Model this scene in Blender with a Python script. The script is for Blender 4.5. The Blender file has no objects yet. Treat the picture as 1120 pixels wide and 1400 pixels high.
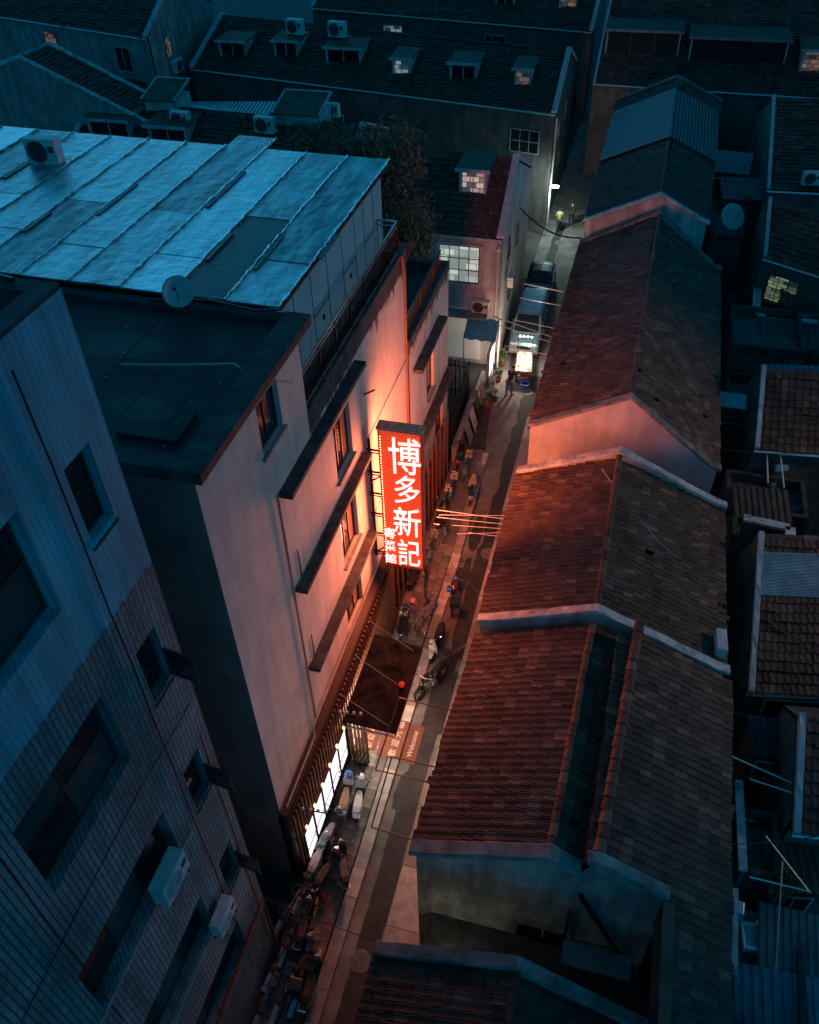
import bpy, math, random
import numpy as np
from mathutils import Vector, Matrix

# ------------------------------------------------------------------ camera, sky, sun, exposure
SC = bpy.context.scene
COL = SC.collection
random.seed(7)
HC = 27.0                                     # eye height over the lane
PP = np.array([560., 700.]); NAD = np.array([600., 1950.]); AVP = np.array([975., -370.])
FPX = float(np.sqrt(-(NAD-PP) @ (AVP-PP)))
def _d(p): return np.array([p[0]-PP[0], p[1]-PP[1], FPX])
_dn = _d(NAD); _dn /= np.linalg.norm(_dn)
_da = _d(AVP); _da -= _dn*(_da @ _dn); _da /= np.linalg.norm(_da)
RW = np.array([np.cross(_da, -_dn), _da, -_dn])
def P(px, py, x=None, y=None, z=None):
    """photo pixel -> point where its ray meets the plane x=, y= or z="""
    r = RW @ _d((px, py))
    if z is not None: t = (z-HC)/r[2]
    elif x is not None: t = x/r[0]
    else: t = y/r[1]
    return Vector((r[0]*t, r[1]*t, HC+r[2]*t))
def proj(p):
    c = RW.T @ (np.array(p)-np.array([0, 0, HC])); return PP+FPX*c[:2]/c[2]

cam = bpy.data.cameras.new('camera'); camo = bpy.data.objects.new('camera', cam); COL.objects.link(camo)
rt, upv, bk = RW @ np.array([1, 0, 0]), RW @ np.array([0, -1, 0]), RW @ np.array([0, 0, -1])
camo.matrix_world = Matrix(((rt[0], upv[0], bk[0], 0), (rt[1], upv[1], bk[1], 0), (rt[2], upv[2], bk[2], HC), (0, 0, 0, 1)))
cam.sensor_fit = 'VERTICAL'; cam.sensor_height = 24.0; cam.lens = FPX/1400*24.0
cam.clip_start = 0.1; cam.clip_end = 2000
SC.camera = camo

W = bpy.data.worlds.new('World'); SC.world = W; W.use_nodes = True
nt = W.node_tree
sky = nt.nodes.new('ShaderNodeTexSky'); sky.sky_type = 'NISHITA'; sky.sun_disc = False
SUN_EL, SUN_AZ = math.radians(9), math.radians(325)
sky.sun_elevation = SUN_EL; sky.sun_rotation = SUN_AZ; sky.air_density = 1.6; sky.dust_density = 0.4; sky.ozone_density = 4.0
bwn = nt.nodes.new('ShaderNodeRGBToBW')
tint = nt.nodes.new('ShaderNodeMix'); tint.data_type = 'RGBA'; tint.blend_type = 'MULTIPLY'; tint.inputs[0].default_value = 1.0
tint.inputs[7].default_value = (0.015, 0.43, 0.86, 1)      # blue-hour cast of the whole picture
nt.links.new(sky.outputs[0], bwn.inputs[0]); nt.links.new(bwn.outputs[0], tint.inputs[6])
bg = nt.nodes['Background']; bg.inputs[1].default_value = 0.088
nt.links.new(tint.outputs[2], bg.inputs[0])
sl = bpy.data.lights.new('sun', 'SUN'); sl.energy = 0.03; sl.angle = math.radians(25); sl.color = (0.25, 0.75, 1.0)
so = bpy.data.objects.new('sun', sl); COL.objects.link(so)
so.rotation_euler = Vector((-math.sin(SUN_AZ)*math.cos(SUN_EL), -math.cos(SUN_AZ)*math.cos(SUN_EL), -math.sin(SUN_EL))).to_track_quat('-Z', 'Y').to_euler()   # last glow, same bearing as the sky's
SC.view_settings.view_transform = 'Standard'; SC.view_settings.look = 'None'
SC.view_settings.exposure = 1.5; SC.view_settings.gamma = 1.0; SC.view_settings.use_curve_mapping = False
SC.cycles.use_denoising = True
SC.cycles.sample_clamp_indirect = 4.0
SC.cycles.max_bounces = 5
SC.render.film_transparent = False

# ------------------------------------------------------------------ mesh builder
class MB:
    def __init__(s): s.v = []; s.f = []
    def add(s, vs, fs):
        o = len(s.v); s.v += [tuple(v) for v in vs]; s.f += [tuple(i+o for i in f) for f in fs]; return s
    def hexa(s, p):   # 8 pts: bottom ccw 0-3, top ccw 4-7
        return s.add(p, [(3, 2, 1, 0), (4, 5, 6, 7), (0, 1, 5, 4), (1, 2, 6, 5), (2, 3, 7, 6), (3, 0, 4, 7)])
    def box(s, x0, x1, y0, y1, z0, z1):
        if x0 > x1: x0, x1 = x1, x0
        if y0 > y1: y0, y1 = y1, y0
        if z0 > z1: z0, z1 = z1, z0
        return s.hexa([(x0,y0,z0),(x1,y0,z0),(x1,y1,z0),(x0,y1,z0),(x0,y0,z1),(x1,y0,z1),(x1,y1,z1),(x0,y1,z1)])
    def bar(s, a, b, w, h, up=(0, 0, 1)):
        a, b = Vector(a), Vector(b); d = (b-a).normalized(); up = Vector(up)
        if abs(d.dot(up)) > .98: up = Vector((0, 1, 0))
        sd = d.cross(up).normalized()*w/2; u = sd.cross(d).normalized()*h/2
        return s.hexa([a-sd-u, a+sd-u, b+sd-u, b-sd-u, a-sd+u, a+sd+u, b+sd+u, b-sd+u])
    def tube(s, pts, r, n=6, caps=True, closed=False):
        pts = [Vector(p) for p in pts]; k = len(pts); rr = r if isinstance(r, (list, tuple)) else [r]*k
        rings = []; ref = None
        for i in range(k):
            if closed: d = pts[(i+1) % k]-pts[i-1]
            else: d = pts[min(i+1, k-1)]-pts[max(i-1, 0)]
            d.normalize()
            if ref is None:
                ref = Vector((0, 0, 1)) if abs(d.z) < .9 else Vector((1, 0, 0))
            a = d.cross(ref)
            if a.length < 1e-4: a = d.cross(Vector((0, 1, 0)))
            a.normalize(); b = a.cross(d).normalized(); ref = b
            rings.append([pts[i]+(a*math.cos(t*2*math.pi/n)+b*math.sin(t*2*math.pi/n))*rr[i] for t in range(n)])
        o = len(s.v)
        for g in rings: s.v += [tuple(p) for p in g]
        m = k if closed else k-1
        for i in range(m):
            for t in range(n):
                j = (i+1) % k
                s.f.append((o+i*n+t, o+i*n+(t+1) % n, o+j*n+(t+1) % n, o+j*n+t))
        if caps and not closed:
            s.f.append(tuple(o+t for t in range(n-1, -1, -1))); s.f.append(tuple(o+(k-1)*n+t for t in range(n)))
        return s
    def ring(s, c, R, r, ax=(0, 1, 0), n=20, m=5):
        c = Vector(c); ax = Vector(ax).normalized(); a = ax.orthogonal().normalized(); b = ax.cross(a)
        return s.tube([c+(a*math.cos(i*2*math.pi/n)+b*math.sin(i*2*math.pi/n))*R for i in range(n)], r, m, closed=True)
    def lathe(s, prof, c=(0, 0, 0), n=16, ax=(0, 0, 1)):   # prof [(r,h)]
        c = Vector(c); ax = Vector(ax).normalized(); a = ax.orthogonal().normalized(); b = ax.cross(a); o = len(s.v)
        for r, h in prof:
            for t in range(n):
                q = c+ax*h+(a*math.cos(t*2*math.pi/n)+b*math.sin(t*2*math.pi/n))*r; s.v.append(tuple(q))
        for i in range(len(prof)-1):
            for t in range(n):
                s.f.append((o+i*n+t, o+i*n+(t+1) % n, o+(i+1)*n+(t+1) % n, o+(i+1)*n+t))
        s.f.append(tuple(o+t for t in range(n-1, -1, -1))); e = o+(len(prof)-1)*n
        s.f.append(tuple(e+t for t in range(n)))
        return s
    def loft(s, rings, caps=True):
        n = len(rings[0]); o = len(s.v)
        for g in rings: s.v += [tuple(p) for p in g]
        for i in range(len(rings)-1):
            for t in range(n):
                s.f.append((o+i*n+t, o+i*n+(t+1) % n, o+(i+1)*n+(t+1) % n, o+(i+1)*n+t))
        if caps:
            s.f.append(tuple(o+t for t in range(n-1, -1, -1))); e = o+(len(rings)-1)*n
            s.f.append(tuple(e+t for t in range(n)))
        return s
    def poly(s, pts): return s.add(pts, [tuple(range(len(pts)))])
    def prism(s, pts, d):   # polygon extruded by vector d
        n = len(pts); d = Vector(d); q = [Vector(p) for p in pts]
        return s.add(q+[p+d for p in q], [tuple(range(n-1, -1, -1)), tuple(range(n, 2*n))]+[(i, (i+1) % n, n+(i+1) % n, n+i) for i in range(n)])
    def mesh(s, name):
        me = bpy.data.meshes.new(name); me.from_pydata(s.v, [], s.f); me.update(); return me
    def build(s, name, mt=None, parent=None, local=False, smooth=False, bevel=0):
        me = s.mesh(name)
        if mt: me.materials.append(mt)
        if smooth: me.polygons.foreach_set('use_smooth', [True]*len(me.polygons))
        o = bpy.data.objects.new(name, me); COL.objects.link(o)
        if parent: attach(o, parent, local)
        if bevel:
            b = o.modifiers.new('b', 'BEVEL'); b.width = bevel; b.segments = 2; b.limit_method = 'ANGLE'
        return o
def root_loc(p):
    while p.parent: p = p.parent
    return p
def attach(o, parent, local=False):
    o.parent = parent
    if not local and parent.parent is None:
        o.matrix_parent_inverse = Matrix.Translation(-parent.location)
def tag(o, label=None, cat=None, group=None, kind=None):
    if label: o['label'] = label
    if cat: o['category'] = cat
    if group: o['group'] = group
    if kind: o['kind'] = kind
    return o
def thing(name, label, cat, loc=(0, 0, 0), rz=0, group=None, kind=None):
    o = bpy.data.objects.new(name, None); COL.objects.link(o); o.location = loc; o.rotation_euler[2] = rz
    o.empty_display_size = .2
    return tag(o, label, cat, group, kind)

# ------------------------------------------------------------------ materials
MATS = {}
def nodes_of(m): return m.node_tree.nodes, m.node_tree.links
def mat(name, col, rough=.8, var=.25, scale=3.0, bump=.0, bscale=40., metal=0., spec=.4, streak=0., col2=None, coat=0., obj=False, drip=None):
    """painted or mineral surface: base colour broken by two noises, optional rain streaks and fine relief"""
    if name in MATS: return MATS[name]
    m = bpy.data.materials.new(name); m.use_nodes = True; N, L = nodes_of(m); b = N['Principled BSDF']
    tc = N.new('ShaderNodeTexCoord'); src = tc.outputs['Object']
    n1 = N.new('ShaderNodeTexNoise'); n1.inputs['Scale'].default_value = scale; n1.inputs['Detail'].default_value = 8; n1.inputs['Roughness'].default_value = .65
    L.new(src, n1.inputs['Vector'])
    r = N.new('ShaderNodeValToRGB'); r.color_ramp.elements[0].position = .32; r.color_ramp.elements[1].position = .7
    c2 = col2 or tuple(c*(1-var*1.6) for c in col)
    c1 = tuple(min(1, c*(1+var*.5)) for c in col)
    r.color_ramp.elements[0].color = (*c2, 1); r.color_ramp.elements[1].color = (*c1, 1)
    L.new(n1.outputs['Fac'], r.inputs[0]); out = r.outputs[0]
    if streak:
        mp = N.new('ShaderNodeMapping'); mp.inputs['Scale'].default_value = (2.0, 2.0, .3); L.new(src, mp.inputs['Vector'])
        n2 = N.new('ShaderNodeTexNoise'); n2.inputs['Scale'].default_value = 1.3; n2.inputs['Detail'].default_value = 6; L.new(mp.outputs[0], n2.inputs['Vector'])
        r2 = N.new('ShaderNodeValToRGB'); r2.color_ramp.elements[0].position = .3; r2.color_ramp.elements[1].position = .62
        r2.color_ramp.elements[0].color = (1-streak,)*3+(1,); r2.color_ramp.elements[1].color = (1, 1, 1, 1)
        L.new(n2.outputs['Fac'], r2.inputs[0])
        mx = N.new('ShaderNodeMix'); mx.data_type = 'RGBA'; mx.blend_type = 'MULTIPLY'; mx.inputs[0].default_value = 1
        L.new(out, mx.inputs[6]); L.new(r2.outputs[0], mx.inputs[7]); out = mx.outputs[2]
    if drip:      # black drip marks running down from the parapet
        sx = N.new('ShaderNodeSeparateXYZ'); L.new(src, sx.inputs[0])
        mp = N.new('ShaderNodeMapping'); mp.inputs['Scale'].default_value = (1.7, 1.7, .3); L.new(src, mp.inputs['Vector'])
        n4 = N.new('ShaderNodeTexNoise'); n4.inputs['Scale'].default_value = 1.6; n4.inputs['Detail'].default_value = 8; n4.inputs['Roughness'].default_value = .7; L.new(mp.outputs[0], n4.inputs['Vector'])
        mr = N.new('ShaderNodeMapRange'); mr.inputs[1].default_value = drip-1.3; mr.inputs[2].default_value = drip+.3; mr.inputs[3].default_value = -.32; mr.inputs[4].default_value = .22; L.new(sx.outputs[2], mr.inputs[0])
        ad = N.new('ShaderNodeMath'); ad.operation = 'ADD'; L.new(n4.outputs['Fac'], ad.inputs[0]); L.new(mr.outputs[0], ad.inputs[1])
        r4 = N.new('ShaderNodeValToRGB'); r4.color_ramp.elements[0].position = .5; r4.color_ramp.elements[1].position = .62; r4.color_ramp.elements[0].color = (1, 1, 1, 1); r4.color_ramp.elements[1].color = (.16, .15, .14, 1); L.new(ad.outputs[0], r4.inputs[0])
        mx = N.new('ShaderNodeMix'); mx.data_type = 'RGBA'; mx.blend_type = 'MULTIPLY'; mx.inputs[0].default_value = 1; L.new(out, mx.inputs[6]); L.new(r4.outputs[0], mx.inputs[7]); out = mx.outputs[2]
    if obj:
        oi = N.new('ShaderNodeObjectInfo'); h = N.new('ShaderNodeMapRange'); h.inputs[3].default_value = .6; h.inputs[4].default_value = 1.35
        L.new(oi.outputs['Random'], h.inputs[0])
        mx = N.new('ShaderNodeMix'); mx.data_type = 'RGBA'; mx.blend_type = 'MULTIPLY'; mx.inputs[0].default_value = 1
        L.new(out, mx.inputs[6]); L.new(h.outputs[0], mx.inputs[7]); out = mx.outputs[2]
    L.new(out, b.inputs['Base Color'])
    rr = N.new('ShaderNodeMapRange'); rr.inputs[3].default_value = max(.02, rough-.12); rr.inputs[4].default_value = min(1, rough+.12)
    L.new(n1.outputs['Fac'], rr.inputs[0]); L.new(rr.outputs[0], b.inputs['Roughness'])
    b.inputs['Metallic'].default_value = metal; b.inputs['Specular IOR Level'].default_value = spec
    if coat: b.inputs['Coat Weight'].default_value = coat
    if bump:
        n3 = N.new('ShaderNodeTexNoise'); n3.inputs['Scale'].default_value = bscale; n3.inputs['Detail'].default_value = 5; L.new(src, n3.inputs['Vector'])
        bp = N.new('ShaderNodeBump'); bp.inputs['Strength'].default_value = bump; bp.inputs['Distance'].default_value = .02
        L.new(n3.outputs['Fac'], bp.inputs['Height']); L.new(bp.outputs[0], b.inputs['Normal'])
    MATS[name] = m; return m
def emit(name, col, st, base=(.5, .5, .5)):
    if name in MATS: return MATS[name]
    m = bpy.data.materials.new(name); m.use_nodes = True; b = m.node_tree.nodes['Principled BSDF']
    b.inputs['Base Color'].default_value = (*base, 1); b.inputs['Emission Color'].default_value = (*col, 1); b.inputs['Emission Strength'].default_value = st
    MATS[name] = m; return m
def emit_room(name, c1, c2, st, scale=2.2):
    """a lit window: interior glow broken into light and dark patches (curtains, shelves)"""
    if name in MATS: return MATS[name]
    m = bpy.data.materials.new(name); m.use_nodes = True; N, L = nodes_of(m); b = N['Principled BSDF']
    tc = N.new('ShaderNodeTexCoord'); sx = N.new('ShaderNodeSeparateXYZ'); L.new(tc.outputs['Object'], sx.inputs[0]); ad = N.new('ShaderNodeMath'); ad.operation = 'ADD'; L.new(sx.outputs[0], ad.inputs[0]); L.new(sx.outputs[1], ad.inputs[1])
    cb = N.new('ShaderNodeCombineXYZ'); L.new(ad.outputs[0], cb.inputs[0]); L.new(sx.outputs[2], cb.inputs[1])
    v = N.new('ShaderNodeTexBrick'); v.inputs['Scale'].default_value = scale*.8; v.inputs['Color1'].default_value = (0, 0, 0, 1); v.inputs['Color2'].default_value = (1, 1, 1, 1); v.inputs['Mortar'].default_value = (.9, .9, .9, 1); v.inputs['Mortar Size'].default_value = .03; v.inputs['Brick Width'].default_value = .62; v.inputs['Row Height'].default_value = .38; v.offset = .37; L.new(cb.outputs[0], v.inputs['Vector'])
    r = N.new('ShaderNodeValToRGB'); r.color_ramp.elements[0].color = (*c1, 1); r.color_ramp.elements[1].color = (*c2, 1); r.color_ramp.elements[0].position = .2; r.color_ramp.elements[1].position = .85
    L.new(v.outputs['Color'], r.inputs[0])
    L.new(r.outputs[0], b.inputs['Emission Color']); b.inputs['Emission Strength'].default_value = st
    b.inputs['Base Color'].default_value = (.2, .2, .2, 1); b.inputs['Roughness'].default_value = .2
    MATS[name] = m; return m
def tile_mat(name, c1, c2, c3, attr, rough=.75):
    """roof tile clay: every tile its own tone (object random for single tiles, a stored tint for joined ones)"""
    m = bpy.data.materials.new(name); m.use_nodes = True; N, L = nodes_of(m); b = N['Principled BSDF']
    if attr:
        a = N.new('ShaderNodeAttribute'); a.attribute_name = 'tint'; fac = a.outputs['Fac']
    else:
        a = N.new('ShaderNodeObjectInfo'); fac = a.outputs['Random']
    r = N.new('ShaderNodeValToRGB'); e = r.color_ramp.elements; e[0].position = 0; e[1].position = 1; e[0].color = (*c1, 1); e[1].color = (*c3, 1)
    k = e.new(.3); k.color = (*tuple(.5*(x+y) for x, y in zip(c1, c2)), 1); k = e.new(.85); k.color = (*c2, 1)
    L.new(fac, r.inputs[0])
    g = N.new('ShaderNodeNewGeometry'); n = N.new('ShaderNodeTexNoise'); n.inputs['Scale'].default_value = 1.1; n.inputs['Detail'].default_value = 9; n.inputs['Roughness'].default_value = .7
    L.new(g.outputs['Position'], n.inputs['Vector'])
    r2 = N.new('ShaderNodeValToRGB'); r2.color_ramp.elements[0].position = .33; r2.color_ramp.elements[1].position = .62
    r2.color_ramp.elements[0].color = (.45, .45, .42, 1); r2.color_ramp.elements[1].color = (1, 1, 1, 1); L.new(n.outputs['Fac'], r2.inputs[0])
    mx = N.new('ShaderNodeMix'); mx.data_type = 'RGBA'; mx.blend_type = 'MULTIPLY'; mx.inputs[0].default_value = 1
    L.new(r.outputs[0], mx.inputs[6]); L.new(r2.outputs[0], mx.inputs[7]); L.new(mx.outputs[2], b.inputs['Base Color'])
    b.inputs['Roughness'].default_value = rough; b.inputs['Specular IOR Level'].default_value = .3
    MATS[name] = m; return m
CLAY = dict(c1=(.085, .048, .036), c2=(.15, .085, .063), c3=(.26, .15, .11))
SLATE = dict(c1=(.07, .042, .034), c2=(.13, .075, .058), c3=(.19, .11, .088))
T_CLAY = tile_mat('clay tile', attr=False, **CLAY); T_CLAY_M = tile_mat('clay tile joined', attr=True, **CLAY)
T_DARK = tile_mat('dark tile', attr=False, **SLATE); T_DARK_M = tile_mat('dark tile joined', attr=True, **SLATE)
M_PLASTER = mat('cream plaster', (.56, .50, .45), .85, .12, 1.2, .25, 60, streak=.22)
M_PLASTER_T = mat('cream plaster with drips', (.56, .50, .45), .85, .12, 1.2, .25, 60, streak=.2, drip=14.0)
M_PLASTER_W = mat('cream plaster wing', (.56, .50, .45), .85, .12, 1.2, .25, 60, streak=.25, drip=10.6)
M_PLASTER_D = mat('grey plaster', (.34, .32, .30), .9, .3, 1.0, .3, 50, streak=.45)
M_SIDE = mat('shaded side plaster', (.20, .165, .15), .9, .25, 1.0, .3, 50, streak=.3)  # shade of the side wall painted in as a darker plaster tone
M_WALL_W = mat('old whitewash', (.52, .50, .48), .88, .28, .9, .3, 45, streak=.4)
M_PLASTER_S = mat('dark grey plaster', (.13, .13, .125), .9, .35, .8, .3, 45, streak=.4)  # dark tone for the rear and far walls
M_CONC = mat('concrete', (.30, .29, .28), .85, .3, 2.5, .35, 50, streak=.2)
M_CONC_D = mat('stained concrete', (.085, .082, .08), .9, .45, 2.2, .4, 45, streak=.5)
M_COPING = mat('coping cement', (.58, .60, .60), .85, .4, 2.2, .5, 35, col2=(.2, .21, .21), streak=.3)
M_BITUMEN = mat('bitumen roof', (.035, .036, .038), .75, .4, 1.5, .5, 30)
M_ASPHALT = mat('asphalt', (.052, .050, .05), .72, .4, 1.8, .5, 90)
M_ROADC = mat('road concrete', (.22, .205, .19), .75, .4, .9, .4, 60, col2=(.09, .085, .08))
M_PAVER = mat('paver', (.24, .22, .20), .75, .3, 2, .3, 50, obj=True)
M_KERB = mat('kerb stone', (.42, .39, .36), .8, .25, 3, .3, 50, obj=True)
M_GROUND = mat('ground', (.09, .085, .08), .85, .35, .6, .4, 20)
M_DARKMETAL = mat('dark metal', (.03, .03, .032), .45, .3, 8, metal=.6)
M_STEEL = mat('galvanised steel', (.5, .5, .5), .35, .2, 6, metal=.8)
M_CHROME = mat('chrome', (.75, .75, .75), .15, .1, 6, metal=1.)
M_RUBBER = mat('rubber', (.015, .015, .015), .7, .2, 10)
M_BLACK = mat('black plastic', (.018, .018, .02), .4, .2, 10)
M_WHITE = mat('white enamel', (.72, .72, .70), .35, .1, 5)
M_FRAME_D = mat('dark window frame', (.05, .045, .04), .5, .2, 8)
M_FRAME_W = mat('pale window frame', (.55, .55, .53), .5, .15, 8)
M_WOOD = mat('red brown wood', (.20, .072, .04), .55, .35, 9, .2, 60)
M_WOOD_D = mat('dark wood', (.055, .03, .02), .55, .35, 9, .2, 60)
M_PIPE = mat('pale pipe', (.5, .47, .44), .5, .15, 6)
M_CORRU = mat('corrugated sheet', (.42, .50, .54), .38, .25, 2.0, .2, 20, metal=.5)
M_BLUEPANEL = mat('pale blue panel', (.22, .44, .52), .5, .12, 1.5, .1, 30)
M_ALU = mat('aluminium', (.62, .63, .64), .35, .1, 5, metal=.7)
def glass_mat(name='dark glass', col=(.012, .016, .02)):
    if name in MATS: return MATS[name]
    m = bpy.data.materials.new(name); m.use_nodes = True; b = m.node_tree.nodes['Principled BSDF']
    b.inputs['Base Color'].default_value = (*col, 1); b.inputs['Roughness'].default_value = .08; b.inputs['Specular IOR Level'].default_value = .6
    MATS[name] = m; return m
M_GLASS = glass_mat()
M_LIT_WARM = emit_room('warm lit room', (.9, .45, .2), (.03, .02, .015), .07, 1.6)
M_LIT_DIM = emit_room('dim lit room', (.8, .5, .3), (.02, .02, .02), .06, 3)
M_LIT_COOL = emit_room('cool lit room', (.55, .75, .75), (.03, .05, .05), .1, 1.6)

# ------------------------------------------------------------------ wall and window helpers
class Frame3:
    """local axes on a wall: u along it, v up, n out of it"""
    def __init__(s, o, u, v, n): s.o, s.u, s.v, s.n = Vector(o), Vector(u), Vector(v), Vector(n)
    def __call__(s, a, b, c=0.): return s.o+s.u*a+s.v*b+s.n*c
def fbox(mb, F, u0, u1, v0, v1, n0, n1):
    p = [F(u0, v0, n0), F(u1, v0, n0), F(u1, v0, n1), F(u0, v0, n1), F(u0, v1, n0), F(u1, v1, n0), F(u1, v1, n1), F(u0, v1, n1)]
    # keep outward orientation whatever the handedness
    if F.u.cross(F.n).dot(F.v) < 0: p = [p[1], p[0], p[3], p[2], p[5], p[4], p[7], p[6]]
    return mb.hexa(p)
def wall_open(mb, F, u0, u1, v0, v1, holes, depth=.2):
    """a wall face with real openings and their reveals"""
    us = sorted({u0, u1, *[h[0] for h in holes], *[h[1] for h in holes]}); vs = sorted({v0, v1, *[h[2] for h in holes], *[h[3] for h in holes]})
    us = [u for u in us if u0 <= u <= u1]; vs = [v for v in vs if v0 <= v <= v1]
    def inside(u, v): return any(h[0] < u < h[1] and h[2] < v < h[3] for h in holes)
    flip = F.u.cross(F.v).dot(F.n) < 0
    def q(a, b, c, d): mb.add([a, b, c, d] if not flip else [d, c, b, a], [(0, 1, 2, 3)])
    for i in range(len(us)-1):
        for j in range(len(vs)-1):
            a, b, c, d = us[i], us[i+1], vs[j], vs[j+1]
            if not inside((a+b)/2, (c+d)/2): q(F(a, c), F(b, c), F(b, d), F(a, d))
    for a, b, c, d in holes:
        q(F(a, c), F(a, c, -depth), F(b, c, -depth), F(b, c)); q(F(a, d), F(b, d), F(b, d, -depth), F(a, d, -depth))
        q(F(a, c), F(a, d), F(a, d, -depth), F(a, c, -depth)); q(F(b, c), F(b, c, -depth), F(b, d, -depth), F(b, d))
    return mb
def window(parent, F, u0, u1, v0, v1, cols=2, rows=1, fm=None, pm=None, depth=.14, fw=.05, sill=None, name='window', local=False):
    fm = fm or M_FRAME_D; pm = pm or M_GLASS
    m = MB(); d = -depth
    fbox(m, F, u0, u0+fw, v0, v1, d-.03, d+.03); fbox(m, F, u1-fw, u1, v0, v1, d-.03, d+.03)
    fbox(m, F, u0+fw, u1-fw, v0, v0+fw, d-.03, d+.03); fbox(m, F, u0+fw, u1-fw, v1-fw, v1, d-.03, d+.03)
    iw, ih = u1-u0-2*fw, v1-v0-2*fw; bw = fw*.7
    for i in range(1, cols): c = u0+fw+iw*i/cols; fbox(m, F, c-bw/2, c+bw/2, v0+fw, v1-fw, d-.025, d+.025)
    for j in range(1, rows): c = v0+fw+ih*j/rows; fbox(m, F, u0+fw, u1-fw, c-bw/2, c+bw/2, d-.02, d+.02)
    w = m.build(name, fm, parent, local)
    for i in range(cols):
        for j in range(rows):
            a = u0+fw+iw*i/cols+.004; b = u0+fw+iw*(i+1)/cols-.004; c = v0+fw+ih*j/rows+.004; e = v0+fw+ih*(j+1)/rows-.004
            k = MB(); fbox(k, F, a, b, c, e, d-.012-.002*random.random(), d-.004); k.build('pane', pm[(i+j) % len(pm)] if isinstance(pm, list) else pm, w, True)
    if sill:
        k = MB(); fbox(k, F, u0-.08, u1+.08, v0-.09, v0-.002, -.02, sill); k.build('sill', M_CONC, w, True)
    return w

# ------------------------------------------------------------------ roofs laid tile by tile
def tile_mesh(w, l, name, mt):
    m = MB(); t = .03; tilt = .07
    prof = [(-.475, .002), (-.42, .02), (-.3, .022), (-.2, .004), (.22, .0), (.34, .01), (.44, .012), (.475, .002)]
    lo = [((u*w), -l/2, h+tilt) for u, h in prof]; hi = [((u*w), l/2, h) for u, h in prof]
    n = len(prof); vs = lo+hi+[(a, b, c-t-.014) for a, b, c in lo]
    fs = [(i, i+1, n+i+1, n+i) for i in range(n-1)]+[(2*n+i, 2*n+i+1, i+1, i) for i in range(n-1)]+[(2*n, 0, n), (n-1, 3*n-1, 2*n-1)]
    me = bpy.data.meshes.new(name); me.from_pydata(vs, [], fs); me.materials.append(mt); return me, vs, fs
TILES = {}
def roof(parent, E0, E1, R1, R0, tw=.225, tl=.34, singles=0, dark=False, cut=None, base=True):
    """E0-E1 eave, R0-R1 ridge; lays overlapping tiles; the `singles` largest in view are objects, the rest one joined part"""
    E0, E1, R0, R1 = map(Vector, (E0, E1, R0, R1))
    u = (E1-E0).normalized(); n = (R0-E0).cross(u).normalized()
    if n.z < 0: n = -n
    v = n.cross(u).normalized()
    if v.dot(R0-E0) < 0: v = -v
    W_, L_ = (E1-E0).length, (R0-E0).dot(v); skew = (R0-E0).dot(u)
    nc, nr = max(1, round(W_/tw)), max(1, round(L_/tl)); cw, rl = W_/nc, L_/nr
    key = (round(cw, 2), round(rl, 2), dark)
    if key not in TILES: TILES[key] = tile_mesh(cw*1.0, rl*1.16, 'roof_tile', T_DARK if dark else T_CLAY)
    me, vs, fs = TILES[key]
    vs = np.array(vs)
    hand = u.cross(v).dot(n) > 0
    uu = u if hand else -u
    rec = []
    for j in range(nr):
        for i in range(nc):
            off = .5 if j % 2 else .0
            c = E0+u*((i+.5)*cw)+v*((j+.5)*rl)+u*(skew*(j+.5)/nr)+n*(.03)
            if cut and cut(c): continue
            if off and False: c += u*cw*.5
            a = random.gauss(0, .018); sl = random.gauss(0, .014)
            if random.random() < .0025: continue
            if random.random() < .05: sl -= random.uniform(.03, .1); a += random.gauss(0, .09)
            sag = .035*math.sin(c.y*.9+c.x*.4)+.03*math.sin(c.y*2.3+j*.5)+.02*math.sin(c.x*3.1+c.y)
            c = c+v*sl+n*(random.uniform(-.004, .012)+abs(sag)*.6)+v*.35*sag
            rec.append((c, a, (c-camo.location).length, random.random()))
    def inview(c):
        q = proj(c); return -10 < q[0] < 1130 and -10 < q[1] < 1410
    order = sorted(range(len(rec)), key=lambda k: rec[k][2] if inview(rec[k][0]) else 1e6)
    single = set(order[:singles])
    AV = []; AF = []; TI = []
    o = 0
    for k, (c, a, dd, rnd) in enumerate(rec):
        ca, sa = math.cos(a), math.sin(a); U = uu*ca+v*sa; V = v*ca-uu*sa
        if k in single:
            ob = bpy.data.objects.new('roof_tile', me); COL.objects.link(ob)
            ob.parent = parent; M = Matrix(((U.x, V.x, n.x, c.x), (U.y, V.y, n.y, c.y), (U.z, V.z, n.z, c.z), (0, 0, 0, 1)))
            ob.matrix_basis = Matrix.Translation(-parent.location) @ M
        else:
            B = np.array([U, V, n]); AV.append(vs @ B+np.array(c)); AF += [tuple(i+o for i in f) for f in fs]; TI.append(rnd); o += len(vs)
    if AV:
        mm = bpy.data.meshes.new('roof_tiles'); A = np.concatenate(AV); mm.from_pydata(A.tolist(), [], AF)
        at = mm.attributes.new('tint', 'FLOAT', 'POINT'); at.data.foreach_set('value', np.repeat(np.array(TI, dtype=np.float32), len(vs)))
        mm.materials.append(T_DARK_M if dark else T_CLAY_M)
        ob = bpy.data.objects.new('roof_tiling', mm); COL.objects.link(ob); attach(ob, parent); ob['kind'] = 'stuff'
    if base:
        R1 = R0+(E1-E0)+(u*((R1-E1).dot(u)-(R0-E0).dot(u))); b = MB(); b.hexa([p-n*.14 for p in ([E0, E1, R1, R0] if hand else [E1, E0, R0, R1])]+[p-n*.035 for p in ([E0, E1, R1, R0] if hand else [E1, E0, R0, R1])])
        b.build('roof_deck', M_WOOD_D, parent)
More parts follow.
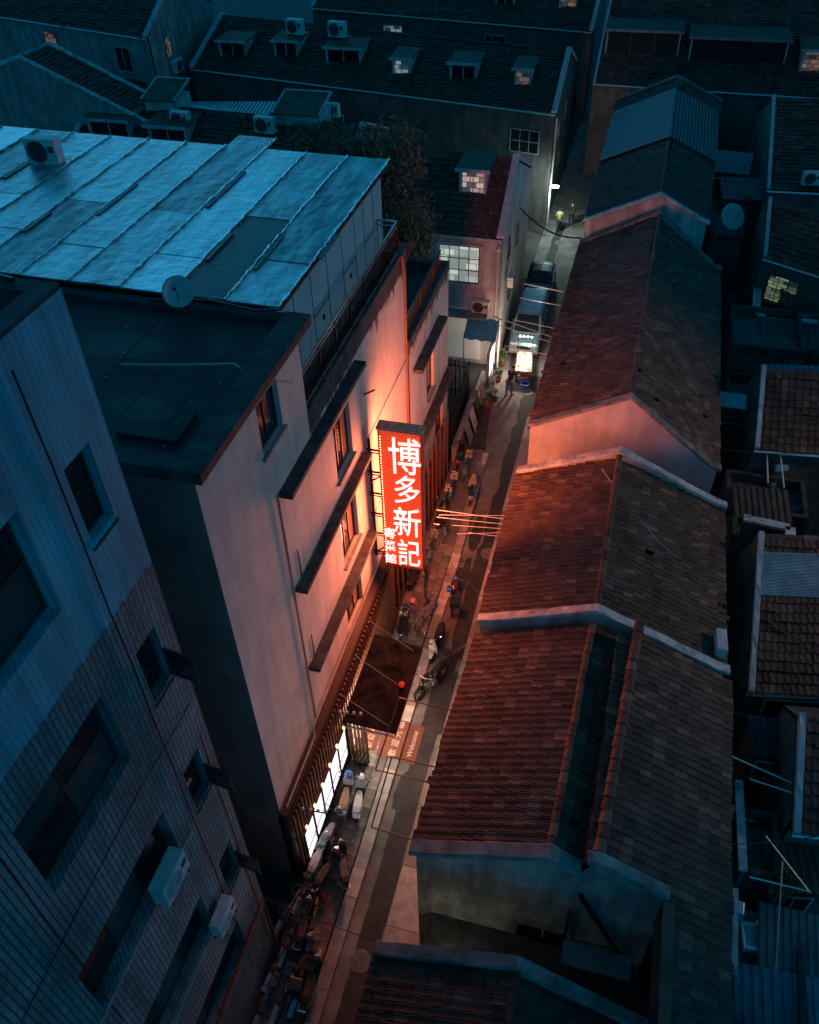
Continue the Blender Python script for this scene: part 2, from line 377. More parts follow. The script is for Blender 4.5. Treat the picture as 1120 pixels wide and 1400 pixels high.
def ridge(parent, a, b, r=.11, l=.36, dark=False, name='ridge_tile'):
    a, b = Vector(a), Vector(b); L_ = (b-a).length; n = max(1, round(L_/l)); d = (b-a)/n; u = d.normalized(); sd = u.cross(Vector((0, 0, 1))).normalized(); up = sd.cross(u)
    m = MB(); k = 7; s = d.length
    r0 = [(math.cos(math.pi*i/(k-1))*r*1.12, math.sin(math.pi*i/(k-1))*r*1.12) for i in range(k)]
    vs = [(p, -s*.54, q-.03) for p, q in r0]+[(p*.86, s*.5, q*.86-.03) for p, q in r0]
    m.add(vs, [(i, i+1, k+i+1, k+i) for i in range(k-1)]+[tuple(range(k-1, -1, -1))])
    me = m.mesh(name); me.materials.append(T_DARK if dark else T_CLAY)
    for i in range(n):
        c = a+d*(i+.5); ob = bpy.data.objects.new(name, me); COL.objects.link(ob); ob.parent = parent
        j = random.uniform(-.01, .01)
        M = Matrix(((sd.x, u.x, up.x, c.x+j), (sd.y, u.y, up.y, c.y), (sd.z, u.z, up.z, c.z+j), (0, 0, 0, 1)))
        ob.matrix_basis = Matrix.Translation(-parent.location) @ M

# ================================================================== SETTING
g = MB(); g.poly([(-400, -150, -.012), (400, -150, -.012), (400, 700, -.012), (-400, 700, -.012)]); tag(g.build('ground', M_GROUND), kind='structure')
rd = MB(); rd.poly([(-5.1, 2, 0), (-2.4, 2, 0), (-2.4, 38, 0), (-2.4, 120, 0), (-6.3, 120, 0), (-6.3, 41, 0), (-5.6, 34, 0), (-5.1, 30, 0)]); road = tag(rd.build('road', M_ROADC), kind='structure')
def ragged(x0, x1, y0, y1, z, n=40, j=.05):
    l = [(x0+random.uniform(-j, j), y0+(y1-y0)*i/n, z) for i in range(n+1)]; r = [(x1+random.uniform(-j, j), y0+(y1-y0)*i/n, z) for i in range(n+1)]
    m = MB(); m.v = l+r; m.f = [(i, n+1+i, n+2+i, i+1) for i in range(n)]; return m
k = ragged(-4.70, -4.02, 2, 20.3, .004, 60, .02); k.build('asphalt_trench_patch', M_ASPHALT, road)
k = ragged(-4.42, -3.55, 20.3, 41, .004, 40, .1); k.build('asphalt_trench_patch', M_ASPHALT, road)
k = ragged(-5.5, -4.9, 46, 62, .004, 20, .05); k.build('asphalt_trench_patch', M_ASPHALT, road)
def blob(cx, cy, rx, ry, z, mt, nm):
    n = 22; m = MB(); m.poly([(cx+rx*(1+random.uniform(-.18, .18))*math.cos(i*2*math.pi/n), cy+ry*(1+random.uniform(-.18, .18))*math.sin(i*2*math.pi/n), z) for i in range(n)]); return m.build(nm, mt, road)
blob(-4.75, 27.6, .28, 1.2, .0046, M_ASPHALT, 'asphalt_patch'); blob(-4.8, 24.9, .35, 1.0, .0053, M_ASPHALT, 'asphalt_patch'); blob(-4.1, 18.2, .5, 1.6, .0061, M_ASPHALT, 'asphalt_patch')
blob(-4.6, 14.2, .4, .8, .0058, M_ASPHALT, 'asphalt_patch')
for yy in np.arange(5, 12, 1.9):   # long joints of the cement strip by the houses
    pass
# cement strip along the houses, in bays
strip = thing('cement_strip', None, None, (-3.4, 2, 0), kind='structure')
for i in range(18):
    y0 = 2+i*1.95; x0 = -3.98 if y0 < 12 else -3.86; m = MB(); m.box(x0, -2.6, y0, y0+1.93, -.01, .045+.004*(i % 2)); m.build('cement_bay', M_KERB, strip)
pv = thing('pavement', None, None, (-6.2, 2, 0), kind='structure')
m = MB(); m.box(-7.4, -5.53, 2, 34, -.01, .095); m.build('pavement_bed', M_CONC_D, pv)
pm = MB(); pm.box(-.165, .165, -.165, .165, 0, .03); pme = pm.mesh('paver'); pme.materials.append(M_PAVER)
stuff = MB(); cnt = 0
yy = 4.0
while yy < 33.6:
    for i in range(4):
        x = -6.76+i*.345; h = .094+random.uniform(-.004, .006)
        if random.random() < .02: continue
        if yy < 26.5 and cnt < 298:
            o = bpy.data.objects.new('paver', pme); COL.objects.link(o); attach(o, pv); o.location = (x+random.uniform(-.004, .004), yy+(.17 if i % 2 else 0), h); o.rotation_euler = (random.gauss(0, .008), random.gauss(0, .008), random.gauss(0, .01)); cnt += 1
        else: stuff.box(x-.165, x+.165, yy-.165, yy+.165, h, h+.03)
    yy += .345
o = stuff.build('paver_field', M_PAVER, pv); o['kind'] = 'stuff'
kb = thing('kerb', None, None, (-5.3, 2, 0), kind='structure')
m = MB(); m.box(-.2, .2, -.455, .455, -.05, .12); m2 = m.mesh('kerb_stone'); m2.materials.append(M_KERB)
for i in range(34):
    o = bpy.data.objects.new('kerb_stone', m2); COL.objects.link(o); attach(o, kb); o.location = (-5.31+random.uniform(-.008, .008)-max(0, (2.5+i*.92-24))*.02, 2.5+i*.92, random.uniform(-.006, .006)); o.rotation_euler[2] = random.gauss(0, .004)
m = MB(); m.box(-5.535, -5.525, 2, 33, .0, .135); m.build('kerb_edge_strip', M_DARKMETAL, kb)

# ================================================================== RESTAURANT BUILDING (centre)
XF = -7.2
FC = Frame3((XF, 0, 0), (0, 1, 0), (0, 0, 1), (1, 0, 0))
rb = thing('restaurant_building', 'tall cream plaster restaurant building with dark concrete window ledges and wooden slat ground floor', 'building', (XF, 18, 0))
m = MB()
wins = [(16.15, 17.35, 11.75, 13.35), (16.15, 17.35, 8.3, 9.9), (16.15, 17.35, 4.95, 6.4)]
wins = []
def fw(px0, py0, px1, py1):  # two photo points on the facade -> u,v range
    a, b = P(px0, py0, x=XF), P(px1, py1, x=XF); return min(a.y, b.y), max(a.y, b.y), min(a.z, b.z), max(a.z, b.z)
W1 = (17.55, 19.0, 10.95, 12.9); W2 = (17.35, 18.9, 7.55, 9.45); W3 = (17.1, 18.7, 4.6, 6.2); WC = (13.35, 14.55, 15.2, 16.55)
holes = [W1, W2, W3]
wall_open(m, FC, 16.0, 25.45, 4.35, 14.0, holes, .25)
m.build('wall', M_PLASTER_T, rb)
m = MB(); wall_open(m, FC, 10.5, 16.0, 4.35, 14.0, [], .25); m.build('wall', M_PLASTER, rb)
m = MB(); wall_open(m, FC, 10.5, 16.0, 14.0, 16.95, [WC], .25)
wall_open(m, Frame3((XF, 16.0, 0), (-1, 0, 0), (0, 0, 1), (0, 1, 0)), 0, 9, 14.0, 16.95, [], .2)
m.build('corner_block_wall', M_PLASTER, rb)
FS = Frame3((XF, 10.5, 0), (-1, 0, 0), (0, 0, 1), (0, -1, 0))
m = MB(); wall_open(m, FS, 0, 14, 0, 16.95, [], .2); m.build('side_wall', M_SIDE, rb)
m = MB(); m.box(-21.2, XF-.02, 10.52, 16.0, 16.75, 17.02); m.build('corner_block_roof', M_BITUMEN, rb)
m = MB(); m.box(XF-.35, XF+.28, 10.3, 16.3, 16.95, 17.22); m.box(-21, XF-.35, 10.3, 10.75, 16.95, 17.22); m.box(-21, XF-.35, 16.0, 16.3, 16.95, 17.18); m.build('roof_lip', M_CONC_D, rb, bevel=.03)
# terrace behind the parapet, back and far walls
m = MB(); m.box(-21, XF-.22, 16.02, 25.3, 13.6, 13.9); m.build('terrace_floor', M_CONC_D, rb)
m = MB(); m.box(XF-.2, XF+.03, 16.0, 25.5, 13.95, 14.62); m.box(-9.5, XF-.2, 25.3, 25.5, 13.95, 14.6); m.build('parapet', M_CONC_D, rb, bevel=.02)
m = MB(); wall_open(m, Frame3((XF, 25.45, 0), (-1, 0, 0), (0, 0, 1), (0, 1, 0)), 0, 14, 0, 14.0, [], .2); m.build('end_wall', M_PLASTER_D, rb)
# ledges over the windows
for z, nm in ((13.8, 'ledge'), (10.42, 'ledge'), (6.98, 'ledge')):
    k = MB(); k.box(XF+.002, XF+.36, 13.72, 19.75, z-.16, z); k.build('window_ledge', M_CONC_D, rb, bevel=.02)
for w, lit in ((W1, 1), (W2, 1), (W3, 0)):
    window(rb, FC, *w, cols=3, rows=1, pm=[M_GLASS, M_GLASS, glass_mat('curtained glass', (.25, .12, .06))], depth=.16, fw=.06, sill=.1)
window(rb, FC, *WC, cols=2, rows=1, pm=M_GLASS, depth=.16, sill=.08)
# storey grooves, drain pipe, conduits
for z in (10.9, 7.5, 4.42):
    k = MB(); k.box(XF+.001, XF+.03, 13.9, 25.4, z-.5, z-.47); k.build('conduit', M_PIPE, rb)
k = MB(); k.tube([(XF+.06, 13.55, 4.6), (XF+.06, 13.55, 13.9)], .035, 6); k.build('drain_pipe', M_PLASTER_D, rb)
k = MB(); k.tube([(XF+.05, 25.1, 4.5), (XF+.05, 25.15, 10), (XF+.07, 25.05, 13.6), (XF+.06, 24.9, 14.55), (XF-.2, 24.7, 14.66)], .04, 6); k.build('drain_pipe', M_WOOD, rb)
for z in (12.2, 8.7, 5.35):   # small bracket sticks
    k = MB(); k.tube([(XF+.02, 20.3, z), (XF+.32, 20.5, z+.1)], .03, 5); k.build('bracket', M_DARKMETAL, rb)
    k = MB(); k.tube([(XF+.03, 14.2, z-2.4), (XF+.03, 14.2, z-.8)], .018, 5); k.tube([(XF+.03, 14.2, z-2.4), (XF+.1, 14.2, z-2.4)], .03, 5); k.build('vent_pipe', M_DARKMETAL, rb)
# railing on the parapet
def railing(parent, pts, z0, h, mt, gap=.13, nm='railing'):
    for a, b in zip(pts[:-1], pts[1:]):
        a, b = Vector((*a, z0)), Vector((*b, z0)); L_ = (b-a).length; n = max(1, round(L_/gap))
        k = MB(); up = Vector((0, 0, h))
        k.bar(a+up, b+up, .05, .05); k.bar(a+Vector((0, 0, .1)), b+Vector((0, 0, .1)), .03, .03); k.bar(a+up*.86, b+up*.86, .03, .03)
        r = k.build('railing', mt, parent)
        for i in range(n+1):
            q = a+(b-a)*i/n; j = MB(); w = .045 if i % 10 == 0 else .018; j.box(q.x-w/2, q.x+w/2, q.y-w/2, q.y+w/2, z0, z0+h); j.build('railing_post' if i % 10 == 0 else 'baluster', M_DARKMETAL, r, True)
railing(rb, [(XF-.08, 16.1), (XF-.08, 24.9), (-9.2, 24.9)], 14.6, 1.12, M_STEEL)
# lower far wing of the same building
FW = Frame3((XF+.03, 0, 0), (0, 1, 0), (0, 0, 1), (1, 0, 0))
w1, w2 = (26.3, 27.4, 7.4, 9.0), (27.0, 28.2, 3.2, 5.0)
m = MB(); wall_open(m, FW, 25.47, 32.0, 0, 10.6, [(28.1, 29.3, 6.6, 8.6), (29.6, 31, 3.2, 5.1)], .25); wall_open(m, Frame3((XF+.03, 32.0, 0), (-1, 0, 0), (0, 0, 1), (0, 1, 0)), 0, 6, 0, 10.6, [], .2); m.build('wing_wall', M_PLASTER_W, rb)
window(rb, FW, 28.1, 29.3, 6.6, 8.6, cols=2, pm=M_GLASS, sill=.1); window(rb, FW, 29.6, 31, 3.2, 5.1, cols=2, pm=M_GLASS, sill=.1)
m = MB(); m.box(XF-.2, XF+.06, 25.5, 32.05, 10.6, 11.0); m.box(XF-.2, -12, 31.8, 32.05, 10.6, 11.0); m.build('wing_parapet', M_CONC_D, rb, bevel=.02)
m = MB(); m.box(-13, XF-.22, 25.5, 31.8, 10.3, 10.5); m.build('wing_roof', M_CONC_D, rb)
railing(rb, [(XF-.08, 25.7), (XF-.08, 31.0)], 11.0, .95, M_DARKMETAL, .2)
for (a, b, z) in ((26.0, 30.2, 9.5), (24.5, 31.9, 5.95)):
    k = MB(); k.box(XF+.033, XF+.42, a, b, z-.16, z); k.build('window_ledge', M_CONC_D, rb, bevel=.02)
# eave over the shopfront, slat wall
m = MB(); m.prism([(XF, 10.45, 4.36), (XF+.25, 10.45, 4.2), (XF+.25, 10.45, 4.1), (XF, 10.45, 4.1)], (0, 12.1, 0)); m.build('shopfront_eave', M_WOOD_D, rb)
m = MB(); m.tube([(XF+.29, 10.4, 4.18), (XF+.29, 22.5, 4.18)], .05, 6); m.build('gutter', M_DARKMETAL, rb)
m = MB(); m.tube([(XF+.2, 10.6, 4.5), (XF+.2, 13.0, 4.5), (XF+.1, 13.2, 4.7), (XF+.1, 20.5, 4.7)], .03, 6); m.build('conduit', M_STEEL, rb)
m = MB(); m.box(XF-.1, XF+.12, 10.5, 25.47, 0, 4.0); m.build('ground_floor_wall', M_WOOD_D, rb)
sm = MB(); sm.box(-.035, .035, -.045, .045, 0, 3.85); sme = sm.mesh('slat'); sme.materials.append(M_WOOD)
y = 10.6
while y < 21.4:
    o = bpy.data.objects.new('slat', sme); COL.objects.link(o); attach(o, rb); o.location = (XF+.33, y, .13); y += .21
for z in (.5, 2.6, 3.9):
    k = MB(); k.box(XF+.24, XF+.294, 10.55, 21.4, z-.04, z+.04); k.build('slat_rail', M_WOOD_D, rb)
# lit white panels between the slats (shop windows of frosted glass)
M_PANEL = emit('frosted lit glass', (.88, .93, 1.0), .5, (.8, .8, .8))
y = 10.9
for i in range(5):
    k = MB(); k.box(XF+.375, XF+.40, y, y+.68, .75, 2.35); w = k.build('lit_window', M_PANEL, rb)
    j = MB()
    for a, b, c, d in ((y-.05, y, .71, 2.39), (y+.68, y+.73, .71, 2.39), (y, y+.68, .71, .75), (y, y+.68, 2.35, 2.39), (y, y+.68, 1.27, 1.31)): j.box(XF+.37, XF+.415, a, b, c, d)
    j.build('window_frame', M_WOOD_D, w, True)
    y += .80
# gold wall lamps over the panels
M_GOLD = emit('lamp glow', (1., .62, .32), .8, (.8, .6, .4))
for i in range(6):
    yy = 11.0+i*.72; k = MB(); k.lathe([(.02, 0), (.04, .05), (.05, .16), (.03, .24)], (XF+.47, yy, 2.55), 8); w = k.build('wall_lamp', M_GOLD, rb)
    j = MB(); j.bar((XF+.37, yy, 2.8), (XF+.47, yy, 2.78), .02, .02); j.build('lamp_bracket', M_DARKMETAL, w, True)
# entrance under the awning: recessed lit doorway
M_DOORGLOW = emit_room('entrance glow', (1., .62, .38), (.35, .15, .07), 1.3, 1.5)
k = MB(); k.box(XF+.37, XF+.39, 15.3, 17.6, .2, 2.5); dr = k.build('doorway', M_DOORGLOW, rb)
j = MB(); j.box(XF+.37, XF+.46, 15.18, 15.3, .12, 2.6); j.box(XF+.37, XF+.46, 17.6, 17.72, .12, 2.6); j.box(XF+.37, XF+.46, 15.3, 17.6, 2.5, 2.6); j.box(XF+.37, XF+.44, 16.42, 16.48, .12, 2.5); j.build('door_frame', M_WOOD_D, dr, True)
# entrance jamb of slats facing down the lane
for i in range(6):
    o = bpy.data.objects.new('slat', sme); COL.objects.link(o); attach(o, rb); o.location = (XF+.42+i*.13, 15.0, .13); o.scale = (1, 1, .68)
# dark shop front with posts beyond the slats
for i in range(14):
    k = MB(); yy = 21.6+i*.75; k.box(XF+.12, XF+.22, yy, yy+.08, .1, 3.9); k.build('shopfront_post', M_WOOD, rb)
k = MB(); k.box(XF+.121, XF+.16, 22.2, 25.0, .15, 3.2); k.box(XF+.121, XF+.16, 26, 29.5, .15, 3.0); k.build('shop_glass', M_GLASS, rb)

# awning
aw = thing('awning', 'flat black awning panel over the restaurant entrance with a drooping cable', 'awning', (-6.0, 16.4, 3.0))
m = MB(); m.hexa([(-6.72, 14.55, 3.12), (-4.92, 14.62, 2.92), (-4.92, 18.25, 2.92), (-6.72, 18.3, 3.12), (-6.72, 14.55, 3.2), (-4.92, 14.62, 3.0), (-4.92, 18.25, 3.0), (-6.72, 18.3, 3.2)]); M_AWN = mat('black felt panel', (.024, .024, .026), .9, .5, 2.2, .1, 25, spec=.0); m.build('panel', M_AWN, aw, bevel=.01)
for i in range(1, 3):
    x = -6.72+.6*i; k = MB(); k.bar((x, 14.58, 3.205-.067*i), (x, 18.27, 3.205-.067*i), .02, .012); k.build('seam', M_AWN, aw)
k = MB(); k.box(-4.95, -4.9, 14.6, 18.27, 2.84, 2.915); k.box(-6.7, -4.95, 14.53, 14.57, 2.86, 2.93); k.build('fascia', M_PIPE, aw)
for yy in (14.8, 16.4, 18.0):
    k = MB(); k.tube([(-6.8, yy, 4.3), (-5.2, yy, 3.04)], .012, 5); k.build('stay_rod', M_STEEL, aw)
el = thing('entrance_lamp', 'strip lamp fixed under the black awning, lighting the entrance and kerb', 'lamp', (-6.0, 16.2, 2.9))
k = MB(); k.box(-6.4, -5.4, 15.9, 16.1, 2.85, 2.93); k.build('case', M_WHITE, el); k = MB(); k.box(-6.38, -5.42, 15.92, 16.08, 2.82, 2.849); k.build('tube', emit('entrance tube', (1., .82, .66), 3.), el)
l = bpy.data.lights.new('entrance_light', 'POINT'); l.energy = 110; l.color = (1., .76, .58); l.shadow_soft_size = .25; o = bpy.data.objects.new('entrance_light', l); COL.objects.link(o); o.location = (-5.9, 16.0, 2.55); attach(o, el)
lt = thing('red_lantern', 'small round red lantern hanging above the black awning', 'lantern', P(549, 933, z=3.3))
lp = P(549, 933, z=3.3)
k = MB(); k.lathe([(.03, -.1), (.09, -.06), (.11, 0), (.09, .06), (.03, .1)], lp-Vector((0, 0, .12)), 14); k.build('shade', emit('lantern red', (1., .03, .01), .12, (.5, .03, .02)), lt, smooth=True)
k = MB(); k.tube([lp, lp+Vector((-.5, .3, .8)), Vector((XF+.45, lp.y+.6, 4.0))], .006, 4); k.build('cord', M_BLACK, lt)
# globe bulb strings
for (y0, nm) in ((10.75, 'row of small globe bulbs on a short arm at the end of the wooden slats'), (14.15, 'row of small globe bulbs on a short arm over the black awning')):
    b = thing('bulb_arm', nm, 'lamp', (XF+.5, y0, 3.95))
    k = MB(); k.bar((XF+.45, y0, 4.25), (XF+1.35, y0+.1, 4.2), .03, .03); k.build('arm', M_DARKMETAL, b)
    for i in range(4):
        k = MB(); c = Vector((XF+.62+i*.22, y0+.03*i, 4.32)); k.lathe([(.01, -.055), (.045, -.03), (.055, 0), (.045, .03), (.01, .055)], c, 8); k.build('bulb', M_WHITE, b, smooth=True)

# ------------------------------------------------------------------ neon sign
PI_ = math.pi
SGX0, SGX1, SGY, SGD, SZ0, SZ1 = -6.74, -5.3, 20.05, .32, 5.05, 11.15
sg = thing('neon_sign', 'tall vertical neon sign, white Chinese characters glowing on a red ribbed board', 'sign', (-7.0, SGY, 5.0))
M_SIGNRED = emit('sign red', (1., .10, .025), .19, (.7, .09, .04)); M_SIGNDARK = emit('sign red groove', (1., .05, .015), .03, (.3, .04, .02))
M_NEONSIDE = emit('neon letter side', (1., .12, .04), .5, (.6, .1, .05))
M_SIGNCASE = mat('sign case', (.42, .12, .07), .5, .25, 5)
M_NEON = emit('neon tube', (1., .93, .92), .5, (.9, .9, .9))
m = MB(); m.box(SGX0+.03, SGX1-.03, SGY+.05, SGY+SGD-.05, SZ0+.03, SZ1-.03); m.build('core', M_SIGNDARK, sg)
m = MB(); t = .05
m.box(SGX0, SGX0+t, SGY, SGY+SGD, SZ0, SZ1); m.box(SGX1-t, SGX1, SGY, SGY+SGD, SZ0, SZ1); m.box(SGX0+t, SGX1-t, SGY, SGY+SGD, SZ0, SZ0+t); m.build('case', M_SIGNCASE, sg)
m = MB(); m.box(SGX0-.03, SGX1+.03, SGY-.05, SGY+SGD+.05, SZ1+.002, SZ1+.1); m.build('top_cap', mat('sign cap', (.42, .33, .27), .6, .4, 5), sg)
m = MB(); z = SZ0+.1
while z < SZ1-.05:
    m.box(SGX0+.05, SGX1-.05, SGY+.005, SGY+.048, z, z+.05); m.box(SGX0+.05, SGX1-.05, SGY+SGD-.048, SGY+SGD-.005, z, z+.05); z += .1
m.build('ribbed_face', M_SIGNRED, sg)
M_EDGEBULB = emit('edge bulb', (1., .5, .25), 3.)
m = MB()
for i in range(52):
    z = SZ0+.3+i*.108; m.box(SGX0+.065, SGX0+.085, SGY-.012, SGY+.004, z, z+.025)
m.build('edge_bulbs', M_EDGEBULB, sg)
def glyph(ch, size, bold=.012, ext=.02, slant=.07):
    wh = size if isinstance(size, tuple) else None; size = size[1] if wh else size
    c = bpy.data.curves.new('glyph', 'FONT'); c.body = ch; c.size = 1.0; c.align_x = 'CENTER'; c.align_y = 'CENTER'; c.offset = bold; c.extrude = ext/size; c.resolution_u = 3
    o = bpy.data.objects.new('glyph', c); COL.objects.link(o)
    dg = bpy.context.evaluated_depsgraph_get(); dg.update(); me = bpy.data.meshes.new_from_object(o.evaluated_get(dg))
    bpy.data.objects.remove(o); bpy.data.curves.remove(c)
    co = np.array([v.co[:] for v in me.vertices]) if len(me.vertices) else np.zeros((0, 3))
    if len(co):
        mn, mx = co.min(0), co.max(0); co -= (mn+mx)/2; s = size/max(mx[0]-mn[0], mx[1]-mn[1]); co[:, 2] *= size; co[:, 0] *= (wh[0] if wh else s*(mx[0]-mn[0]))/(mx[0]-mn[0]); co[:, 1] *= (wh[1] if wh else s*(mx[1]-mn[1]))/(mx[1]-mn[1])
        co[:, 1] += co[:, 0]*slant
        me.vertices.foreach_set('co', co.ravel()); me.update()
    return me
def put_glyph(ch, parent, mt, pos, size, right, up, local=False, nm='character', mt2=None, **kw):
    me = glyph(ch, size, **kw); me.materials.clear(); me.materials.append(mt)
    r, u = Vector(right), Vector(up); n = r.cross(u); c = Vector(pos)
    M = Matrix(((r.x, u.x, n.x, c.x), (r.y, u.y, n.y, c.y), (r.z, u.z, n.z, c.z), (0, 0, 0, 1)))
    if mt2:
        me.materials.append(mt2)
        for pl in me.polygons: pl.material_index = 0 if pl.normal.z > .8 else 1
    me.transform(M); o = bpy.data.objects.new(nm, me); COL.objects.link(o); attach(o, parent, local); return o
def sgp(cx, cy): return P(490+cx/5.833, 560+cy/5.833, y=SGY-.06)
for front in (True, False):
    for ch, px, py, sz in (('博', 370, 372, (1.05, 1.46)), ('多', 390, 637, (.86, 1.22)), ('新', 390, 895, (.95, 1.32)), ('記', 406, 1140, (.80, 1.28)), ('粵', 250, 981, (.42, .5)), ('菜', 255, 1082, (.40, .5)), ('館', 260, 1182, (.42, .47))):
        p = sgp(px, py)
        if front: put_glyph(ch, sg, M_NEON, p, sz, (1, 0, 0), (0, 0, 1), bold=.003, ext=.03, mt2=M_NEONSIDE)
        else: put_glyph(ch, sg, M_NEON, (SGX0+SGX1-p.x, SGY+SGD+.06, p.z), sz, (-1, 0, 0), (0, 0, 1), bold=.003, ext=.03, mt2=M_NEONSIDE)
for yy, rx in ((SGY-.13, PI_/2), (SGY+SGD+.13, -PI_/2)):     # the light the lettering throws up and down the lane
    l = bpy.data.lights.new('sign_glow', 'AREA'); l.shape = 'RECTANGLE'; l.size = 1.1; l.size_y = 5.4; l.energy = 290 if yy < SGY else 520; l.color = (1., .195, .075)
    o = bpy.data.objects.new('sign_glow', l); COL.objects.link(o); o.location = (-5.95, yy, 8.1); o.rotation_euler = (rx if yy > SGY else rx, 0, 0); attach(o, sg)
    o.rotation_euler = (-math.pi/2, 0, 0) if yy < SGY else (math.pi/2, 0, 0)
m = MB(); m.tube([(XF+.09, SGY+.2, SZ0+.2), (XF+.09, SGY+.2, SZ1-.6)], .045, 6); m.build('mounting_pole', M_DARKMETAL, sg)
for i in range(6):
    z = SZ0+.45+i*.93; k = MB(); k.bar((XF, SGY+.16, z), (SGX0+.02, SGY+.16, z), .05, .05); k.bar((XF, SGY+.16, z-.12), (SGX0+.02, SGY+.16, z-.12), .03, .03); k.build('bracket', M_DARKMETAL, sg)

# ------------------------------------------------------------------ metal roofed rooftop shed
def metal_mat():
    m = bpy.data.materials.new('weathered metal sheet'); m.use_nodes = True; N, L = nodes_of(m); b = N['Principled BSDF']
    tc = N.new('ShaderNodeTexCoord'); mp = N.new('ShaderNodeMapping'); mp.inputs['Scale'].default_value = (2.5, .5, 1); L.new(tc.outputs['Object'], mp.inputs[0])
    n = N.new('ShaderNodeTexNoise'); n.inputs['Scale'].default_value = 1.4; n.inputs['Detail'].default_value = 9; n.inputs['Roughness'].default_value = .65; L.new(mp.outputs[0], n.inputs[0])
    oi = N.new('ShaderNodeObjectInfo'); ad = N.new('ShaderNodeMath'); ad.operation = 'MULTIPLY_ADD'; ad.inputs[1].default_value = .35; L.new(oi.outputs['Random'], ad.inputs[0]); L.new(n.outputs['Fac'], ad.inputs[2])
    r = N.new('ShaderNodeValToRGB'); r.color_ramp.elements[0].position = .42; r.color_ramp.elements[1].position = .9
    r.color_ramp.elements[0].color = (.09, .10, .11, 1); r.color_ramp.elements[1].color = (.82, .84, .86, 1); L.new(ad.outputs[0], r.inputs[0]); L.new(r.outputs[0], b.inputs['Base Color'])
    b.inputs['Metallic'].default_value = .8
    r2 = N.new('ShaderNodeMapRange'); r2.inputs[3].default_value = .3; r2.inputs[4].default_value = .62; L.new(n.outputs['Fac'], r2.inputs[0]); L.new(r2.outputs[0], b.inputs['Roughness'])
    n2 = N.new('ShaderNodeTexNoise'); n2.inputs['Scale'].default_value = 3; n2.inputs['Detail'].default_value = 6; L.new(tc.outputs['Object'], n2.inputs[0])
    bp = N.new('ShaderNodeBump'); bp.inputs['Strength'].default_value = .5; bp.inputs['Distance'].default_value = .06; L.new(n2.outputs['Fac'], bp.inputs['Height']); L.new(bp.outputs[0], b.inputs['Normal'])
    return m
M_SHEET = metal_mat()
M_SEAM = mat('bright seam metal', (.75, .77, .78), .28, .5, 14, .8, 25, metal=.9)
M_TORN = mat('bare tar sheet', (.05, .055, .06), .45, .5, 3, .5, 12)
sh = thing('rooftop_shed', 'rooftop shed with pale blue panel walls and a shiny silver sheet metal roof', 'shed', (-8.5, 21, 13.9))
ZR = 17.25
RX0, RX1, RY0, RY1 = -24.5, -7.72, 16.35, 25.9
nstrip = 12; sw = (RX1-RX0)/nstrip
def rz(x): return ZR+(RX1-x)*.012
for i in range(nstrip):
    x0, x1 = RX0+i*sw, RX0+(i+1)*sw; cuts = [RY0, RY0+random.uniform(1.8, 2.8), RY1] if i % 2 else [RY0, RY0+random.uniform(3.5, 6), RY1]
    ye = RY1+(1.0 if i == 8 else .0)
    cuts[-1] = ye
    for a, b in zip(cuts[:-1], cuts[1:]):
        j = random.uniform(0, .012); k = MB(); k.hexa([(x0+.02, a, rz(x0)-.03), (x1-.02, a, rz(x1)-.03), (x1-.02, b+.03, rz(x1)-.03), (x0+.02, b+.03, rz(x0)-.03), (x0+.02, a, rz(x0)+j+.012), (x1-.02, a, rz(x1)+j+.012), (x1-.02, b+.03, rz(x1)+j), (x0+.02, b+.03, rz(x0)+j)])
        k.build('metal_sheet', M_TORN if (i == 10 and a == RY0) else M_SHEET, sh)
    # raised seam, buckled by age
    k = MB(); pts = [(x1+random.uniform(-.025, .025), RY0+(ye-RY0)*q/59, rz(x1)+.035+random.uniform(-.008, .012)) for q in range(60)]; k.tube(pts, [random.uniform(.012, .036) for _ in pts], 5); k.build('seam', M_SEAM, sh)
    if random.random() < .75:
        a = RY0+random.uniform(1, 5.5); k = MB(); k.box(x1+.06, x1+.17, a, a+random.uniform(1.2, 3), rz(x1)+.013, rz(x1)+.05); k.build('tar_strip', M_TORN, sh)
k = MB(); k.box(RX0, RX1, RY0+.1, RY1-.1, ZR-.14, ZR-.06); k.build('roof_deck', M_WOOD_D, sh)
XS = -8.0
m = MB(); m.box(-24, XS, 16.55, 25.6, 13.9, ZR-.14); m.build('shed_core', M_WOOD_D, sh)
ys = [16.6, 17.7, 18.95, 20.2, 21.5, 22.7, 23.6, 24.6, 25.6]
for i, (a, b) in enumerate(zip(ys[:-1], ys[1:])):
    if i % 2 == 0:
        zs = [13.95, 15.5, ZR-.15]
    else: zs = [13.95, ZR-.15]
    for c, d in zip(zs[:-1], zs[1:]):
        k = MB(); k.box(XS+.002, XS+.04, a+.035, b-.035, c+.035, d-.035); k.build('wall_panel', M_BLUEPANEL, sh)
for a in (17.1, 19.6, 22.1):
    k = MB(); k.box(XS+.04, XS+.07, a-.05, a+.05, 15.1, 15.25); k.build('panel_latch', M_BLACK, sh)
for j in range(5):
    k = MB(); x = XS-.1-j*1.2; k.box(x-1.15, x, 25.602, 25.64, 13.95, ZR-.15); k.build('wall_panel', M_BLUEPANEL, sh)

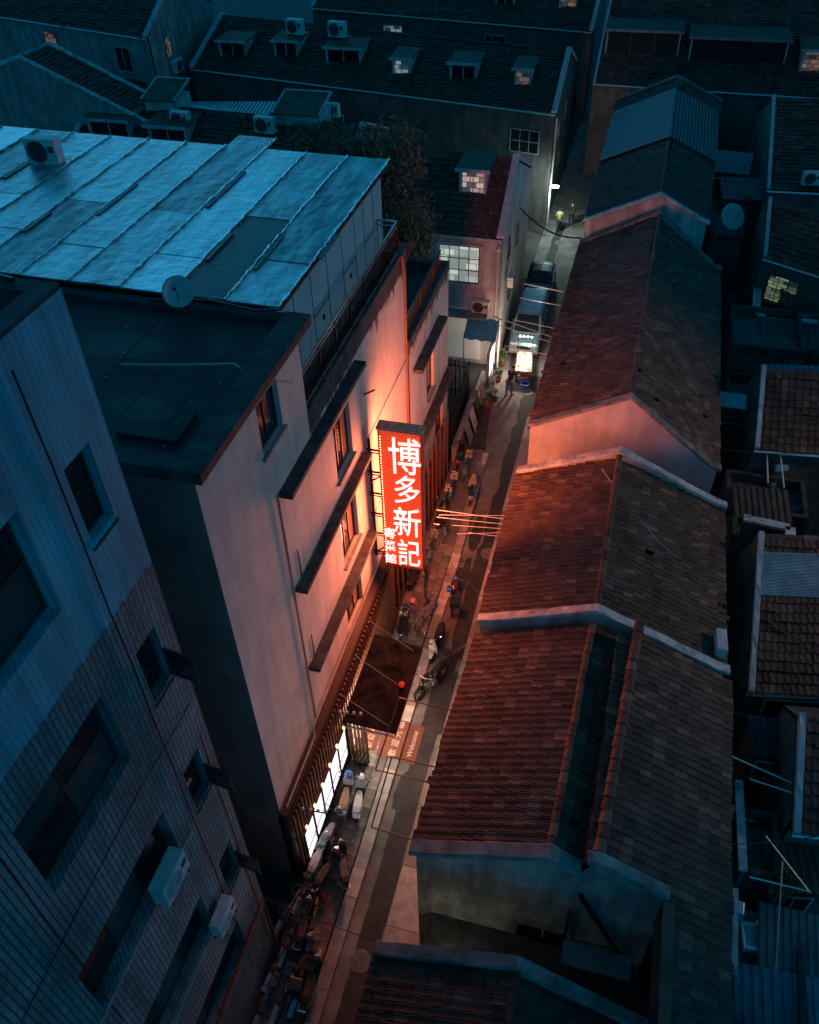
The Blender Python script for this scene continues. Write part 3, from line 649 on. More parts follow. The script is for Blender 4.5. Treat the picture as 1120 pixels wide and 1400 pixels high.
# ================================================================== LEFT TILED BUILDING
def mosaic():
    m = bpy.data.materials.new('small glazed tile cladding'); m.use_nodes = True; N, L = nodes_of(m); b = N['Principled BSDF']
    tc = N.new('ShaderNodeTexCoord'); s = N.new('ShaderNodeSeparateXYZ'); L.new(tc.outputs['Object'], s.inputs[0])
    sm_ = N.new('ShaderNodeMath'); sm_.operation = 'ADD'; L.new(s.outputs[0], sm_.inputs[0]); L.new(s.outputs[1], sm_.inputs[1])
    def joint(src, per, w):
        a = N.new('ShaderNodeMath'); a.operation = 'DIVIDE'; a.inputs[1].default_value = per; L.new(src, a.inputs[0])
        f = N.new('ShaderNodeMath'); f.operation = 'FRACT'; L.new(a.outputs[0], f.inputs[0])
        c = N.new('ShaderNodeMath'); c.operation = 'LESS_THAN'; c.inputs[1].default_value = w; L.new(f.outputs[0], c.inputs[0]); return c.outputs[0], a.outputs[0]
    jv, cv = joint(sm_.outputs[0], .115, .22); jh, ch = joint(s.outputs[2], .062, .16)
    fl1 = N.new('ShaderNodeMath'); fl1.operation = 'FLOOR'; L.new(cv, fl1.inputs[0]); fl2 = N.new('ShaderNodeMath'); fl2.operation = 'FLOOR'; L.new(ch, fl2.inputs[0])
    cb = N.new('ShaderNodeCombineXYZ'); L.new(fl1.outputs[0], cb.inputs[0]); L.new(fl2.outputs[0], cb.inputs[1]); wn = N.new('ShaderNodeTexWhiteNoise'); L.new(cb.outputs[0], wn.inputs['Vector'])
    n = N.new('ShaderNodeTexNoise'); n.inputs['Scale'].default_value = .7; n.inputs['Detail'].default_value = 8; L.new(tc.outputs['Object'], n.inputs[0])
    mr = N.new('ShaderNodeMapRange'); mr.inputs[3].default_value = .7; mr.inputs[4].default_value = 1.1; L.new(wn.outputs['Value'], mr.inputs[0])
    r = N.new('ShaderNodeValToRGB'); r.color_ramp.elements[0].position = .35; r.color_ramp.elements[1].position = .65; r.color_ramp.elements[0].color = (.16, .19, .20, 1); r.color_ramp.elements[1].color = (.27, .31, .325, 1); L.new(n.outputs['Fac'], r.inputs[0])
    mx = N.new('ShaderNodeMix'); mx.data_type = 'RGBA'; mx.blend_type = 'MULTIPLY'; mx.inputs[0].default_value = 1; L.new(r.outputs[0], mx.inputs[6]); L.new(mr.outputs[0], mx.inputs[7])
    jm = N.new('ShaderNodeMath'); jm.operation = 'MULTIPLY_ADD'; jm.inputs[1].default_value = .4; L.new(jh, jm.inputs[0]); L.new(jv, jm.inputs[2]); jc = N.new('ShaderNodeClamp'); L.new(jm.outputs[0], jc.inputs[0])
    mq = N.new('ShaderNodeMapping'); mq.inputs['Scale'].default_value = (1.6, 1.6, .18); L.new(tc.outputs['Object'], mq.inputs[0]); nq = N.new('ShaderNodeTexNoise'); nq.inputs['Scale'].default_value = 1.5; nq.inputs['Detail'].default_value = 7; L.new(mq.outputs[0], nq.inputs[0])
    rq = N.new('ShaderNodeValToRGB'); rq.color_ramp.elements[0].position = .38; rq.color_ramp.elements[1].position = .6; rq.color_ramp.elements[0].color = (.7, .69, .67, 1); rq.color_ramp.elements[1].color = (1, 1, 1, 1); L.new(nq.outputs['Fac'], rq.inputs[0])
    ms = N.new('ShaderNodeMix'); ms.data_type = 'RGBA'; ms.blend_type = 'MULTIPLY'; ms.inputs[0].default_value = 1; L.new(mx.outputs[2], ms.inputs[6]); L.new(rq.outputs[0], ms.inputs[7]); mx = ms
    m2 = N.new('ShaderNodeMix'); m2.data_type = 'RGBA'; m2.inputs[7].default_value = (.06, .06, .062, 1); L.new(jc.outputs[0], m2.inputs[0]); L.new(mx.outputs[2], m2.inputs[6])
    # the top storeys are painted over in blue; the paint ends in a stepped edge between tiles
    stp = N.new('ShaderNodeMath'); stp.operation = 'MULTIPLY_ADD'; stp.inputs[1].default_value = .07; L.new(wn.outputs['Value'], stp.inputs[0]); L.new(s.outputs[2], stp.inputs[2])
    gt = N.new('ShaderNodeMath'); gt.operation = 'GREATER_THAN'; gt.inputs[1].default_value = 16.9; L.new(stp.outputs[0], gt.inputs[0])
    pr = N.new('ShaderNodeValToRGB'); pr.color_ramp.elements[0].position = .3; pr.color_ramp.elements[1].position = .7; pr.color_ramp.elements[0].color = (.10, .34, .42, 1); pr.color_ramp.elements[1].color = (.16, .50, .60, 1); L.new(n.outputs['Fac'], pr.inputs[0])
    pj = N.new('ShaderNodeMix'); pj.data_type = 'RGBA'; pj.blend_type = 'MULTIPLY'; pj.inputs[7].default_value = (.72, .72, .72, 1); L.new(jc.outputs[0], pj.inputs[0]); L.new(pr.outputs[0], pj.inputs[6])
    ps = N.new('ShaderNodeMix'); ps.data_type = 'RGBA'; ps.blend_type = 'MULTIPLY'; ps.inputs[0].default_value = 1; L.new(pj.outputs[2], ps.inputs[6]); L.new(rq.outputs[0], ps.inputs[7])
    fn_ = N.new('ShaderNodeMix'); fn_.data_type = 'RGBA'; L.new(gt.outputs[0], fn_.inputs[0]); L.new(m2.outputs[2], fn_.inputs[6]); L.new(ps.outputs[2], fn_.inputs[7]); L.new(fn_.outputs[2], b.inputs['Base Color'])
    iv = N.new('ShaderNodeMath'); iv.operation = 'SUBTRACT'; iv.inputs[0].default_value = 1; L.new(jc.outputs[0], iv.inputs[1])
    bp = N.new('ShaderNodeBump'); bp.inputs['Strength'].default_value = .25; bp.inputs['Distance'].default_value = .005; L.new(iv.outputs[0], bp.inputs['Height']); L.new(bp.outputs[0], b.inputs['Normal'])
    b.inputs['Roughness'].default_value = .75; b.inputs['Specular IOR Level'].default_value = .15
    return m
M_MOSAIC = mosaic()
XL = -7.0; YL = 8.42; ZL = 21.9
FL = Frame3((XL, 0, 0), (0, 1, 0), (0, 0, 1), (1, 0, 0))
lb = thing('tiled_building', 'tall block clad in narrow grey glazed tiles with deep dark windows and air conditioners', 'building', (XL, 5, 0))
small = [(7.3, 7.95, z, z+1.4) for z in (18.35, 14.3, 10.4, 6.4)]
big = [(3.9, 6.3, z, z+1.9) for z in (18.0, 14.05)]+[(3.4, 6.45, z, z+1.5) for z in (10.4, 6.6)]+[(2.0, 7.2, 3.4, 4.9)]
m = MB(); wall_open(m, FL, -6, YL, 0, ZL, small+big, .3); wall_open(m, Frame3((XL, YL, 0), (-1, 0, 0), (0, 0, 1), (0, 1, 0)), 0, 16, 0, ZL, [], .2); m.build('wall', M_MOSAIC, lb)
m = MB(); m.box(XL-.3, XL-.004, -6, YL-.004, ZL-.9, ZL+.08); m.box(-23, XL-.3, YL-.3, YL-.004, ZL-.9, ZL+.08); m.build('parapet', M_CONC_D, lb)
m = MB(); m.box(-23, XL-.3, -6, YL-.3, ZL-1.0, ZL-.75); m.build('roof_slab', M_BITUMEN, lb)
for w in small: window(lb, FL, *w, cols=1, rows=2, fm=M_FRAME_D, pm=M_GLASS, depth=.2, fw=.05)
for i, w in enumerate(big): window(lb, FL, *w, cols=2 if i < 2 else 3, rows=2 if i < 2 else 1, fm=M_FRAME_D, pm=[M_GLASS, glass_mat('curtain glass', (.05, .055, .06))], depth=.26, fw=.07)
for z in (12.2, 8.4, 5.1):
    k = MB(); k.box(XL+.001, XL+.07, -4, 6.9, z-1.95, z-1.85); k.build('sill_band', M_CONC, lb)
# open casements hanging out of the small windows
for z in (14.3, 10.4, 6.4):
    k = MB(); F2 = Frame3((XL, 7.95, z), Vector((.72, -.1, 0)).normalized(), (0, 0, 1), (.14, 1, 0)); fbox(k, F2, 0, .62, .7, .75, 0, .04); fbox(k, F2, 0, .62, 0, .05, 0, .04); fbox(k, F2, 0, .05, .05, .7, 0, .04); fbox(k, F2, .57, .62, .05, .7, 0, .04); c = k.build('casement', M_FRAME_D, lb)
    j = MB(); fbox(j, F2, .05, .57, .05, .7, .012, .02); j.build('pane', M_GLASS, c, True)
k = MB(); k.tube([(XL+.08, 8.25, .2), (XL+.08, 8.25, 3.6), (XL+.08, 2, 3.3)], .06, 6); k.build('drain_pipe', mat('rusty pipe', (.16, .07, .04), .7, .4, 6), lb)
for (a, b, c) in (((-8.2, 7.9, ZL+.08), (-12, 7.6, ZL+.1), 0), ((-9, 5, ZL-.6), (-12, 7, ZL-.5), 0)):
    k = MB(); k.tube([a, b], .03, 5); k.build('roof_pipe', M_STEEL, lb)
k = MB(); k.tube([(-23, YL-.1, ZL+.25), (-8.5, YL-.1, ZL+.25), (-7.6, YL-.1, ZL+.1)], .035, 5); k.build('roof_pipe', M_DARKMETAL, lb)

# wear and services on the tiled wall
for z0, z1, y in ((2, 21.5, 7.1), (9.2, 17.9, 3.55), (0.5, 12, 8.1)):
    k = MB(); k.tube([(XL+.03, y+.02*math.sin(z*1.7), z) for z in np.linspace(z0, z1, 14)], .014, 5); k.build('wall_cable', M_BLACK, lb)
k = MB(); k.tube([(XL+.03, -2, 13.2), (XL+.05, 2, 13.05), (XL+.04, 6, 13.25), (XL+.03, 8.2, 13.1)], .012, 5); k.build('wall_cable', M_BLACK, lb)
M_CURT = mat('faded curtain', (.16, .15, .14), .9, .3, 5)
for (u0, u1, v0, v1), side in zip(big[:4], (0, 1, 0, 1)):
    k = MB(); n = 14; a, b = (u0+.1, u0+.9) if side else (u1-1.0, u1-.1)
    k.v = [(XL-.33+.03*(i % 2), a+(b-a)*i/n, z) for z in (v0+.1, v1-.1) for i in range(n+1)]; k.f = [(i, i+1, n+2+i, n+1+i) for i in range(n)]; k.build('curtain', M_CURT, lb)
for z, y in ((14.2, 7.3), (10.3, 7.3), (18.25, 7.3), (6.3, 7.3)):
    k = MB(); k.box(XL+.002, XL+.03, y-.03, y+.69, z-.04, z+.0); k.build('small_sill', M_CONC_D, lb)
# the black flat roof: felt laps, grit, a low kerb, a drain and a few leftovers
for i in range(7):
    x = -8.4-i*1.05; k = MB(); k.box(x-.03, x+.03, 10.8, 15.95, 17.021, 17.026+.002*(i % 3)); k.build('felt_lap', M_BITUMEN, rb)
for i, (x, y, rx, ry) in enumerate(((-9.2, 12.2, .7, .4), (-10.8, 14.3, 1.0, .6), (-8.6, 14.8, .4, .5), (-12, 12.4, .8, .7))):
    n = 18; k = MB(); k.poly([(x+rx*(1+random.uniform(-.25, .25))*math.cos(q*2*math.pi/n), y+ry*(1+random.uniform(-.25, .25))*math.sin(q*2*math.pi/n), 17.0235+.0012*i) for q in range(n)]); k.build('roof_stain', mat('wet roof patch', (.022, .023, .024), .6, .3, 3, spec=.3), rb)
k = MB(); k.box(-9.2, -7.9, 11.25, 11.4, 17.02, 17.12); k.box(-8.05, -7.9, 11.4, 12.2, 17.02, 17.12); k.build('roof_batten', M_CONC_D, rb)
k = MB()
for i in range(40):
    x, y = random.uniform(-13, -7.7), random.uniform(10.9, 15.8); s_ = random.uniform(.006, .016); k.box(x-s_, x+s_, y-s_, y+s_, 17.021, 17.03+s_)
o = k.build('roof_grit', M_PIPE, rb); o['kind'] = 'stuff'
k = MB(); k.tube([(-11, 16.1, 17.2), (-9.4, 16.15, 17.35), (-8.2, 16.1, 17.25), (-7.6, 16.2, 17.3)], .03, 5); k.build('roof_cable', M_BLACK, rb)

# ================================================================== ROW HOUSES ALONG THE LANE
def coping(parent, pts, w=.34, h=.13, mt=None, along=(0, 1, 0)):
    """mitred cap following a roof edge; pts run along its top centre line"""
    A = Vector(along).normalized()*w/2; m = MB(); n = len(pts); pts = [Vector(p) for p in pts]
    rings = []
    fine = []
    for p, q in zip(pts[:-1], pts[1:]):
        c_ = max(1, int((q-p).length/.3)); fine += [p.lerp(q, i/c_) for i in range(c_)]
    fine.append(pts[-1])
    for i, p in enumerate(fine):
        j = [random.gauss(0, .012) for _ in range(4)]; dz = Vector((0, 0, h)); A1 = A*(1+j[0]); A2 = A*(1+j[1]*2); u1, u2 = Vector((0, 0, j[2])), Vector((0, 0, j[3]))
        if random.random() < .06: u1 = u1-Vector((0, 0, .03)); A1 = A1*.86
        rings.append([p-A1-dz, p+A2-dz, p+A2*.94+u1-Vector((0, 0, .02)), p+A2*.8+u2, p-A1*.8+u1, p-A1*.94+u2-Vector((0, 0, .02))])
    m.loft(rings); return m.build('coping', mt or M_COPING, parent)
def gable_house(name, label, ends, walls, singles=0, singles_r=0, dark=False, copings=(True, True), tw=.21, group=None, over=.0):
    """ends: two (y, xl, zl, xm, zm, xr, zr) cross sections, near then far; ridge along the lane"""
    (y0, xl0, zl0, xm0, zm0, xr0, zr0), (y1, xl1, zl1, xm1, zm1, xr1, zr1) = ends
    h = thing(name, label, 'house', ((xl0+xr0)/2, y0, 0), group=group)
    if singles is not None: roof(h, (xl0, y0+.18, zl0), (xl1, y1-.18, zl1), (xm1, y1-.18, zm1), (xm0, y0+.18, zm0), tw=tw, singles=singles, dark=dark)
    roof(h, (xr0, y0+.18, zr0), (xr1, y1-.18, zr1), (xm1, y1-.18, zm1), (xm0, y0+.18, zm0), tw=tw, singles=singles_r, dark=dark)
    ridge(h, (xm0, y0+.2, zm0+.07), (xm1, y1-.2, zm1+.07), dark=dark)
    wl = MB(); t = .15
    wl.hexa([(xl0+t, y0+.2, 0), (xl0+t+.2, y0+.2, 0), (xl1+t+.2, y1-.2, 0), (xl1+t, y1-.2, 0), (xl0+t, y0+.2, zl0-.1), (xl0+t+.2, y0+.2, zl0-.05), (xl1+t+.2, y1-.2, zl1-.05), (xl1+t, y1-.2, zl1-.1)]); wl.build('street_wall', walls, h)
    wl = MB(); wl.hexa([(xr0-t-.2, y0+.2, 0), (xr0-t, y0+.2, 0), (xr1-t, y1-.2, 0), (xr1-t-.2, y1-.2, 0), (xr0-t-.2, y0+.2, zr0-.05), (xr0-t, y0+.2, zr0-.1), (xr1-t, y1-.2, zr1-.1), (xr1-t-.2, y1-.2, zr1-.05)]); wl.build('rear_wall', walls, h)
    # windows and doors on the lane side
    L_ = y1-y0; n = max(2, int(L_/2.6)); F = Frame3((xl0+t, 0, 0), ((xl1-xl0)/L_, 1, 0), (0, 0, 1), (-1, 0, 0)); F.o = Vector((xl0+t, y0, 0))
    for i in range(n):
        u = .9+i*(L_-1.8)/n; window(h, F, u, u+1.0, 3.3, 4.8, cols=2, pm=M_GLASS, depth=-.01, fw=.06); window(h, F, u, u+1.0, .1, 2.3, cols=2, fm=M_WOOD, pm=M_WOOD_D, depth=-.01, fw=.08, name='door')
    # gutter
    k = MB(); k.tube([(xl0-.03, y0+.2, zl0-.06), (xl1-.03, y1-.2, zl1-.06)], .06, 6); k.build('gutter', M_DARKMETAL, h)
    k = MB(); k.tube([(xr0+.03, y0+.2, zr0-.06), (xr1+.03, y1-.2, zr1-.06)], .06, 6); k.build('gutter', M_DARKMETAL, h)
    for far, (y, xl, zl, xm, zm, xr, zr) in enumerate(ends):
        d = .2 if not far else -.2
        k = MB(); k.prism([(xl+.12, y, 0), (xr-.12, y, 0), (xr-.05, y, zr+.12), (xm, y, zm+.14), (xl+.05, y, zl+.12)] if d > 0 else [(xl+.05, y, zl+.12), (xm, y, zm+.14), (xr-.05, y, zr+.12), (xr-.12, y, 0), (xl+.12, y, 0)], (0, d, 0)); k.build('gable_wall', walls, h)
        if copings[far]: coping(h, [(xl-.05, y+d*.5, zl+.3), (xl+.3, y+d*.5, zl+.42), (xm, y+d*.5, zm+.32), (xr-.3, y+d*.5, zr+.42), (xr+.1, y+d*.5, zr+.3)], mt=copings[far] if not isinstance(copings[far], bool) else None)
    return h
RG = 'terraced houses along the lane'
C_DIRTY = mat('dirty coping', (.2, .2, .2), .85, .45, 2.5, .4, 40)
# H2, between its two pale copings
h2 = gable_house('terraced_house', 'red clay tiled house with pale cement copings at both gable ends and an unbroken ridge', [(17.25, -2.79, 6.0, .76, 7.45, 4.85, 5.75), (25.1, -2.8, 6.0, .84, 7.6, 4.85, 5.75)], M_WALL_W, 300, 0, group=RG)
# H3, taller, pink lit gable
h3 = gable_house('terraced_house', 'long red tiled house, its bare gable wall lit pink towards the neon sign', [(27.25, -2.75, 6.5, .93, 8.4, 4.7, 5.6), (44.6, -2.62, 6.4, 1.28, 8.4, 4.85, 5.6)], mat('gable whitewash', (.50, .48, .48), .9, .2, .8, .3, 40, streak=.15), 300, 0, copings=(C_DIRTY, C_DIRTY), group=RG)
# H4
h4 = gable_house('terraced_house', 'brown tiled house with a blue grey sheet patch on its roof beside the lane lamp', [(45.2, -2.6, 7.3, 1.18, 9.0, 3.8, 7.7), (66.5, -2.5, 7.3, 1.4, 9.0, 4.6, 7.6)], M_WALL_W, 0, 0, dark=True, copings=(True, C_DIRTY), tw=.25, group=RG)
# blue sheet laid on H4's far half
E0, E1, R1_, R0_ = Vector((-2.6, 54.0, 7.55)), Vector((-2.55, 63.5, 7.55)), Vector((1.36, 63.5, 9.28)), Vector((1.28, 54.0, 9.25))
k = MB(); n_ = 16
for i in range(n_):
    a, b = E0.lerp(E1, i/n_), E0.lerp(E1, (i+.9)/n_); c, d = R0_.lerp(R1_, (i+.9)/n_), R0_.lerp(R1_, i/n_); k.hexa([a, b, c, d, a+Vector((0, 0, .05)), b+Vector((0, 0, .03)), c+Vector((0, 0, .03)), d+Vector((0, 0, .05))])
k.build('sheet_patch', mat('dull blue sheet', (.13, .17, .2), .6, .3, 1.5, .2, 20), h4)
for i in range(14):
    t0 = i/14; a, b = Vector((1.34, 54, 9.22)).lerp(Vector((4.4, 54, 7.9)), t0), Vector((1.4, 63.5, 9.22)).lerp(Vector((4.5, 63.5, 7.9)), t0)
    k = MB(); k.bar(a, b, .16, .03); k.build('sheet_rib', M_DARKMETAL, h4)
# H1: main roof and rear roof with a valley between
h1 = thing('terraced_house', 'double pitched clay tiled house with a dark valley gutter and a stained white gable', 'house', (0, 9.6, 0), group=RG)
A0, A1 = (9.6, -3.0, 5.75, .42, 7.2), (17.1, -2.8, 5.75, .70, 7.25)
roof(h1, (A0[1], A0[0]+.15, A0[2]), (A1[1], A1[0]-.1, A1[2]), (A1[3], A1[0]-.1, A1[4]), (A0[3], A0[0]+.15, A0[4]), singles=190)
roof(h1, (1.2, 9.75, 6.75), (1.62, 17.0, 6.75), (A1[3], 17.0, A1[4]), (A0[3], 9.75, A0[4]))
ridge(h1, (A0[3], 9.8, 7.28), (A1[3], 17.0, 7.33))
roof(h1, (1.2, 9.75, 6.75), (1.62, 17.0, 6.75), (2.02, 17.0, 7.6), (1.52, 9.75, 7.5))
def cutb(c): return c.x < 3.35 and c.y < 9.75
roof(h1, (4.75, 5.2, 5.8), (4.95, 17.0, 5.9), (2.02, 17.0, 7.6), (1.22, 5.2, 7.45), singles=110, cut=cutb, base=False)
k = MB(); k.hexa([(1.52, 9.75, 7.1), (4.82, 9.75, 5.46), (4.95, 17, 5.56), (2.02, 17, 7.2), (1.52, 9.75, 7.26), (4.82, 9.75, 5.62), (4.95, 17, 5.67), (2.02, 17, 7.36)]); k.hexa([(3.35, 5.2, 6.3), (4.75, 5.2, 5.65), (4.82, 9.74, 5.66), (3.35, 9.74, 6.38), (3.35, 5.2, 6.31), (4.75, 5.2, 5.66), (4.82, 9.74, 5.67), (3.35, 9.74, 6.39)]); k.build('roof_deck', M_WOOD_D, h1)
ridge(h1, (1.55, 9.9, 7.57), (2.02, 17.1, 7.68), r=.14)
k = MB(); k.hexa([(1.1, 9.8, 6.72), (1.3, 9.8, 6.72), (1.72, 17, 6.72), (1.52, 17, 6.72), (1.1, 9.8, 6.8), (1.3, 9.8, 6.8), (1.72, 17, 6.8), (1.52, 17, 6.8)]); k.build('valley_gutter', M_DARKMETAL, h1)
k = MB(); k.hexa([(-2.85, 9.8, 0), (-2.65, 9.8, 0), (-2.45, 17, 0), (-2.65, 17, 0), (-2.85, 9.8, 5.7), (-2.65, 9.8, 5.75), (-2.45, 17, 5.75), (-2.65, 17, 5.7)]); k.build('street_wall', M_WALL_W, h1)
k = MB(); k.hexa([(4.5, 5.2, 0), (4.7, 5.2, 0), (4.85, 17, 0), (4.65, 17, 0), (4.5, 5.2, 5.7), (4.7, 5.2, 5.7), (4.85, 17, 5.75), (4.65, 17, 5.75)]); k.build('rear_wall', M_WALL_W, h1)
FG = Frame3((0, 9.6, 0), (1, 0, 0), (0, 0, 1), (0, -1, 0))
gw = P(707, 1262, y=9.6), P(772, 1300, y=9.6)
gwh = (gw[0].x, gw[1].x+.05, gw[1].z-.2, gw[0].z)
M_GABLE1 = mat('mouldy whitewash', (.36, .37, .35), .9, .4, .7, .35, 30, streak=.55, col2=(.08, .1, .1))
k = MB(); wall_open(k, FG, -2.8, 3.3, 0, 5.75, [gwh], .2)
k.poly([(-2.9, 9.6, 5.75), (1.2, 9.6, 5.75), (1.2, 9.6, 6.9), (.42, 9.6, 7.36), (-2.9, 9.6, 5.92)]); k.poly([(1.2, 9.6, 5.75), (3.3, 9.6, 5.75), (3.3, 9.6, 6.75), (1.5, 9.6, 7.64), (1.2, 9.6, 6.9)])
k.box(-2.88, -2.6, 9.602, 9.8, 0, 5.8); k.build('gable_wall', M_GABLE1, h1)
window(h1, FG, *gwh, cols=2, rows=1, fm=M_FRAME_W, pm=M_GLASS, sill=.12)
C_TEAL = mat('grey teal coping', (.2, .26, .26), .9, .4, 1.6, .4, 30, col2=(.06, .085, .085))  # darker grey teal tone for the two nearest copings
coping(h1, [(-3.05, 9.68, 6.05), (-2.6, 9.68, 6.15), (.42, 9.68, 7.5), (1.22, 9.68, 7.0)], w=.42, h=.16, mt=C_TEAL)
coping(h1, [(1.3, 9.66, 7.75), (1.55, 9.66, 7.8), (3.3, 9.66, 6.95)], w=.32, h=.18, mt=C_TEAL)
k = MB(); k.box(3.2, 3.4, 6.9, 9.6, 5.2, 6.7); k.build('yard_wall', M_CONC_D, h1)
k = MB(); k.box(3.17, 3.43, 6.8, 9.45, 6.7, 6.8); k.build('coping', T_CLAY, h1)
k = MB(); k.tube([(1.35, 9.55, 5.9), (1.38, 9.53, 5.75), (2.6, 9.5, 3.2)], .07, 6); k.build('drain_pipe', M_DARKMETAL, h1)
k = MB(); k.tube([(1.2, 9.5, 4.9), (1.2, 9.5, 1)], .05, 6); k.build('drain_pipe', M_DARKMETAL, h1)
k = MB(); k.box(1.2, 3.0, 8.9, 9.55, 3.0, 3.07); k.build('yard_canopy', M_CORRU, h1)
k = MB(); k.box(-2.5, 3.2, 7.4, 9.58, 2.3, 2.4); k.build('yard_roof', M_CONC_D, h1)
for i in range(7):    # rubbish and broken tiles caught in the valley
    y = 10.5+i*1.0+random.random()*.4; x = 1.45+(y-9.8)*.058
    k = MB(); k.box(x-.1, x+.1, y, y+.2, 6.82, 6.86+.05*random.random()); k.build('valley_debris', random.choice([M_WHITE, M_BLUEPANEL, M_DARKMETAL]), h1)
# H0, only its far coping and roof show
h0 = gable_house('terraced_house', 'dark tiled house at the lane entrance, its far coping green grey', [(-.5, -3.3, 4.6, .2, 6.1, 3.6, 4.6), (7.55, -3.35, 4.65, .08, 6.05, 3.4, 4.3)], M_WALL_W, 120, 60, dark=True, copings=(False, C_TEAL), group=RG)
# corrugated lean-to on the rear eave of H1
lt_ = thing('lean_to', 'narrow corrugated metal lean-to roof beside the rear eave of the double pitched house', 'lean-to', (5.2, 9, 0))
k = MB(); N_ = 22
a, b, c, d = P(952, 1190, z=5.5), P(980, 1205, z=5.3), P(980, 1330, z=5.3), P(950, 1305, z=5.5)
for i in range(N_):
    f0, f1 = i/N_, (i+.62)/N_; p0, p1, p2, p3 = a.lerp(b, f0), a.lerp(b, f1), d.lerp(c, f1), d.lerp(c, f0); up = Vector((0, 0, .04)); k.hexa([p3, p2, p1, p0, p3+up, p2+up, p1+up, p0+up])
k.hexa([v-Vector((0, 0, .03)) for v in (d, c, b, a)]+[v for v in (d, c, b, a)]); k.build('corrugated_sheet', M_CORRU, lt_)
k = MB(); k.tube([a.lerp(b, .9)-Vector((0, 0, .03)), Vector((b.x, b.y, 0))], .04, 5); k.tube([d.lerp(c, .9)-Vector((0, 0, .03)), Vector((c.x, c.y, 0))], .04, 5); k.build('post', M_DARKMETAL, lt_)

# ================================================================== HOUSES ACROSS (ridge running away from the lane)
def dormer(h, c, w, mt_lid, lit=None, hgt=1.15, cols=2, run=1.6, fm=None):
    """c: base centre of the dormer front; the box runs back into the roof"""
    x, y, z = c; k = MB(); k.box(x-w/2, x-w/2+.1, y, y+run, z-.3, z+hgt); k.box(x+w/2-.1, x+w/2, y, y+run, z-.3, z+hgt); k.box(x-w/2+.1, x+w/2-.1, y+.15, y+run, z-.3, z+.0); d = k.build('dormer', M_WALL_W, h)
    k = MB(); k.hexa([(x-w/2-.18, y-.22, z+hgt), (x+w/2+.18, y-.22, z+hgt), (x+w/2+.18, y+run+.2, z+hgt+.1), (x-w/2-.18, y+run+.2, z+hgt+.1), (x-w/2-.18, y-.22, z+hgt+.09), (x+w/2+.18, y-.22, z+hgt+.09), (x+w/2+.18, y+run+.2, z+hgt+.19), (x-w/2-.18, y+run+.2, z+hgt+.19)]); k.build('dormer_roof', T_DARK, d, True)
    k = MB(); k.box(x-w/2-.2, x+w/2+.2, y-.3, y-.222, z+hgt-.04, z+hgt+.13); k.build('dormer_fascia', mt_lid, d, True)
    F = Frame3((x, y, z), (1, 0, 0), (0, 0, 1), (0, -1, 0)); fw_ = .06; pmx = lit or M_GLASS; fm = fm or M_FRAME_W
    k = MB(); a, b, c0, c1 = -w/2+.1, w/2-.1, 0, hgt
    fbox(k, F, a, a+fw_, c0, c1, -.13, -.05); fbox(k, F, b-fw_, b, c0, c1, -.13, -.05); fbox(k, F, a+fw_, b-fw_, c0, c0+fw_, -.13, -.05); fbox(k, F, a+fw_, b-fw_, c1-fw_, c1, -.13, -.05)
    for i in range(1, cols): u = a+(b-a)*i/cols; fbox(k, F, u-.025, u+.025, c0+fw_, c1-fw_, -.12, -.06)
    k.build('window_frame', fm, d, True)
    for i in range(cols):
        k = MB(); u0, u1 = a+(b-a)*i/cols+.03, a+(b-a)*(i+1)/cols-.03; fbox(k, F, u0, u1, c0+.05, c1-.05, -.1, -.09); k.build('pane', pmx, d, True)
    return d
def cross_house(name, label, L, R, ze, zr, wall=None, singles=0, dark=True, back=6.0, tw=.25, cop=(True, True), group=None, ridge_on=True, copw=.4):
    """L,R = (x, y_eave, y_ridge) at the two gable ends; front slope looks back down the lane"""
    h = thing(name, label, 'house', (R[0], R[1], 0), group=group); wall = wall or M_PLASTER_S
    E0, E1, R0, R1 = Vector((L[0], L[1], ze)), Vector((R[0], R[1], ze)), Vector((L[0], L[2], zr)), Vector((R[0], R[2], zr))
    roof(h, E0, E1, R1, R0, tw=tw, singles=singles, dark=dark)
    bl, br = Vector((L[0], L[2]+back, ze)), Vector((R[0], R[2]+back, ze))
    k = MB(); k.hexa([bl, br, R1-Vector((0, 0, .1)), R0-Vector((0, 0, .1)), bl+Vector((0, 0, .12)), br+Vector((0, 0, .12)), R1, R0]); k.build('rear_slope', T_DARK, h)
    if ridge_on: ridge(h, R0+Vector((0, 0, .06)), R1+Vector((0, 0, .06)), dark=dark, l=.5)
    o_ = .18
    k = MB(); k.hexa([(L[0], L[1]+o_, 0), (R[0], R[1]+o_, 0), (R[0], R[1]+o_+.2, 0), (L[0], L[1]+o_+.2, 0), (L[0], L[1]+o_, ze-.06), (R[0], R[1]+o_, ze-.06), (R[0], R[1]+o_+.2, ze+.0), (L[0], L[1]+o_+.2, ze+.0)]); k.build('front_wall', wall, h)
    for e, s, on in ((L, 1, cop[0]), (R, -1, cop[1])):
        pts = [(e[0], e[1]+o_, 0), (e[0], e[2]+back, 0), (e[0], e[2]+back, ze+.1), (e[0], e[2], zr+.14), (e[0], e[1]+o_, ze+.1)]
        if s < 0: pts = pts[::-1]
        k = MB(); k.prism(pts, (.22*s, 0, 0)); k.build('gable_wall', wall, h)
        if on: coping(h, [(e[0]+.08*s, e[1]-.1, ze+.25), (e[0]+.08*s, e[2], zr+.32)]+([(e[0]+.08*s, e[2]+back*.97, ze+.35)] if copw > .3 else []), w=copw, h=.14, along=(1, 0, 0), mt=mat('blue grey coping', (.42, .44, .45), .7, .2, 2, .3, 30))
    k = MB(); k.tube([E0+Vector((0, -.05, -.05)), E1+Vector((0, -.05, -.05))], .08, 6); k.build('gutter', M_ALU, h)
    return h, (E0, E1, R0, R1)
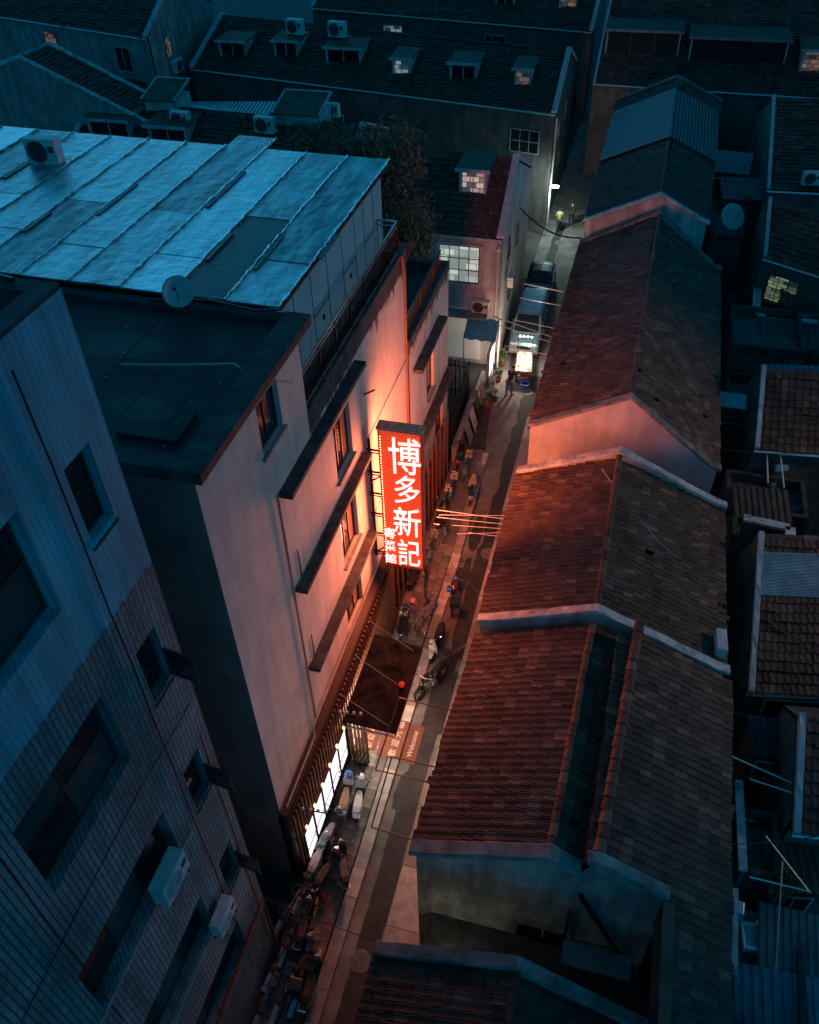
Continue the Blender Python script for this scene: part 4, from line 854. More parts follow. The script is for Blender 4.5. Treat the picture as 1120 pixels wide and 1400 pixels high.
def on_roof(px, py, q):
    E0, E1, R0, R1 = q; n = (E1-E0).cross(R0-E0); r = Vector(RW @ _d((px, py))); o = Vector((0, 0, HC)); t = n.dot(E0-o)/n.dot(r); return o+r*t
LG = 'house rows across the lane behind the restaurant'
M_LID = mat('pale dormer lid', (.38, .41, .42), .6, .25, 2, .2, 30)
M_LID_D = mat('dull dormer lid', (.17, .18, .19), .7, .3, 2, .2, 30)
# B, with the lit window and dormer
hB, qB = cross_house('gabled_house', 'brown tiled house with one bright dormer and a large lit barred window', (-15.5, 41.6, 45.5), (-6.45, 41.4, 45.4), 7.75, 10.45, singles=300, tw=.24, wall=M_WALL_W, group=LG)
c = on_roof(646, 268, qB); dormer(hB, (c.x, c.y, c.z), 1.45, M_LID, emit_room('dormer room', (.85, .6, .5), (.05, .06, .06), .2, 1.6), 1.35, run=2.2)
FBW = Frame3((0, 41.57, 0), (1, 0, 0), (0, 0, 1), (0, -1, 0))
a, b = P(600, 332, y=41.57), P(655, 388, y=41.57)
k = MB(); fbox(k, FBW, a.x-.15, a.x, b.z-.2, a.z+.05, 0, .1); fbox(k, FBW, b.x, b.x+.18, b.z-.2, a.z+.05, 0, .1); fbox(k, FBW, a.x, b.x, b.z-.25, b.z, 0, .14); fbox(k, FBW, a.x, b.x, a.z, a.z+.12, 0, .1); k.build('window_surround', M_LID, hB)
window(hB, FBW, a.x, b.x, b.z, a.z, cols=4, rows=3, fm=M_FRAME_D, pm=emit_room('shop room', (.8, .85, .75), (.3, .36, .34), .24, 1.3), depth=-.04, fw=.06)
k = MB(); xg = -6.35; k.tube([(xg+.1-.35, 41.3, 7.5), (xg-.25, 41.3, 5.6), (xg-.25, 41.3, 3.4), (xg+.05, 41.25, 3.2), (xg+.05, 41.25, .1)], .06, 6); k.lathe([(.08, 0), (.14, .25)], (xg-.25, 41.3, 7.1), 8); k.build('drain_pipe', M_PIPE, hB)
for i, (y, z) in enumerate(((43.5, 5.6), (46.5, 5.0), (44.5, 2.6))):
    window(hB, Frame3((-6.45, y, z), (0, 1, 0), (0, 0, 1), (1, 0, 0)), 0, .7, 0, 1.2, cols=1, rows=2, pm=M_GLASS, depth=-.02)
k = MB(); k.box(-10.5, -7.0, 40.7, 41.55, 3.35, 3.45); k.build('door_canopy', M_CONC, hB); k = MB(); k.box(-10, -7.4, 41.52, 41.56, .3, 3.2); k.build('shutter', emit('lit shutter', (.9, .8, .6), .03, (.6, .6, .55)), hB)
# C, same row further from the lane
hC, qC = cross_house('gabled_house', 'low brown tiled house with two dormers just behind the silver metal roof', (-36, 47.6, 52.0), (-16.5, 45.8, 50.3), 7.6, 9.9, group=LG)
for px, py, w, nm in ((152, 190, 2.9, 0), (232, 200, 2.6, 0)):
    c = on_roof(px, py, qC); dormer(hC, (c.x, c.y, c.z), w, M_LID, None, 1.15, run=2.0)
for px, py, w in ((222, 145, 2.3), (408, 165, 3.0)):
    c = on_roof(px, py+8, qC); k = MB(); k.hexa([(c.x-w/2, c.y-.3, c.z+.7), (c.x+w/2, c.y-.3, c.z+.7), (c.x+w/2, c.y+2.2, c.z+1.3), (c.x-w/2, c.y+2.2, c.z+1.3)]+[(c.x-w/2, c.y-.3, c.z+.8), (c.x+w/2, c.y-.3, c.z+.8), (c.x+w/2, c.y+2.2, c.z+1.4), (c.x-w/2, c.y+2.2, c.z+1.4)]); t = k.build('roof_hatch', T_DARK, hC)
    k = MB()
    k.bar((c.x-w/2, c.y-.3, c.z+.82), (c.x-w/2, c.y+2.2, c.z+1.42), .12, .08); k.bar((c.x+w/2, c.y-.3, c.z+.82), (c.x+w/2, c.y+2.2, c.z+1.42), .12, .08); k.bar((c.x-w/2, c.y+2.2, c.z+1.42), (c.x+w/2, c.y+2.2, c.z+1.42), .12, .08); k.build('hatch_edge', M_LID, t, True)
    k = MB(); k.box(c.x-w/2+.05, c.x+w/2-.05, c.y, c.y+2.0, c.z-.3, c.z+.72); k.build('hatch_wall', M_WALL_W, t, True)
# corrugated canopies between the rows
cs_ = thing('corrugated_canopy', 'pale corrugated metal canopy behind the low brown tiled roof', 'canopy', P(310, 150, z=7.6))
a, b, c, d = P(248, 140, z=8.6), P(378, 140, z=8.6), P(362, 166, z=8.2), P(240, 152, z=8.2); k = MB()
for i in range(26):
    f0, f1 = i/26, (i+.55)/26; p = [d.lerp(c, f0), d.lerp(c, f1), a.lerp(b, f1), a.lerp(b, f0)]; k.hexa(p+[v+Vector((0, 0, .07)) for v in p])
k.hexa([v-Vector((0, 0, .04)) for v in (d, c, b, a)]+[d, c, b, a]); k.build('corrugated_sheet', M_CORRU, cs_)
k = MB()
for v in (a, b, c, d): k.box(v.x-.05, v.x+.05, v.y-.05, v.y+.05, 0, v.z-.04)
k.build('post', M_DARKMETAL, cs_)
# A, long row with five dormers
hA, qA = cross_house('gabled_house', 'long dark tiled terrace with a line of dormers, blue grey coping at each end', (-36.5, 67.2, 74.0), (-6.35, 61.4, 67.9), 7.8, 10.1, group=LG)
for px, py, w, lit in ((319, 78, 2.3, None), (392, 78, 2.0, None), (470, 88, 2.8, None), (549, 103, 1.4, M_LIT_COOL), (633, 110, 2.0, None), (714, 118, 1.2, M_LIT_WARM)):
    c = on_roof(px, py, qA); dormer(hA, (c.x, c.y, c.z), w, M_LID, lit, 1.1, run=2.4)
FA = Frame3((-6.35, 61.55, 0), Vector((-30.15, 5.8, 0)).normalized(), (0, 0, 1), (-.19, -.98, 0))
for u in (1.0,): window(hA, FA, u, u+2.2, 4.9, 6.5, cols=3, rows=2, fm=M_FRAME_W, pm=M_GLASS, depth=-.03)
for y, z in ((64, 5.2), (68, 5.4), (66, 2.5)): window(hA, Frame3((-6.35, y, z), (0, 1, 0), (0, 0, 1), (1, 0, 0)), 0, .9, 0, 1.3, cols=2, pm=M_GLASS, depth=-.02)
k = MB(); k.tube([(-6.2, 61.3, 7.6), (-6.2, 61.3, .1)], .07, 6); k.build('drain_pipe', M_ALU, hA)
# D, the row behind
hD, qD = cross_house('gabled_house', 'dark tiled terrace behind the long dormered row, one window glowing orange', (-34, 89, 97), (-6.1, 84, 92), 7.7, 10.4, tw=.4, group=LG)
for px, py, w, lit in ((776, 12, 1.6, M_LIT_WARM), (690, 8, 1.8, None)): c = on_roof(px, py, qD); dormer(hD, (c.x, c.y, c.z), w, M_LID_D, lit, 1.3, run=2.6)
FD = Frame3((-6.1, 84.1, 0), Vector((-27.9, 5, 0)).normalized(), (0, 0, 1), (-.18, -.98, 0))
window(hD, FD, 18.5, 20.5, 5.6, 6.8, cols=3, fm=M_FRAME_W, pm=M_LIT_COOL, depth=-.04); window(hD, FD, 8, 10, 5.4, 6.8, cols=3, fm=M_FRAME_W, pm=M_GLASS, depth=-.04)
# E, gabled block at the back corner
hE, qE = cross_house('gabled_house', 'plain grey gabled house with a wall air conditioner, behind the low tiled terrace', (-60, 70.5, 76), (-38.2, 64.2, 70), 10.6, 13.5, wall=M_PLASTER_D, tw=.4, group=LG)
FE = Frame3((-38.2, 64.35, 0), Vector((-21.8, 6.3, 0)).normalized(), (0, 0, 1), (-.277, -.96, 0))
window(hE, FE, 2.2, 3.9, 7.9, 9.7, cols=2, fm=M_FRAME_W, pm=M_GLASS, depth=-.04); window(hE, FE, 10.5, 11.9, 8.2, 10.0, cols=3, rows=3, fm=M_FRAME_D, pm=M_LIT_WARM, depth=-.04)
k = MB(); fbox(k, FE, 1.2, 5.0, 7.2, 7.35, 0, .7); fbox(k, FE, 1.8, 1.9, 6.6, 7.2, 0, .6); fbox(k, FE, 4.2, 4.3, 6.6, 7.2, 0, .6); k.build('window_shelf', M_DARKMETAL, hE)
window(hE, Frame3((-38.2, 66.8, 8.6), (0, 1, 0), (0, 0, 1), (1, 0, 0)), 0, .9, 0, 1.5, cols=1, pm=M_LIT_DIM, depth=-.02)
# F, gable close behind the metal roof at the side
hF = gable_house('gabled_house', 'grey house with a blank gable wall close behind the silver metal roof', [(50, -50.0, 9.0, -39.0, 12.6, -30.5, 9.0), (53.5, -50, 9.0, -39, 12.6, -30.5, 9.0)], M_PLASTER_D, 0, 0, dark=True, tw=.5, group=LG)
pc = thing('porch', 'small glazed porch with a sloping sheet roof between the grey gable and the low terrace', 'porch', P(115, 140, z=4))
a = P(92, 148, z=7.4); k = MB(); k.hexa([(a.x, a.y-3, 6.9), (a.x+6, a.y-3, 6.9), (a.x+6, a.y+1, 7.5), (a.x, a.y+1, 7.5), (a.x, a.y-3, 7.0), (a.x+6, a.y-3, 7.0), (a.x+6, a.y+1, 7.6), (a.x, a.y+1, 7.6)]); k.build('roof_sheet', M_LID_D, pc)
k = MB(); k.box(a.x+.2, a.x+5.8, a.y-2.7, a.y+.8, 0, 5.2); k.build('wall', M_PLASTER_D, pc)
window(pc, Frame3((a.x+.2, a.y-2.72, 5.2), (1, 0, 0), (0, 0, 1), (0, -1, 0)), 0, 5.5, 0, 1.6, cols=5, fm=M_FRAME_W, pm=M_GLASS, depth=-.02)
window(pc, Frame3((a.x+5.8, a.y-2.7, 5.2), (0, 1, 0), (0, 0, 1), (1, 0, 0)), 0, 3.4, 0, 1.6, cols=3, fm=M_FRAME_W, pm=M_GLASS, depth=-.02)

# ------------------------------------------------------------------ rear houses on the far side of the terrace
BG = 'rear houses behind the clay tiled terrace'
hR1, qR1 = cross_house('rear_house', 'dark tiled rear house with a corrugated strip along its ridge and a pale verge', (5.9, 18.1, 23.3), (15, 19.7, 24.9), 4.2, 6.2, dark=True, tw=.22, singles=200, cop=(True, False), copw=.2, back=1.5, group=BG)
k = MB()
for i in range(30):
    f0 = i/30; a, b = Vector((5.95, 21.2, 5.53)).lerp(Vector((5.95, 22.7, 6.11)), f0), Vector((15, 22.8, 5.53)).lerp(Vector((15, 24.3, 6.11)), f0); k.bar(a, b, .035, .04)
k.hexa([(5.95, 21.2, 5.45), (15, 22.8, 5.45), (15, 24.3, 6.03), (5.95, 22.7, 6.03), (5.95, 21.2, 5.51), (15, 22.8, 5.51), (15, 24.3, 6.09), (5.95, 22.7, 6.09)]); k.build('corrugated_strip', M_CORRU, hR1)
FR1 = Frame3((5.9, 18.26, 0), Vector((9.5, 1.6, 0)).normalized(), (0, 0, 1), Vector((1.6, -9.5, 0)).normalized())
window(hR1, FR1, .7, 2.6, 2.6, 3.7, cols=2, fm=M_FRAME_W, pm=M_GLASS, depth=-.03, sill=.15)
hR2, qR2 = cross_house('rear_house', 'low dark tiled roof edged with a pale blue verge beside the small yards', (6.75, 13.1, 16.0), (15, 14.3, 17.2), 4.9, 6.1, dark=True, tw=.22, singles=120, cop=(True, False), copw=.2, back=1.2, group=BG)
hR3, qR3 = cross_house('rear_house', 'dark tiled rear house with a long pale verge, beside the satellite dish', (7.3, 53, 61), (22, 54, 62), 6.9, 9.6, dark=True, tw=.4, cop=(True, False), copw=.2, group=BG)
hR5, qR5 = cross_house('rear_house', 'small rear house with a short lean roof over a greenish lit window', (6.9, 45.0, 48.5), (10.5, 43.0, 46.5), 6.4, 8.0, dark=True, tw=.3, cop=(True, False), copw=.2, back=2, group=BG)
FR5 = Frame3((6.9, 45.15, 0), Vector((3.6, -2, 0)).normalized(), (0, 0, 1), Vector((-2, -3.6, 0)).normalized())
window(hR5, FR5, .6, 2.3, 4.2, 5.7, cols=3, rows=2, fm=M_FRAME_D, pm=emit_room('kitchen room', (.5, .6, .35), (.02, .03, .02), .1, 2.5), depth=-.03, sill=.12)
M_MATTEPANE = mat('matte pane', (.02, .022, .025), .7, .3, 3, spec=.1)  # rough dull panes, keeping the sign's reflection out of these dormers
hR4, qR4 = cross_house('rear_house', 'big dark tiled house closing the view with wide dormers', (-4.7, 71.7, 82.2), (24, 70.5, 81), 7.0, 11.5, dark=True, tw=.5, cop=(True, False), copw=.2, group=BG)
for px, py, w, lit in ((876, 76, 5.6, M_MATTEPANE), (1005, 88, 7.0, M_MATTEPANE)):
    c = on_roof(px, py, qR4); dormer(hR4, (c.x, c.y, c.z), w, M_LID_D, lit, 1.7, cols=3, run=3, fm=M_FRAME_D)
c = on_roof(1106, 100, qR4); dormer(hR4, (c.x, c.y, c.z), 1.5, M_LID, M_LIT_WARM, 1.5, cols=1, run=3)
hR6, qR6 = cross_house('rear_house', 'flat eaved rear house with a corrugated canopy strip above its small yard', (6.3, 30.0, 33.5), (16, 31, 34.5), 5.0, 6.6, dark=True, tw=.3, cop=(True, False), copw=.2, back=1.8, group=BG)

# ================================================================== LAMP HELPER AND ADDED FILL FLOODLIGHT
def add_light(nm, kind, loc, power, col, size=.1, spot=None, rot=None):
    l = bpy.data.lights.new(nm, kind); l.energy = power; l.color = col
    if kind == 'SPOT': l.spot_size = spot or math.radians(170); l.spot_blend = .02
    l.shadow_soft_size = size
    o = bpy.data.objects.new(nm, l); COL.objects.link(o); o.location = loc
    if rot: o.rotation_euler = rot
    return o
MX, MY, MZ = 33.0, 27.0, 19.5  # unseen mast lamp, added as warm fill on facade and rear roofs
fm_ = thing('fill_light_mast', 'tall steel floodlight mast added out of view behind the terraced houses as warm fill', 'street lamp', (MX+1, MY, 0))
k = MB(); k.tube([(MX+1, MY, 0), (MX+1, MY, 9), (MX+1, MY, MZ+.2)], [.16, .12, .08], 8); k.build('mast', M_STEEL, fm_)
k = MB(); k.bar((MX+1, MY, MZ+.1), (MX+.3, MY, MZ+.1), .08, .08); k.build('arm', M_STEEL, fm_)
aim = (Vector((-3.5, 23.0, 5.5))-Vector((MX, MY, MZ))).normalized()
k = MB(); k.lathe([(.12, -.3), (.3, -.18), (.34, 0), (.32, 0), (.28, -.16), (.1, -.27)], Vector((MX, MY, MZ))-aim*.05, 16, aim); k.build('lamp_hood', M_DARKMETAL, fm_)
k = MB(); k.lathe([(.03, -.2), (.1, -.16), (.1, -.06), (.03, -.02)], Vector((MX, MY, MZ))-aim*.06, 10, aim); k.build('bulb', emit('sodium bulb', (1., .75, .6), 4), fm_)
lo = add_light('floodlight', 'SPOT', (MX, MY, MZ), 3900, (1., .6, .40), 1.4, math.radians(54)); lo.data.spot_blend = 1.0; lo.rotation_euler = aim.to_track_quat('-Z', 'Y').to_euler(); attach(lo, fm_)

# ================================================================== AIR CONDITIONERS, DISHES
M_AC = mat('air conditioner casing', (.55, .56, .55), .55, .18, 4)
M_GRILLE = mat('fan grille', (.05, .05, .052), .5, .2, 8)
def ac_unit(loc, rz, label, s=1.0, bracket=True, fan=True):
    t = thing('air_conditioner', label, 'air conditioner', loc, rz, 'outdoor air conditioner units')
    k = MB(); k.box(-.42*s, .42*s, 0, .32*s, .06, .06+.62*s); k.build('casing', M_AC, t, True, bevel=.02)
    k = MB(); c = (-.1*s, -.012, .06+.31*s)
    for r in (.08, .15, .22, .27): k.ring(c, r*s, .008*s, (0, 1, 0), 18, 4)
    for a in range(6): k.bar((c[0], -.012, c[2]), (c[0]+math.cos(a*1.047)*.27*s, -.012, c[2]+math.sin(a*1.047)*.27*s), .008, .008, (0, 1, 0))
    k.build('grille', M_GRILLE if fan else M_AC, t, True)
    k = MB(); k.lathe([(.25*s, 0), (.25*s, .006)], (c[0], -.005, c[2]), 18, (0, 1, 0)); k.build('fan', M_GRILLE if fan else mat('fan cover', (.3, .31, .31), .6, .2, 5), t, True)
    k = MB(); k.box(.2*s, .36*s, -.006, -.001, .35*s, .5*s); k.build('badge', M_GRILLE, t, True)
    k = MB()
    for x in (-.32, .32): k.box(x*s-.02, x*s+.02, -.02, .42*s if bracket else .34*s, .0, .058)
    if bracket:
        for x in (-.32, .32): k.bar((x*s, -.02, .02), (x*s, .42*s, -.3), .03, .03)
    k.build('bracket' if bracket else 'foot', M_DARKMETAL, t, True)
    k = MB(); k.tube([(.43*s, .2*s, .2), (.5*s, .25*s, .15), (.5*s, .42*s, .1), (.45*s, .45*s, -.4)], .02, 5); k.build('hose', M_WHITE, t, True)
    return t
PI = math.pi
ac_unit(P(62, 228, z=17.32), .1, 'air conditioner standing alone on the silver metal roof', 1.25, False)
c = on_roof(248, 182, qC); ac_unit((c.x, c.y, c.z+.25), -.1, 'air conditioner on the low tiled roof, over its second dormer', 1.5, False)
c = on_roof(362, 190, qC); ac_unit((c.x, c.y, c.z+.25), -.1, 'air conditioner on the low tiled roof, below its pale hatch', 1.5, False)
c = P(452, 162, y=60.5); ac_unit(c, -.1, 'air conditioner beside the wall beyond the bare tree', 1.5, True)
for px, py, nm in ((404, 62, 'air conditioner on top of the second dormer of the long terrace'), (461, 66, 'air conditioner on top of the widest dormer of the long terrace')):
    c = on_roof(px, py, qA); ac_unit((c.x, c.y, c.z+.7), -.15, nm, 1.7, False)
ac_unit((-37.9+.3, 67.5, 7.4), PI/2, 'air conditioner bracketed on the grey gable wall under a small window', 1.5)
ac_unit(P(656, 430, y=41.15), 0, 'air conditioner on the wall below the large lit barred window', 1.15)
ac_unit((-5.92, 43.2, 4.3), PI/2, 'air conditioner above the parked minibus, on the side of the lit house', 1.0)
c = P(245, 1212, x=XL+.4); ac_unit((XL+.45, c.y, c.z), PI/2, 'air conditioner beside the long dark window on the grey tiled wall', 1.05, fan=False)
c = P(313, 1262, x=XL+.4); ac_unit((XL+.45, c.y, c.z), PI/2, 'air conditioner on the grey tiled wall, under the open casement', .9, fan=False)
ac_unit(P(988, 893, z=5.7), PI/2+.05, 'air conditioner at the rear eave between two clay tiled roofs', 1.0)
ac_unit(P(1108, 255, z=7.2), .2, 'air conditioner beside the small lean roof over the greenish window', 1.2, False)
def dish(loc, rz, label, R=.45, h=.75):
    t = thing('satellite_dish', label, 'satellite dish', loc, rz, 'satellite dishes')
    ax = Vector((0, -.8, .6)).normalized(); c = Vector((0, -.05, h))
    k = MB(); k.lathe([(.03, 0), (R*.5, R*.07), (R*.85, R*.2), (R, R*.3), (R*.99, R*.33), (R*.84, R*.24), (R*.5, R*.11), (.02, .03)], c, 24, ax); k.build('reflector', mat('dish paint', (.5, .5, .48), .5, .2, 5), t, True, smooth=True)
    k = MB(); k.tube([(0, .05, 0), (0, .05, h), c], .03, 6); k.tube([(0, .05, h*.3), (.3, .25, 0)], .015, 5); k.tube([(0, .05, h*.3), (-.3, .25, 0)], .015, 5); k.build('stand', M_STEEL, t, True)
    k = MB(); a = c+ax*R*1.1; k.tube([c+Vector((0, 0, -R*.8))+ax*R*.2, a], .012, 5); k.lathe([(.03, 0), (.04, .1)], a, 8, ax); k.build('receiver', M_DARKMETAL, t, True)
    return t
dish(P(250, 420, z=17.03), .35, 'white satellite dish at the edge of the black flat roof', .38, .42)
dish(P(993, 318, z=5.6), .6, 'grey satellite dish on a rear roof by the dark courtyards', .75, .9)

# ================================================================== LAUNDRY FRAMES, CABLES, LANE LAMP
def rods(label, segs, mt, r=.018, cat='clothes rail'):
    a0 = Vector(segs[0][0]); t = thing('clothes_rail', label, cat, a0, group='clothes rails over the lane')
    for a, b in segs:
        k = MB(); k.tube([a, b], r, 5); k.build('rod', mt, t)
    return t
Z5 = 5.6
def pz(a, z=Z5): return P(a[0], a[1], z=z)
def r2(p, q, z=Z5): return (pz(p, z), pz(q, z))
M_ROD_P = mat('pale rod', (.62, .58, .56), .4, .1, 6, metal=.3)
rods('pale rods reaching from the long red tiled house over the minibus roof', [r2((717, 388), (771, 399)), r2((710, 407), (767, 418))], M_ROD_P, .022)
rods('pale rods with a bracket over the minibus windscreen', [r2((701, 437), (758, 449)), r2((698, 458), (702, 437)), r2((673, 432), (755, 461)), r2((680, 444), (753, 468))], M_ROD_P, .022)
rods('single pale rod over the bumper of the minibus', [r2((690, 473), (748, 485))], M_ROD_P, .022)
rods('fan of six thin pale rods over the lane beside the neon sign', [r2((597, 697), (693, 710), 5.4), r2((597, 707), (692, 717), 5.4), r2((618, 718), (690, 723), 5.4), r2((600, 704), (692, 705), 5.4), r2((640, 728), (688, 734), 5.4), r2((625, 730), (690, 728), 5.4)], M_ROD_P, .012)
rods('black laundry frame above the red welcome mats', [r2((545.7, 954), (628, 974), 5.3), r2((545.7, 954), (513.6, 1052.5), 5.3), r2((513.6, 1052.5), (597, 1072), 5.3)], M_BLACK, .022)
rods('black laundry frame above the parked scooters', [r2((536, 1034), (604, 1051), 5.3), r2((536, 1034), (508, 1131), 5.3), r2((508, 1131), (574, 1151), 5.3)], M_BLACK, .022)
def cable(label, pts, r=.012, sag=.3, mt=None):
    a, b = Vector(pts[0]), Vector(pts[-1]); q = []
    for (p0, p1) in zip(pts[:-1], pts[1:]):
        p0, p1 = Vector(p0), Vector(p1); n = 12
        q += [p0.lerp(p1, i/n)-Vector((0, 0, sag*4*(i/n)*(1-i/n))) for i in range(n)]
    q.append(b); k = MB(); k.tube(q, r, 5); return tag(k.build('cable', mt or M_BLACK), label, 'cable')
cable('thick black cable bundle slung across the lane near the bright lamp', [P(712, 285, x=-6.3), P(795, 325, z=6.4)], .05, .5)
cable('cable crossing low over the bicycles from the grey tiled wall', [(XL+.05, 8.3, 3.8), P(563, 1300, z=4.9)], .012, .25)
cable('thin cable dipping from the neon sign wall to the clay tiled eave', [(XF+.1, 24, 5.0), P(665, 820, z=5.6)], .01, .5)
cable('thin cable from the wooden shopfront across the lane over the awning', [(XF+.5, 14.3, 4.3), P(640, 880, z=5.6)], .01, .3)
cable('grey cable lying over the rear slope of the clay tiled roof', [P(822, 640, z=7.75), P(900, 740, z=6.9), P(985, 810, z=5.9)], .012, .05, M_PIPE)
cable('white cable lying over the black flat roof down to the railing', [P(165, 498, z=17.06), P(320, 497, z=17.25), P(345, 512, z=17.0), P(400, 523, x=-7.0)], .02, .02, M_PIPE)
for i in range(3):
    cable(('first', 'second', 'third')[i]+' thin wire above the rear courtyards, counted from the tiled verge', [P(985, 560+8*i, z=5.6), P(1120, 560+14*i, z=5.9)], .012, .15)
# lane lamp on the wall
ll = thing('lane_lamp', 'bright white lane lamp on a slim bracket against the house corner', 'street lamp', (-6.1, 60.2, 0))
lpz = P(758, 256, x=-5.75)
k = MB(); k.tube([(-6.05, lpz.y, 0), (-6.05, lpz.y, lpz.z+1.0)], .06, 6); k.tube([(-6.05, lpz.y, lpz.z+.25), lpz+Vector((0, 0, .12))], .03, 5); k.build('bracket', M_PIPE, ll)
k = MB(); k.box(lpz.x-.3, lpz.x+.3, lpz.y-.16, lpz.y+.16, lpz.z, lpz.z+.1); k.build('head', emit('lane lamp glass', (.85, 1., .92), 9.), ll, bevel=.03)
lo = add_light('lane_light', 'POINT', lpz+Vector((.1, -.3, -.3)), 170, (.75, 1., .88), .15); lo.parent = ll; lo.matrix_parent_inverse = Matrix.Translation(-ll.location)
# yard lamp between the two near gables
yl = thing('yard_lamp', 'small bulkhead lamp lighting the stained gable from the yard behind the dark coping', 'lamp', (-1.9, 7.75, 3.2))
k = MB(); k.lathe([(.1, 0), (.1, .05), (.06, .1)], (-1.9, 7.62, 3.2), 10, (0, 1, 0)); k.build('globe', emit('yard globe', (1., .95, .7), 3.), yl)
lo = add_light('yard_light', 'POINT', (-1.9, 7.95, 3.2), 5, (1., .92, .66), .1); lo.parent = yl; lo.matrix_parent_inverse = Matrix.Translation(-yl.location)

# ================================================================== VEHICLES
def wheel(parent, c, r, w, ax=(1, 0, 0)):
    k = MB(); k.lathe([(r*.6, -w/2), (r*.94, -w/2), (r, -w*.3), (r, w*.3), (r*.94, w/2), (r*.6, w/2)], c, 18, ax); t = k.build('tyre', M_RUBBER, parent, True, smooth=False)
    k = MB(); k.lathe([(r*.1, -w*.42), (r*.6, -w*.44), (r*.6, w*.44), (r*.1, w*.42)], c, 12, ax); k.build('rim', M_STEEL, t, True)
def car_body(t, secs, mt, nm='body'):
    """secs: (y, half width low, half width belt, half width top, z low, z belt, z top)"""
    k = MB(); R_ = []
    for y, wl, wb, wt, z0, zb, zt in secs:
        zm = z0+(zb-z0)*.35
        R_.append([(-wl, y, z0), (wl, y, z0), (wb, y, zm), (wb, y, zb), (wt+(wb-wt)*.12, y, zt-.06), (wt*.9, y, zt), (0, y, zt+.02), (-wt*.9, y, zt), (-wt-(wb-wt)*.12, y, zt-.06), (-wb, y, zb), (-wb, y, zm)])
    k.loft(R_); return k.build(nm, mt, t, True, bevel=.025)
def minibus(loc, rz, label):
    t = thing('minibus', label, 'minibus', loc, rz); mt = mat('minibus paint', (.18, .36, .46), .3, .1, 3, metal=.3, coat=.6)
    # front towards -y
    car_body(t, [(-2.6, .72, .78, .74, .35, .7, .78), (-2.5, .8, .86, .8, .28, .8, .95), (-1.75, .84, .88, .8, .26, .95, 1.12), (-1.7, .84, .88, .78, .26, .97, 1.15), (-.85, .84, .89, .72, .26, 1.0, 1.9), (0, .84, .89, .74, .26, 1.0, 1.96), (1.6, .84, .89, .74, .26, 1.0, 1.96), (2.35, .84, .88, .72, .28, 1.0, 1.93), (2.5, .8, .84, .66, .3, .98, 1.7), (2.56, .76, .8, .6, .35, .95, 1.5)], mt)
    k = MB(); k.poly([(-.72, -1.68, 1.19), (.72, -1.68, 1.19), (.63, -.9, 1.885), (-.63, -.9, 1.885)]); k.v = [(x, y-.02, z+.025) for x, y, z in k.v]; k.build('windscreen', M_GLASS, t, True)
    for s in (-1, 1):
        k = MB(); k.box(s*.855, s*.80, -.75, 2.2, 1.1, 1.62); w_ = k.build('side_window', M_GLASS, t, True)
        k = MB(); k.box(s*.62-.15, s*.62+.15, -2.58, -2.46, .7, .88); k.build('headlight', M_CHROME, t, True, bevel=.02)
        k = MB(); k.box(s*.98-.1, s*.98+.1, -1.55, -1.42, 1.15, 1.35); k.build('mirror', M_BLACK, t, True, bevel=.02)
        for y in (-1.75, 1.6): wheel(t, (s*.8, y, .33), .33, .2)
    for i in range(7):
        k = MB(); x = -.54+i*.18; k.box(x-.035, x+.035, -.6, 2.1, 1.955, 2.0); k.build('roof_rib', mt, t, True)
    k = MB(); k.box(-.4, .4, -2.63, -2.58, .6, .78); k.build('grille', M_BLACK, t, True)
    k = MB(); k.box(-.84, .84, -2.72, -2.55, .32, .56); k.build('bumper', mat('bumper', (.3, .3, .3), .45, .2, 5), t, True, bevel=.04)
    k = MB(); k.box(-.22, .22, -2.735, -2.722, .4, .52); k.build('number_plate', mat('plate blue', (.02, .06, .3), .5, .1, 5), t, True)
    return t
def sedan(loc, rz, label):
    t = thing('parked_car', label, 'car', loc, rz); mt = mat('dark car paint', (.035, .05, .06), .22, .1, 3, metal=.4, coat=1.)
    car_body(t, [(-2.2, .7, .76, .7, .3, .6, .68), (-2.05, .8, .85, .78, .24, .68, .8), (-1.0, .84, .88, .76, .22, .85, .95), (-.9, .84, .88, .74, .22, .87, .98), (-.1, .84, .88, .6, .22, .9, 1.42), (.8, .84, .88, .6, .22, .9, 1.44), (1.55, .84, .87, .68, .22, .92, 1.08), (2.05, .8, .84, .72, .26, .88, 1.0), (2.2, .72, .78, .66, .32, .75, .85)], mt)
    for a, b, w0, w1, z0, z1 in ((-.9, -.18, .68, .56, 1.0, 1.39), (1.52, .88, .62, .55, 1.1, 1.41)):
        k = MB(); q = .03 if a < 0 else -.03; k.poly([(-w0, a-q, z0+.03), (w0, a-q, z0+.03), (w1, b-q, z1+.03), (-w1, b-q, z1+.03)]); k.build('windscreen', M_GLASS, t, True)
    for s in (-1, 1):
        k = MB(); k.box(s*.80, s*.72, -.5, 1.2, .98, 1.3); k.build('side_window', M_GLASS, t, True)
        k = MB(); k.box(s*.6-.15, s*.6+.15, -2.2, -2.1, .6, .72); k.build('headlight', M_CHROME, t, True)
        k = MB(); k.box(s*.95-.09, s*.95+.09, -.75, -.64, .95, 1.08); k.build('mirror', mt, t, True, bevel=.02)
        for y in (-1.35, 1.35): wheel(t, (s*.8, y, .31), .31, .19)
    k = MB(); k.box(-.3, .3, -2.235, -2.2, .42, .56); k.build('number_plate', M_WHITE, t, True)
    return t
minibus((-5.12, 45.35, 0), .02, 'grey blue minibus with a ribbed roof parked nose towards the street stall')
sedan((-5.3, 51.2, 0), .03, 'dark rounded car parked behind the minibus')

